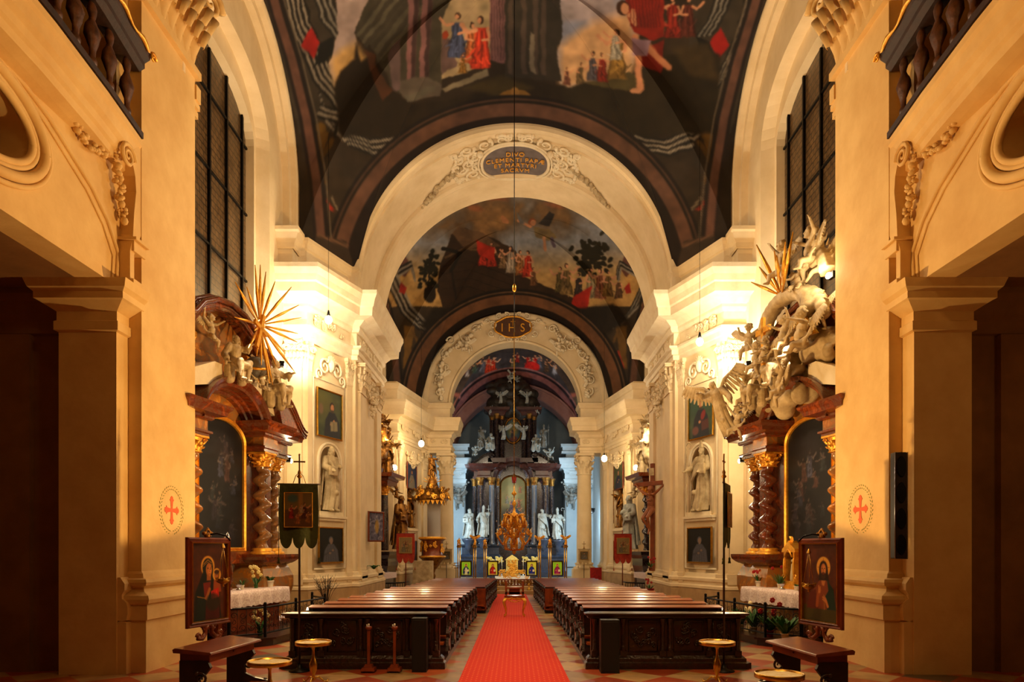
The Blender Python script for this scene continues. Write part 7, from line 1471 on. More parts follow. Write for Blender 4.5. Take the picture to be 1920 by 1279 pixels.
# ---------------------------------------------------------------- altars in the second bay
for SIDE in (-1, 1):
    o = V((-6.5, 27.9, 0)); r = math.radians(83); T = Tm(*o) @ Rz(r); tw = lambda x, y, z: T @ V((x, y, z))
    t = thing('side_altar', LR('farther left altar, dark column and gilded carvings beyond the nearer pier', 'farther right altar, dark columns and grey figures beyond the nearer pier'), 'altar', o, r)
    m = M(); m.box(-2.2, 2.2, -.2, .2, 0, 6.6); part('back_panel', m, redmarble, t)
    for s in (-1, 1):
        q = [(s * .9, .1), (s * .9, -1.0), (s * 2.2, -1.0), (s * 2.2, .1)]; q = q if s > 0 else q[::-1]
        m = M(); m.sweep([(0, .1), (.1, .1), (.1, .3), (0, .4), (0, 1.0), (.08, 1.3), (.08, 1.6), (.16, 1.75), (.18, 1.9), (0, 1.9)], q); m.box(min(s * .9, s * 2.2), max(s * .9, s * 2.2), -1., 0, .1, 1.9); part('pedestal', m, darkmarble, t)
        m = M(); twist(m, (s * 1.3, -.75), .17, 1.95, 4.3) if SIDE > 0 else m.lathe([(.2, 1.95), (.2, 3), (.17, 4.3)], (s * 1.3, -.75, 0), 20); m.lathe([(.18, 1.95), (.16, 4.3)], (s * 1.85, -.5, 0), 16); part('column', m, darkmarble, t)
        m = M(); capital_round(m, .17, .38, (s * 1.3, -.75, 4.3)); capital_round(m, .16, .38, (s * 1.85, -.5, 4.3)); part('capitals', m, gold, t, 'gilded capitals')
        m = M(); m.sweep([(0, 4.68), (.05, 4.7), (.05, 4.9), (.1, 4.95), (.1, 5.0), (.3, 5.05), (.34, 5.2), (0, 5.22)], q); m.box(min(s * .9, s * 2.2), max(s * .9, s * 2.2), -1., 0, 4.68, 5.2); part('cornice', m, redmarble, t)
    m = M(); ray_burst(m, (0, -.6, 6.6), .8, 12, 4); part('gilded_rays', m, gold, t)
    m = M(); m.box(-1.2, 1.2, -1.2, -.1, 0, 1.0); part('altar_table', m, darkmarble, t); m = M(); m.box(-1.3, 1.3, -1.3, -.2, 1.0, 1.03); m.box(-1.3, 1.3, -1.31, -1.3, .8, 1.03); m.box(1.3, 1.31, -1.3, -.2, .8, 1.03); solo('altar_cloth', m, lace, 'white cloth on the table of the farther %s altar' % LR('left', 'right'), 'altar cloth', o, r)
    mt = LR(darkgold, creamst)
    for k, (x, y, z, s, key, lb) in enumerate(((1.95, -1.25, 1.95, 1.35, 'reader', 'robed figure standing on the pedestal of the farther %s altar'), (1.7, -.8, 5.2, 1.0, 'pleader', 'robed figure standing on the cornice of the farther %s altar'), (1.2, -.9, 6.3, .8, 'p1', 'cherub flying above the cornice of the farther %s altar'), (.9, -.8, 7.1, .85, 'p2', 'topmost cherub over the farther %s altar'), (1.9, -1.1, 4.3, .7, 'p3', 'cherub clinging below the cornice of the farther %s altar'), (.3, -.9, 6.4, .95, 'seated', 'seated figure high at the middle of the farther %s altar'), (1.5, -.7, 7.4, .6, 'p1', 'small cherub beside the topmost one over the farther %s altar'))):
        place('altar_figure', key, lb % LR('left', 'right'), 'statue', mt if k else LR(darkgold, whitest), tw(x, y, z), r - .4, s, 'figures on the farther %s altar' % LR('left', 'right'))
    m = M(); cloud(m, (0, 0, 0), .55, 8, 14); me = remeshed(m, .04, 'cloud_bank', 2); me.materials.append(mt); o2 = link('cloud_bank', me, None, tw(1.3, -.7, 6.0), r); o2.scale = (1 if SIDE < 0 else -1, 1, 1); tag(o2, 'carved cloud under the cherubs of the farther %s altar' % LR('left', 'right'), 'sculpted cloud')
    t = thing('floodlight', LR('lit floodlight on the farther left altar', 'lit floodlight on the farther right altar'), 'lamp', V((-5.35, 30.0, 5.6)), .8, 'floodlights on the altars'); m = M(); m.box(-.1, .1, -.06, .05, -.06, .08); part('housing', m, iron, t); m = M(); m.ell((0, -.1, -.02), (.12, .05, .12)); part('lens', m, bulbw, t)
    m = M(); m.tube([(-5.6, 25.9, .7), (-4.9, 26.1, .7), (-4.35, 26.6, .7), (-4.3, 27.4, .7)], .03)
    for k in range(16):
        a = k / 15; x, y = (-5.6 + .7 * a * 2, 25.9 + .4 * a) if a < .5 else (-4.9 + .58 * (a - .5) * 2, 26.1 + .6 * (a - .5) * 2); m.cyl((x, y, .05), (x, y, .7), .014, n=5)
    solo('altar_rail', m, iron, 'low black railing round the farther %s altar' % LR('left', 'right'), 'railing')
SIDE = -1
# ---------------------------------------------------------------- pulpit
t = thing('pulpit', 'gilded and brown carved pulpit with crowned canopy beside the left chancel column', 'pulpit', (-4.05, 33.4, 0))
m = M(); m.lathe([(.02, .35), (.1, .5), (.16, .7), (.1, .85), (.16, 1.0), (.3, 1.2), (.42, 1.38), (.5, 1.5), (.62, 1.58), (.62, 1.66)], n=24, fn=lambda a, z: 1 + .05 * math.cos(8 * a)); garland(m, [(0, 0, .5), (0, -.05, .9), (.05, -.1, 1.2)], .16, 3, 1.5); part('corbel', m, darkgold, t)
m = M(); m.lathe([(.6, 1.64), (.55, 1.7), (.52, 1.75), (.52, 2.4), (.6, 2.45), (.66, 2.5), (.66, 2.58), (.56, 2.58)], n=8); part('basket', m, redwood, t)
m = M(); rococo(m, lambda u, v, h: V(((.54 + h) * math.cos(-PI / 2 + u), (.54 + h) * math.sin(-PI / 2 + u), 2.08 + v)), .13, 5, 26, .035, (1.5, .22)); m.lathe([(.64, 1.6), (.67, 1.64), (.64, 1.68)], n=24); m.lathe([(.66, 2.48), (.7, 2.53), (.66, 2.6)], n=24); part('basket_carving', m, gold, t, 'gilded carvings on the basket')
m = M(); m.box(-.3, .34, .42, .5, 2.5, 4.3); part('backboard', m, silver, t, 'pale backboard')
m = M(); m.lathe([(.62, 4.28), (.7, 4.34), (.78, 4.4), (.8, 4.52), (.7, 4.6), (.5, 4.7), (.42, 4.9), (.3, 5.05), (.22, 5.3), (.14, 5.5), (.1, 5.6)], n=8); part('canopy', m, darkgold, t)
m = M()
for k in range(20): a = k * 2 * PI / 20; m.prism([(.72 * math.cos(a), .72 * math.sin(a), 4.36), (.72 * math.cos(a + .28), .72 * math.sin(a + .28), 4.36), (.72 * math.cos(a + .14), .72 * math.sin(a + .14), 4.14)], (0, .01, 0))
rococo(m, lambda u, v, h: V(((.72 - v * .5 + h) * math.cos(-PI / 2 + u), (.72 - v * .5 + h) * math.sin(-PI / 2 + u), 4.75 + v)), .16, 9, 24, .04, (1.8, .3)); part('canopy_carving', m, gold, t, 'gilded fringe and scrolls')
part('canopy_carving', (lambda q: (ray_burst(q, (0, -.05, 5.2), .5, 10, 8, .2, PI - .2, .03), q)[1])(M()), gold, t)
place('pulpit_figure', 'pleader', 'gilded figure standing on top of the pulpit canopy', 'statue', darkgold, (-4.05, 33.35, 5.55), 0, .62)
for k, (x, z, key, lb) in enumerate(((-.6, 4.65, 'p1', 'left'), (.6, 4.65, 'p2', 'right'), (.0, 4.75, 'p3', 'middle'))): place('pulpit_cherub', key, 'gilded cherub sitting on the canopy of the pulpit, %s one' % lb, 'cherub', darkgold, (-4.05 + x, 32.95, z), 0, .6, 'cherubs on the pulpit')
m = M(); m.box(-.45, .45, -.3, .3, 0, 1.45); solo('stone_block', m, creamst, 'plain pale block standing at the pulpit foot', 'block', (-4.35, 32.3, 0))
# ---------------------------------------------------------------- high altar
SIDE = -1
HD = 42.5; HX = (962 - VX) / F * HD
def hz(y): return CH + (HZ - y) / F * HD
def hx(x): return (x - 962) / F * HD                 # metres from the altar's middle
deepred = mat('deep_red_marble', (.20, .08, .06), (.34, .15, .10), .28, scale=3, vein=1.)
t = thing('high_altar', 'towering dark marble high altar with pale painting and gilded capitals at the end of church', 'altar', (HX, HD, .3))
def hz0(y): return hz(y) - .3
bluem = mat('blue_grey_marble', (.18, .22, .30), (.30, .32, .38), .3, scale=2.5, vein=1.)
for s in (-1, 1):
    q = [(s * hx(990), .6), (s * hx(990), -.5), (s * hx(1010), -.5), (s * hx(1010), -1.0), (s * hx(1040), -1.0), (s * hx(1040), -.6), (s * hx(1055), -.6), (s * hx(1055), .6)]; q = q if s > 0 else q[::-1]
    z1 = hz0(1021); m = M(); m.sweep([(.2, 0), (.2, .3), (.1, .4), (.1, z1 * .55), (.2, z1 * .62), (.05, z1 * .7), (.05, z1 * .9), (.2, z1 * .95), (.22, z1), (0, z1)], q); m.box(min(s * hx(990), s * hx(1055)), max(s * hx(990), s * hx(1055)), -.5, .6, 0, z1); part('pedestal', m, bluem, t)
    for x, y, r in ((990, -.5, .10), (1001, -1.05, .17), (1022, -1.0, .17), (1034, -.3, .14)):
        m = M(); m.lathe([(r * 1.4, z1), (r * 1.4, z1 + .1), (r, z1 + .2), (r, hz0(960)), (r * .88, hz0(913))], (s * hx(x), y, 0), 18); part('column', m, darkmarble if x != 1001 else greymarble, t)
        m = M(); m.lathe([(r * .95, 0), (r * 1.1, .1), (r * 1.0, .12), (r * 1.1, .3), (r * 1.55, .42), (r * 1.6, .46)], (s * hx(x), y, hz0(913)), 10, fn=lambda a, z: 1 + .12 * math.cos(8 * a)); part('capital', m, darkgold, t, 'gilded capital')
    q = [(s * hx(990), .6), (s * hx(990), -.5), (s * hx(1004), -.5), (s * hx(1004), -1.0), (s * hx(1026), -1.0), (s * hx(1026), -.5), (s * hx(1034), -.5), (s * hx(1034), .6)]; q = q if s > 0 else q[::-1]
    m = M(); z2 = hz0(900); m.sweep([(0, z2), (.08, z2), (.08, z2 + .15), (.02, z2 + .2), (.02, z2 + .45), (.15, z2 + .5), (.3, z2 + .6), (.5, z2 + .66), (.55, z2 + .85), (0, z2 + .9)], q); m.box(min(s * hx(990), s * hx(1034)), max(s * hx(990), s * hx(1034)), -.6, .6, z2, z2 + .88); part('entablature', m, deepred, t)
    m = M(); scroll_gable(m, s * hx(1000), s * hx(1040), z2 + .9, hz0(855), -.9, .2); part('gable', m, darkmarble, t)
    # upper storey
    for x, y in ((983, -.5), (992, -.8), (1001, -.3)):
        m = M(); m.lathe([(.2, hz0(862)), (.14, hz0(858)), (.12, hz0(790))], (s * hx(x), y, 0), 14); part('upper_column', m, darkmarble, t)
        m = M(); m.lathe([(.12, 0), (.17, .2), (.22, .3)], (s * hx(x), y, hz0(790)), 10, fn=lambda a, z: 1 + .1 * math.cos(8 * a)); part('upper_capital', m, darkgold, t)
    q = [(s * hx(978), .3), (s * hx(978), -.9), (s * hx(1005), -.9), (s * hx(1005), .3)]; q = q if s > 0 else q[::-1]
    m = M(); z3 = hz0(784); m.sweep([(0, z3), (.05, z3 + .1), (.1, z3 + .2), (.3, z3 + .3), (.35, z3 + .45), (0, z3 + .5)], q); m.box(min(s * hx(978), s * hx(1005)), max(s * hx(978), s * hx(1005)), -.9, .3, z3, z3 + .5); m.box(min(s * hx(975), s * hx(1008)), max(s * hx(975), s * hx(1008)), -.9, .3, hz0(870), hz0(862)); part('upper_cornice', m, deepred, t)
m = M(); m.box(hx(892), hx(1032), 0, .6, 0, hz0(900)); m.box(hx(905), hx(1020), 0, .5, hz0(900), hz0(865)); m.box(hx(918), hx(1006), 0, .45, hz0(865), hz0(780)); m.prism([(hx(928), .1, hz0(782)), (hx(996), .1, hz0(782)), (hx(990), .1, hz0(752)), (hx(975), .1, hz0(735)), (hx(962), .1, hz0(728)), (hx(949), .1, hz0(735)), (hx(934), .1, hz0(752))], (0, .35, 0)); part('back_wall', m, darkmarble, t)
m = M(); cur = []
for i in range(25): a = PI * i / 24; cur.append(((hx(990) * math.cos(a), 0, hz0(900) + hx(992) * math.sin(a)), (math.cos(a), 0, math.sin(a)), (0, 1, 0)))
m.bend([(-.12, .1), (-.12, -.4), (0, -.5), (.1, -.7), (.3, -.8), (.35, -.8), (.35, .1)], cur); part('painting_arch', m, deepred, t)
p = Paint(938, 895, 986, 982, 96, 174, (.50, .50, .34), 6); p.mix(np.clip(p.nz(4, 1.4), 0, .8), (.60, .55, .38)); p.mix(np.clip((p.Y - 945) / 25, 0, .8), (.20, .18, .18))
for x, y, h, c in ((950, 945, 18, (.5, .5, .46)), (960, 962, 30, (.38, .30, .34)), (974, 952, 18, (.55, .32, .24)), (970, 975, 26, (.18, .30, .40)), (950, 978, 24, (.32, .2, .16)), (978, 978, 22, (.2, .34, .42)), (962, 980, 20, (.4, .28, .2)), (976, 925, 14, (.6, .36, .28))): p.person(x, y, h, c)
p.ell(962, 925, 12, 16, (.68, .62, .42), 0, .8, .6)
w_, h_ = hx(984) * 2, hz0(905) - hz0(982); a0, b0 = canvas_mesh(p, w_, h_ + .35, 48, 90, .55); part('altar_painting', a0, painted, t, 'pale arched oil painting', loc=(0, -.12, hz0(982)), col=b0); part('painting_frame', frame_mesh(w_, h_ + .35, .12, .1, .55), darkgold, t, 'gilded frame', loc=(0, -.08, hz0(982)))
p = Paint(0, 0, 100, 140, 40, 56, (.16, .26, .30), 6); p.ell(50, 62, 34, 46, (.50, .44, .20), .3, .8, .9); p.person(46, 112, 60, (.14, .10, .12)); p.poly([(15, 120), (70, 105), (85, 130), (30, 140)], (.34, .12, .12))
m = M(); m.grid(lambda u, v: (.48 * max(v, .01) * math.cos(2 * PI * u), -.12, hz0(808) + .72 * max(v, .01) * math.sin(2 * PI * u)), 32, 10); U = np.array([q[0] for q in m.v]); Z = np.array([q[2] for q in m.v]) - hz0(808); part('oval_painting', m, painted, t, 'oval painting in the upper storey', col=p.sample(50 + U / .48 * 50, 70 - Z / .72 * 70))
m = M(); m.tube([(.52 * math.cos(2 * PI * i / 40), -.14, hz0(808) + .78 * math.sin(2 * PI * i / 40)) for i in range(41)], .07, 8, False); rococo(m, lambda u, v, h: V((u, -.16 - h, hz0(782) + v)), .2, 3, 8, .04, (.5, .2)); part('oval_frame', m, darkgold, t)
m = M(); ray_burst(m, (0, -.5, hz0(745)), .65, 16, 9); part('gilded_glory', m, mat('dim_gilding', (.42, .36, .24), rough=.45, metal=.5), t, 'tarnished sun of rays')
m = M(); cloud(m, (0, -.35, hz0(752)), 1.25, 12, 46); cloud(m, (0, -.3, hz0(724)), .6, 13, 18); cloud(m, (-1.1, -.3, hz0(768)), .5, 15, 12); cloud(m, (1.1, -.3, hz0(768)), .5, 16, 12); me = remeshed(m, .05, 'cloud_bank', 2); me.materials.append(mat('dark_cloud_stucco', (.22, .19, .16), (.14, .12, .10), .6, scale=3)); o = part('cloud_bank', me, None, t)
HPt = lambda x, y, dd=0: V((HX + hx(x), HD - dd, hz(y)))
for i, (x, y, k, lb) in enumerate(((881, 1011, 'reader', 'outermost white saint left of the high altar columns'), (907, 1009, 'pope', 'white saint with staff, second from left on the high altar'), (1017, 1011, 'pleader', 'white saint with outstretched arm, right side of the high altar'), (1044, 1013, 'bishop', 'outermost white saint right of the high altar columns'))):
    q = HPt(x, y, 1.5); place('white_saint', k, lb, 'statue', whitest, q, 0, 1.02); m = M(); m.lathe([(.05, -.75), (.2, -.5), (.16, -.4), (.36, -.12), (.4, 0), (.0001, 0)], n=16); solo('statue_bracket', m, bluem, 'dark bracket carrying the %s' % lb, 'bracket', q)
for i, (x, y, k, s, mt, lb) in enumerate(((939, 764, 'angel', .42, whitest, 'upper left pale angel'), (987, 764, 'angel', .42, whitest, 'upper right pale angel'), (921, 778, 'p1', .5, whitest, 'pale cherub at the upper left cornice'), (1006, 778, 'p2', .5, whitest, 'pale cherub at the upper right cornice'), (944, 830, 'angel', .5, whitest, 'pale angel at the left of the oval picture'), (981, 830, 'angel', .5, whitest, 'pale angel at the right of the oval picture'), (921, 850, 'seated', .8, whitest, 'pale seated figure on the left gable'), (1003, 852, 'seated', .8, whitest, 'pale seated figure on the right gable'), (894, 855, 'p3', .8, whitest, 'pale cherub at the left end of the gable'), (1029, 860, 'p1', .8, whitest, 'pale cherub at the right end of the gable'), (905, 845, 'pleader', .75, graystone, 'grey figure standing behind the left gable'), (1017, 845, 'pope', .75, graystone, 'grey figure standing behind the right gable'), (957, 722, 'p2', .5, whitest, 'topmost pale cherub left of the cross'), (970, 722, 'p3', .5, graystone, 'topmost grey cherub right of the cross'))):
    place('altar_figure', k, lb + ' on the high altar', 'statue', mt, HPt(x, y, 1.1), (-.4 if x < 962 else .4), s, 'figures on the high altar')
m = M(); m.box(-.05, .05, -.04, .04, -.5, .45); m.box(-.3, .3, -.04, .04, .05, .15); o = solo('leaning_cross', m, whitest, 'pale cross leaning at the very top of the high altar', 'cross', HPt(961, 712, 1)); o.rotation_euler[1] = -.7
for s, lb in ((-1, 'left'), (1, 'right')):
    SIDE = s; place('hanging_cherub', 'p1', 'silvery cherub hanging by a garland on the %s choir pier' % lb, 'cherub', graystone, (-3.5, 42.3, 5.0), .3, 1.3); m = M(); garland(m, [(-3.9, 42.6, 5.9), (-3.6, 42.4, 5.6), (-3.3, 42.4, 5.75), (-2.9, 42.5, 6.2)], .1, 5); solo('leaf_garland', m, graystone, 'grey stucco garland above the cherub on the %s choir pier' % lb, 'stucco garland')
SIDE = -1
# mensa, tabernacle, candles and icons
MD = 39.3; mp_ = lambda x, y: P(x, y, MD)
t = thing('mensa', 'altar table with red and gilded carved front below the golden tabernacle', 'altar table', (mp_(961, 0).x, MD, .3)); m = M(); m.box(-.95, .95, -.3, .5, 0, mp_(0, 1082).z - .3); part('body', m, redcloth, t)
m = M(); rococo(m, lambda u, v, h: V((u, -.34 - h, .3 + v)), .14, 8, 34, .03, (.85, .18)); m.box(-.98, .98, -.35, -.3, 0, .05); part('front_carving', m, gold, t, 'gilded carved front')
z = mp_(0, 1080).z; m = M(); m.box(-1.0, 1.0, -.36, .5, z - .02, z + .01); m.box(-1.0, 1.0, -.37, -.35, z - .3, z); solo('altar_cloth', m, mat('white_linen', (.95, .95, .93), rough=.9), 'plain white cloth on the table below the golden tabernacle', 'altar cloth', (mp_(961, 0).x, MD, 0))
cream2 = mat('ivory_gilding', (.95, .88, .55), (.85, .74, .36), .4, .3, scale=14, bump=.4, bscale=30)
t = thing('tabernacle', 'ivory and gold tabernacle standing on the white altar cloth', 'tabernacle', (mp_(960, 0).x, MD + .1, z + .01)); m = M(); m.box(-.34, .34, -.15, .25, 0, .9); m.box(-.4, .4, -.2, .25, 0, .1); m.prism([(-.4, -.18, .9), (.4, -.18, .9), (.25, -.18, 1.05), (.0, -.18, 1.2), (-.25, -.18, 1.05)], (0, .4, 0)); part('cabinet', m, cream2, t)
m = M(); rococo(m, lambda u, v, h: V((u, -.18 - h, .5 + v)), .1, 18, 18, .025, (.3, .4)); part('carving', m, gold, t); m = M(); m.box(-.15, .15, -.19, -.14, .15, .7); m.box(-.02, .02, -.2, -.18, .3, .6); part('door', m, gold, t)
for s in (-1, 1):
    for k in range(2):
        x = mp_(961 + s * (20 + 11 * k), 0).x; t = thing('candlestick', 'tall candlestick %s of the tabernacle, %s one' % ('right' if s > 0 else 'left', 'outer' if k else 'inner'), 'candlestick', (x, MD + .15, z + .01), 0, 'candlesticks on the high altar table'); m = M(); m.lathe([(.1, 0), (.03, .08), (.05, .2), (.03, .3), (.04, .55), (.07, .6)], n=12); part('stick', m, silver, t); m = M(); m.cyl((0, 0, .6), (0, 0, .95), .025); part('candle', m, white, t)
    plant('small flower pot %s of the tabernacle' % ('right' if s > 0 else 'left'), (mp_(961 + s * 13, 0).x, MD - .1, z), 1.0, lv=(12, .2, .12, .04), fl=fwhite, n=5, pr=.07)
    x = mp_(961 + s * 34, 0).x; t = thing('golden_wing_shelf', 'gilded bracket with cherubs beside the tabernacle, %s one' % ('right' if s > 0 else 'left'), 'ornament', (x, MD + .3, mp_(0, 1050).z)); m = M(); rococo(m, lambda u, v, h: V((u, -h, v)), .12, 22, 12, .04, (.45, .12)); m.box(-.5, .5, 0, .3, -.12, -.05); part('shelf', m, cream2, t); m = M(); m.box(-.3, .3, .1, .3, -(mp_(0, 1050).z - .3), -.12); part('support', m, bluem, t)
def icon(seed, bg, robe, robe2):
    p = Paint(0, 0, 100, 140, 50, 70, bg, seed); p.ell(50, 38, 19, 19, (.85, .72, .22)); p.poly([(36, 52), (64, 52), (84, 84), (86, 138), (14, 138), (16, 84)], robe, 1, 2); p.poly([(40, 62), (60, 62), (66, 138), (34, 138)], robe2, .9, 2)
    p.ell(50, 38, 12, 15, tuple(c * .5 for c in robe)); p.ell(50, 40, 8, 11, (.70, .48, .30)); p.ell(34, 92, 6, 6, (.70, .48, .30)); p.ell(66, 88, 6, 6, (.70, .48, .30)); p.poly([(58, 84), (80, 80), (82, 104), (60, 108)], (.75, .72, .6)); p.line([(8, 8), (92, 8), (92, 132), (8, 132), (8, 8)], 3, (.8, .75, .3)); return p
for i, (x, bg, r1, r2, lb) in enumerate(((874, (.42, .72, .08), (.06, .14, .30), (.75, .75, .65), 'green backed icon of a saint in blue and white, outermost left'), (924, (.72, .76, .22), (.45, .05, .08), (.62, .08, .06), 'yellow backed icon of a veiled woman in red, inner left'), (997, (.72, .76, .22), (.06, .10, .40), (.08, .14, .50), 'yellow backed icon of a bearded man in blue, inner right'), (1045, (.42, .72, .08), (.42, .06, .28), (.55, .10, .30), 'green backed icon of a saint in purple, outermost right'))):
    d = 33.4; q = P(x, 1078, d); t = picture(lb, bright(icon(50 + i, bg, r1, r2)), .44, .64, q, 0, wood, .06, .04, 34, 48, name='standing_icon', cat='icon', group='icons on stands before the high altar')
    m = M(); m.cyl((0, .05, -.02), (0, .05, .3 - q.z), .02); m.box(-.18, .18, -.05, .15, .3 - q.z, .33 - q.z); m.cyl((0, .05, 0), (0, .05, .3), .02); part('stand', m, silver, t)
for i, (x, y, lb) in enumerate(((860.5, 1022, 'outermost left'), (890, 1022, 'second left'), (909.5, 1023, 'innermost left'), (1011.5, 1023, 'innermost right'), (1031, 1022, 'second right'), (1060.5, 1022, 'outermost right'))):
    d = 33.9; q = P(x, y, d); t = thing('processional_lantern', 'gilded angel on a tall pole before the high altar, %s' % lb, 'processional pole', (q.x, d, .3), 0, 'gilded angel poles')
    H = q.z - .3; m = M()
    for s in (-1, 1): m.cyl((s * .05, 0, 0), (s * .05, 0, H - .1), .03, n=8)
    m.box(-.15, .15, -.12, .12, 0, .1); part('pole', m, brass, t); m = M(); m.lathe([(.08, H - .15), (.13, H - .08), (.08, H - .02), (.12, H)], n=12); part('cap', m, brass, t)
    place('gilded_angel', 'angel' if i % 2 else 'seated', None, None, gold, (0, 0, H), 0, .26, parent=t)
# communion barrier, papal cross, crosses
m = M(); m.box(-1.35, 1.3, -.1, .1, 0, .04); m.box(-1.35, 1.3, -.08, .08, .26, .31)
for k in range(18): x = -1.28 + k * .15; m.lathe([(.03, .04), (.05, .08), (.025, .14), (.05, .2), (.03, .26)], (x, 0, 0), 8)
solo('communion_rail', m, redwood, 'low reddish balustrade rail at the top of the sanctuary steps', 'railing', (-.1, 31.9, .3))
m = M(); rococo(m, lambda u, v, h: V((u, -.1 - h, .17 + v)), .08, 61, 44, .018, (1.2, .09)); solo('rail_ornament', m, darkgold, 'gilded scrollwork fixed along the low reddish sanctuary rail', 'ornament', (-.1, 31.85, .3))
for x, lb in ((932, 'left'), (992, 'right')): q = P(x, 1108, 30.8); m = M(); m.lathe([(.08, 0), (.09, .06), (.03, .1), (.03, .2), (.08, .26), (.0001, .32)], n=12); solo('altar_bell', m, brass, 'small brass bell on the sanctuary step, %s one' % lb, 'bell', (q.x, 30.8, .15), 0, 'bells on the sanctuary step')
q = P(855, 1060, 33.0); t = thing('papal_cross', 'thin dark triple armed cross stand before the left choir wall', 'cross', (q.x, 33, .3)); m = M(); m.cyl((0, 0, 0), (0, 0, q.z - .3), .015); m.lathe([(.15, 0), (.1, .05), (.02, .1)], n=10); part('pole', m, iron, t); m = M()
for k, wd in enumerate((.1, .15, .12)): m.box(-wd, wd, -.015, .015, q.z - .45 + k * .12, q.z - .42 + k * .12)
part('arms', m, darkgold, t)
q = P(1105, 1100, 33.8); m = M(); m.box(-.28, .28, -.25, .25, .42, .5); m.box(-.28, .28, .2, .27, .5, 1.1); 
t = thing('red_chair', 'red upholstered chair beside the right chancel column', 'chair', (3.95, 33.2, 0)); part('seat', m, redcloth, t)
for a in (-1, 1):
    for b in (-1, 1): m = M(); m.cyl((a * .24, b * .2, 0), (a * .24, b * .2, .42), .025, n=6); part('leg', m, redwood, t)
t = thing('choir_floodlight', 'round lit floodlight hanging beside the right chancel column', 'lamp', (4.3, 38.3, 4.2)); m = M(); m.lathe([(.05, -.2), (.18, -.1), (.2, .1)], n=16); part('housing', m, iron, t); m = M(); m.ell((0, 0, .02), (.17, .17, .09)); part('lens', m, mat('cool_lamp', (.8, .95, 1), emit=8, ecol=(.8, .95, 1)), t)
# chandelier on its long rope, sanctuary lamp, near wire with brass ball
CD = 26.5; cz = lambda y: CH + (HZ - y) / F * CD; cx = (964 - VX) / F * CD
t = thing('chandelier', 'large gilded chandelier with crystal drops hanging over the aisle', 'chandelier', (cx, CD, cz(1038)))
ch = lambda y: cz(y) - cz(1038)
m = M(); m.lathe([(.01, ch(1040)), (.08, ch(1036)), (.03, ch(1030)), (.12, ch(1022)), (.05, ch(1012)), (.16, ch(1004)), (.07, ch(990)), (.12, ch(978)), (.16, ch(970)), (.05, ch(960)), (.03, ch(950)), (.08, ch(945)), (.02, ch(938)), (.02, ch(930)), (.1, ch(926)), (.02, ch(920)), (.015, ch(910))], n=18, fn=lambda a, z: 1 + .12 * math.cos(6 * a)); part('stem', m, gold, t)
for k in range(12):
    a = 2 * PI * k / 12; R, zb = ((.74, ch(1002)) if k % 2 else (.46, ch(986))); d = V((math.cos(a), math.sin(a), 0)); z0 = ch(1012) if k % 2 else ch(994)
    m = M(); m.tube([V((0, 0, z0)), d * R * .35 + V((0, 0, z0 + .16)), d * R * .7 + V((0, 0, z0 - .18)), d * R + V((0, 0, zb - .1)), d * R + V((0, 0, zb))], [.05, .045, .04, .04, .05]); cscroll(m, lambda u, v, h: d * (R * .5 + u) + V((0, 0, z0 + .1 + v)), 0, 0, .14, 1, .035); cscroll(m, lambda u, v, h: d * (R * .9 + u) + V((0, 0, z0 + .28 + v)), 0, 0, .12, 2, .03); m.lathe([(.02, 0), (.09, .03), (.05, .05)], (d.x * R, d.y * R, zb), 10); part('arm', m, gold, t)
    m = M(); m.cyl(d * R + V((0, 0, zb + .04)), d * R + V((0, 0, zb + .2)), .022, n=8); part('candle', m, white, t)
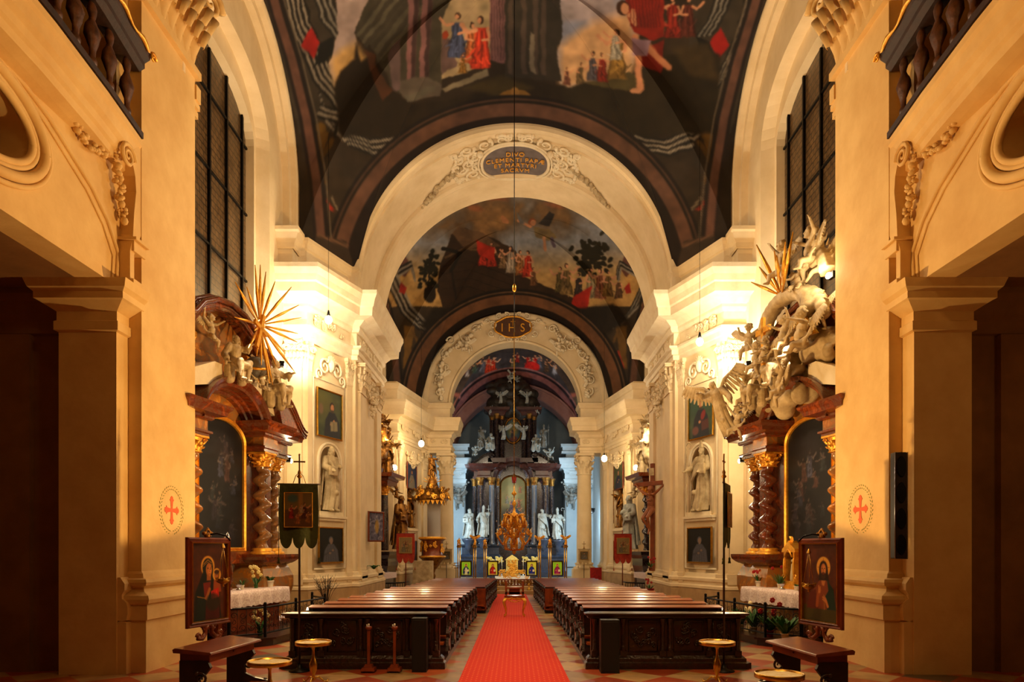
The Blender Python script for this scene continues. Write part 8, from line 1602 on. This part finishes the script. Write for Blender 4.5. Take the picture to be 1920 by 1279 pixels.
for k in range(10):
    a = 2 * PI * k / 10; d = V((math.cos(a), math.sin(a), 0)); m = M(); m.tube([V((0, 0, ch(975))), d * .34 + V((0, 0, ch(965))), d * .42 + V((0, 0, ch(978))), d * .38 + V((0, 0, ch(990)))], [.045, .05, .045, .03]); cscroll(m, lambda u, v, h: d * (.3 + u) + V((0, 0, ch(972) + v)), 0, 0, .15, 1, .03); m.tube([V((0, 0, ch(1032))), d * .34 + V((0, 0, ch(1030))), d * .4 + V((0, 0, ch(1018))), d * .3 + V((0, 0, ch(1010)))], .035); part('leaf_arm', m, gold, t)
m = M(); rg = random.Random(5)
for k in range(90): a = rg.uniform(0, 6.28); r = rg.uniform(.2, .72); m.ell((r * math.cos(a), r * math.sin(a), rg.uniform(ch(1030), ch(968))), (.018, .018, .04), 6, 4)
part('crystal_drops', m, silver, t, 'glittering crystal drops')
m = M(); m.cyl((0, 0, ch(912)), (0, 0, 13.9 - cz(1038)), .014, n=6); part('rope', m, brass, t)
t = thing('rope_weight', 'thin dark wire with a brass ball hanging from the nearer painted vault', 'hanging wire', (-.02, 15.5, P(0, 540, 15.5).z)); m = M(); m.ell((0, 0, 0), (.045, .045, .1), 12, 9); part('brass_ball', m, brass, t); m = M(); m.cyl((0, 0, .05), (0, 0, 17.2 - P(0, 540, 15.5).z), .010, n=6); m.cyl((0, 0, -.05), (0, 0, -1.0), .010, n=6); part('wire', m, iron, t)
q = P(964, 905, 38); t = thing('sanctuary_lamp', 'hanging red sanctuary lamp before the high altar painting', 'lamp', q); m = M(); m.lathe([(.02, -.05), (.12, 0), (.14, .3), (.1, .34)], n=14); part('red_glass', m, mat('red_lamp_glass', (.45, .07, .03), rough=.2), t); m = M(); m.cyl((0, 0, .3), (0, 0, 12.6 - q.z), .012, n=5); m.lathe([(.14, .3), (.08, .42), (.02, .5)], n=12); m.cyl((-.1, 0, -.0), (0, 0, -.9), .008, n=4); m.cyl((.1, 0, 0), (0, 0, -.9), .008, n=4); part('chain', m, darkgold, t)
# stucco putti on the farther arch
for i, (x, y, k, lb) in enumerate(((827, 700, 'p1', 'lower left'), (875, 640, 'p2', 'upper left'), (1048, 642, 'p1', 'upper right'), (1098, 696, 'p3', 'lower right'))):
    place('stucco_cherub', k, 'stucco cherub among garlands on the farther arch, %s' % lb, 'cherub', stucco, P(x, y + 12, 36.05), (-.3 if x < 960 else .3), 1.0, 'cherubs on the farther arch')
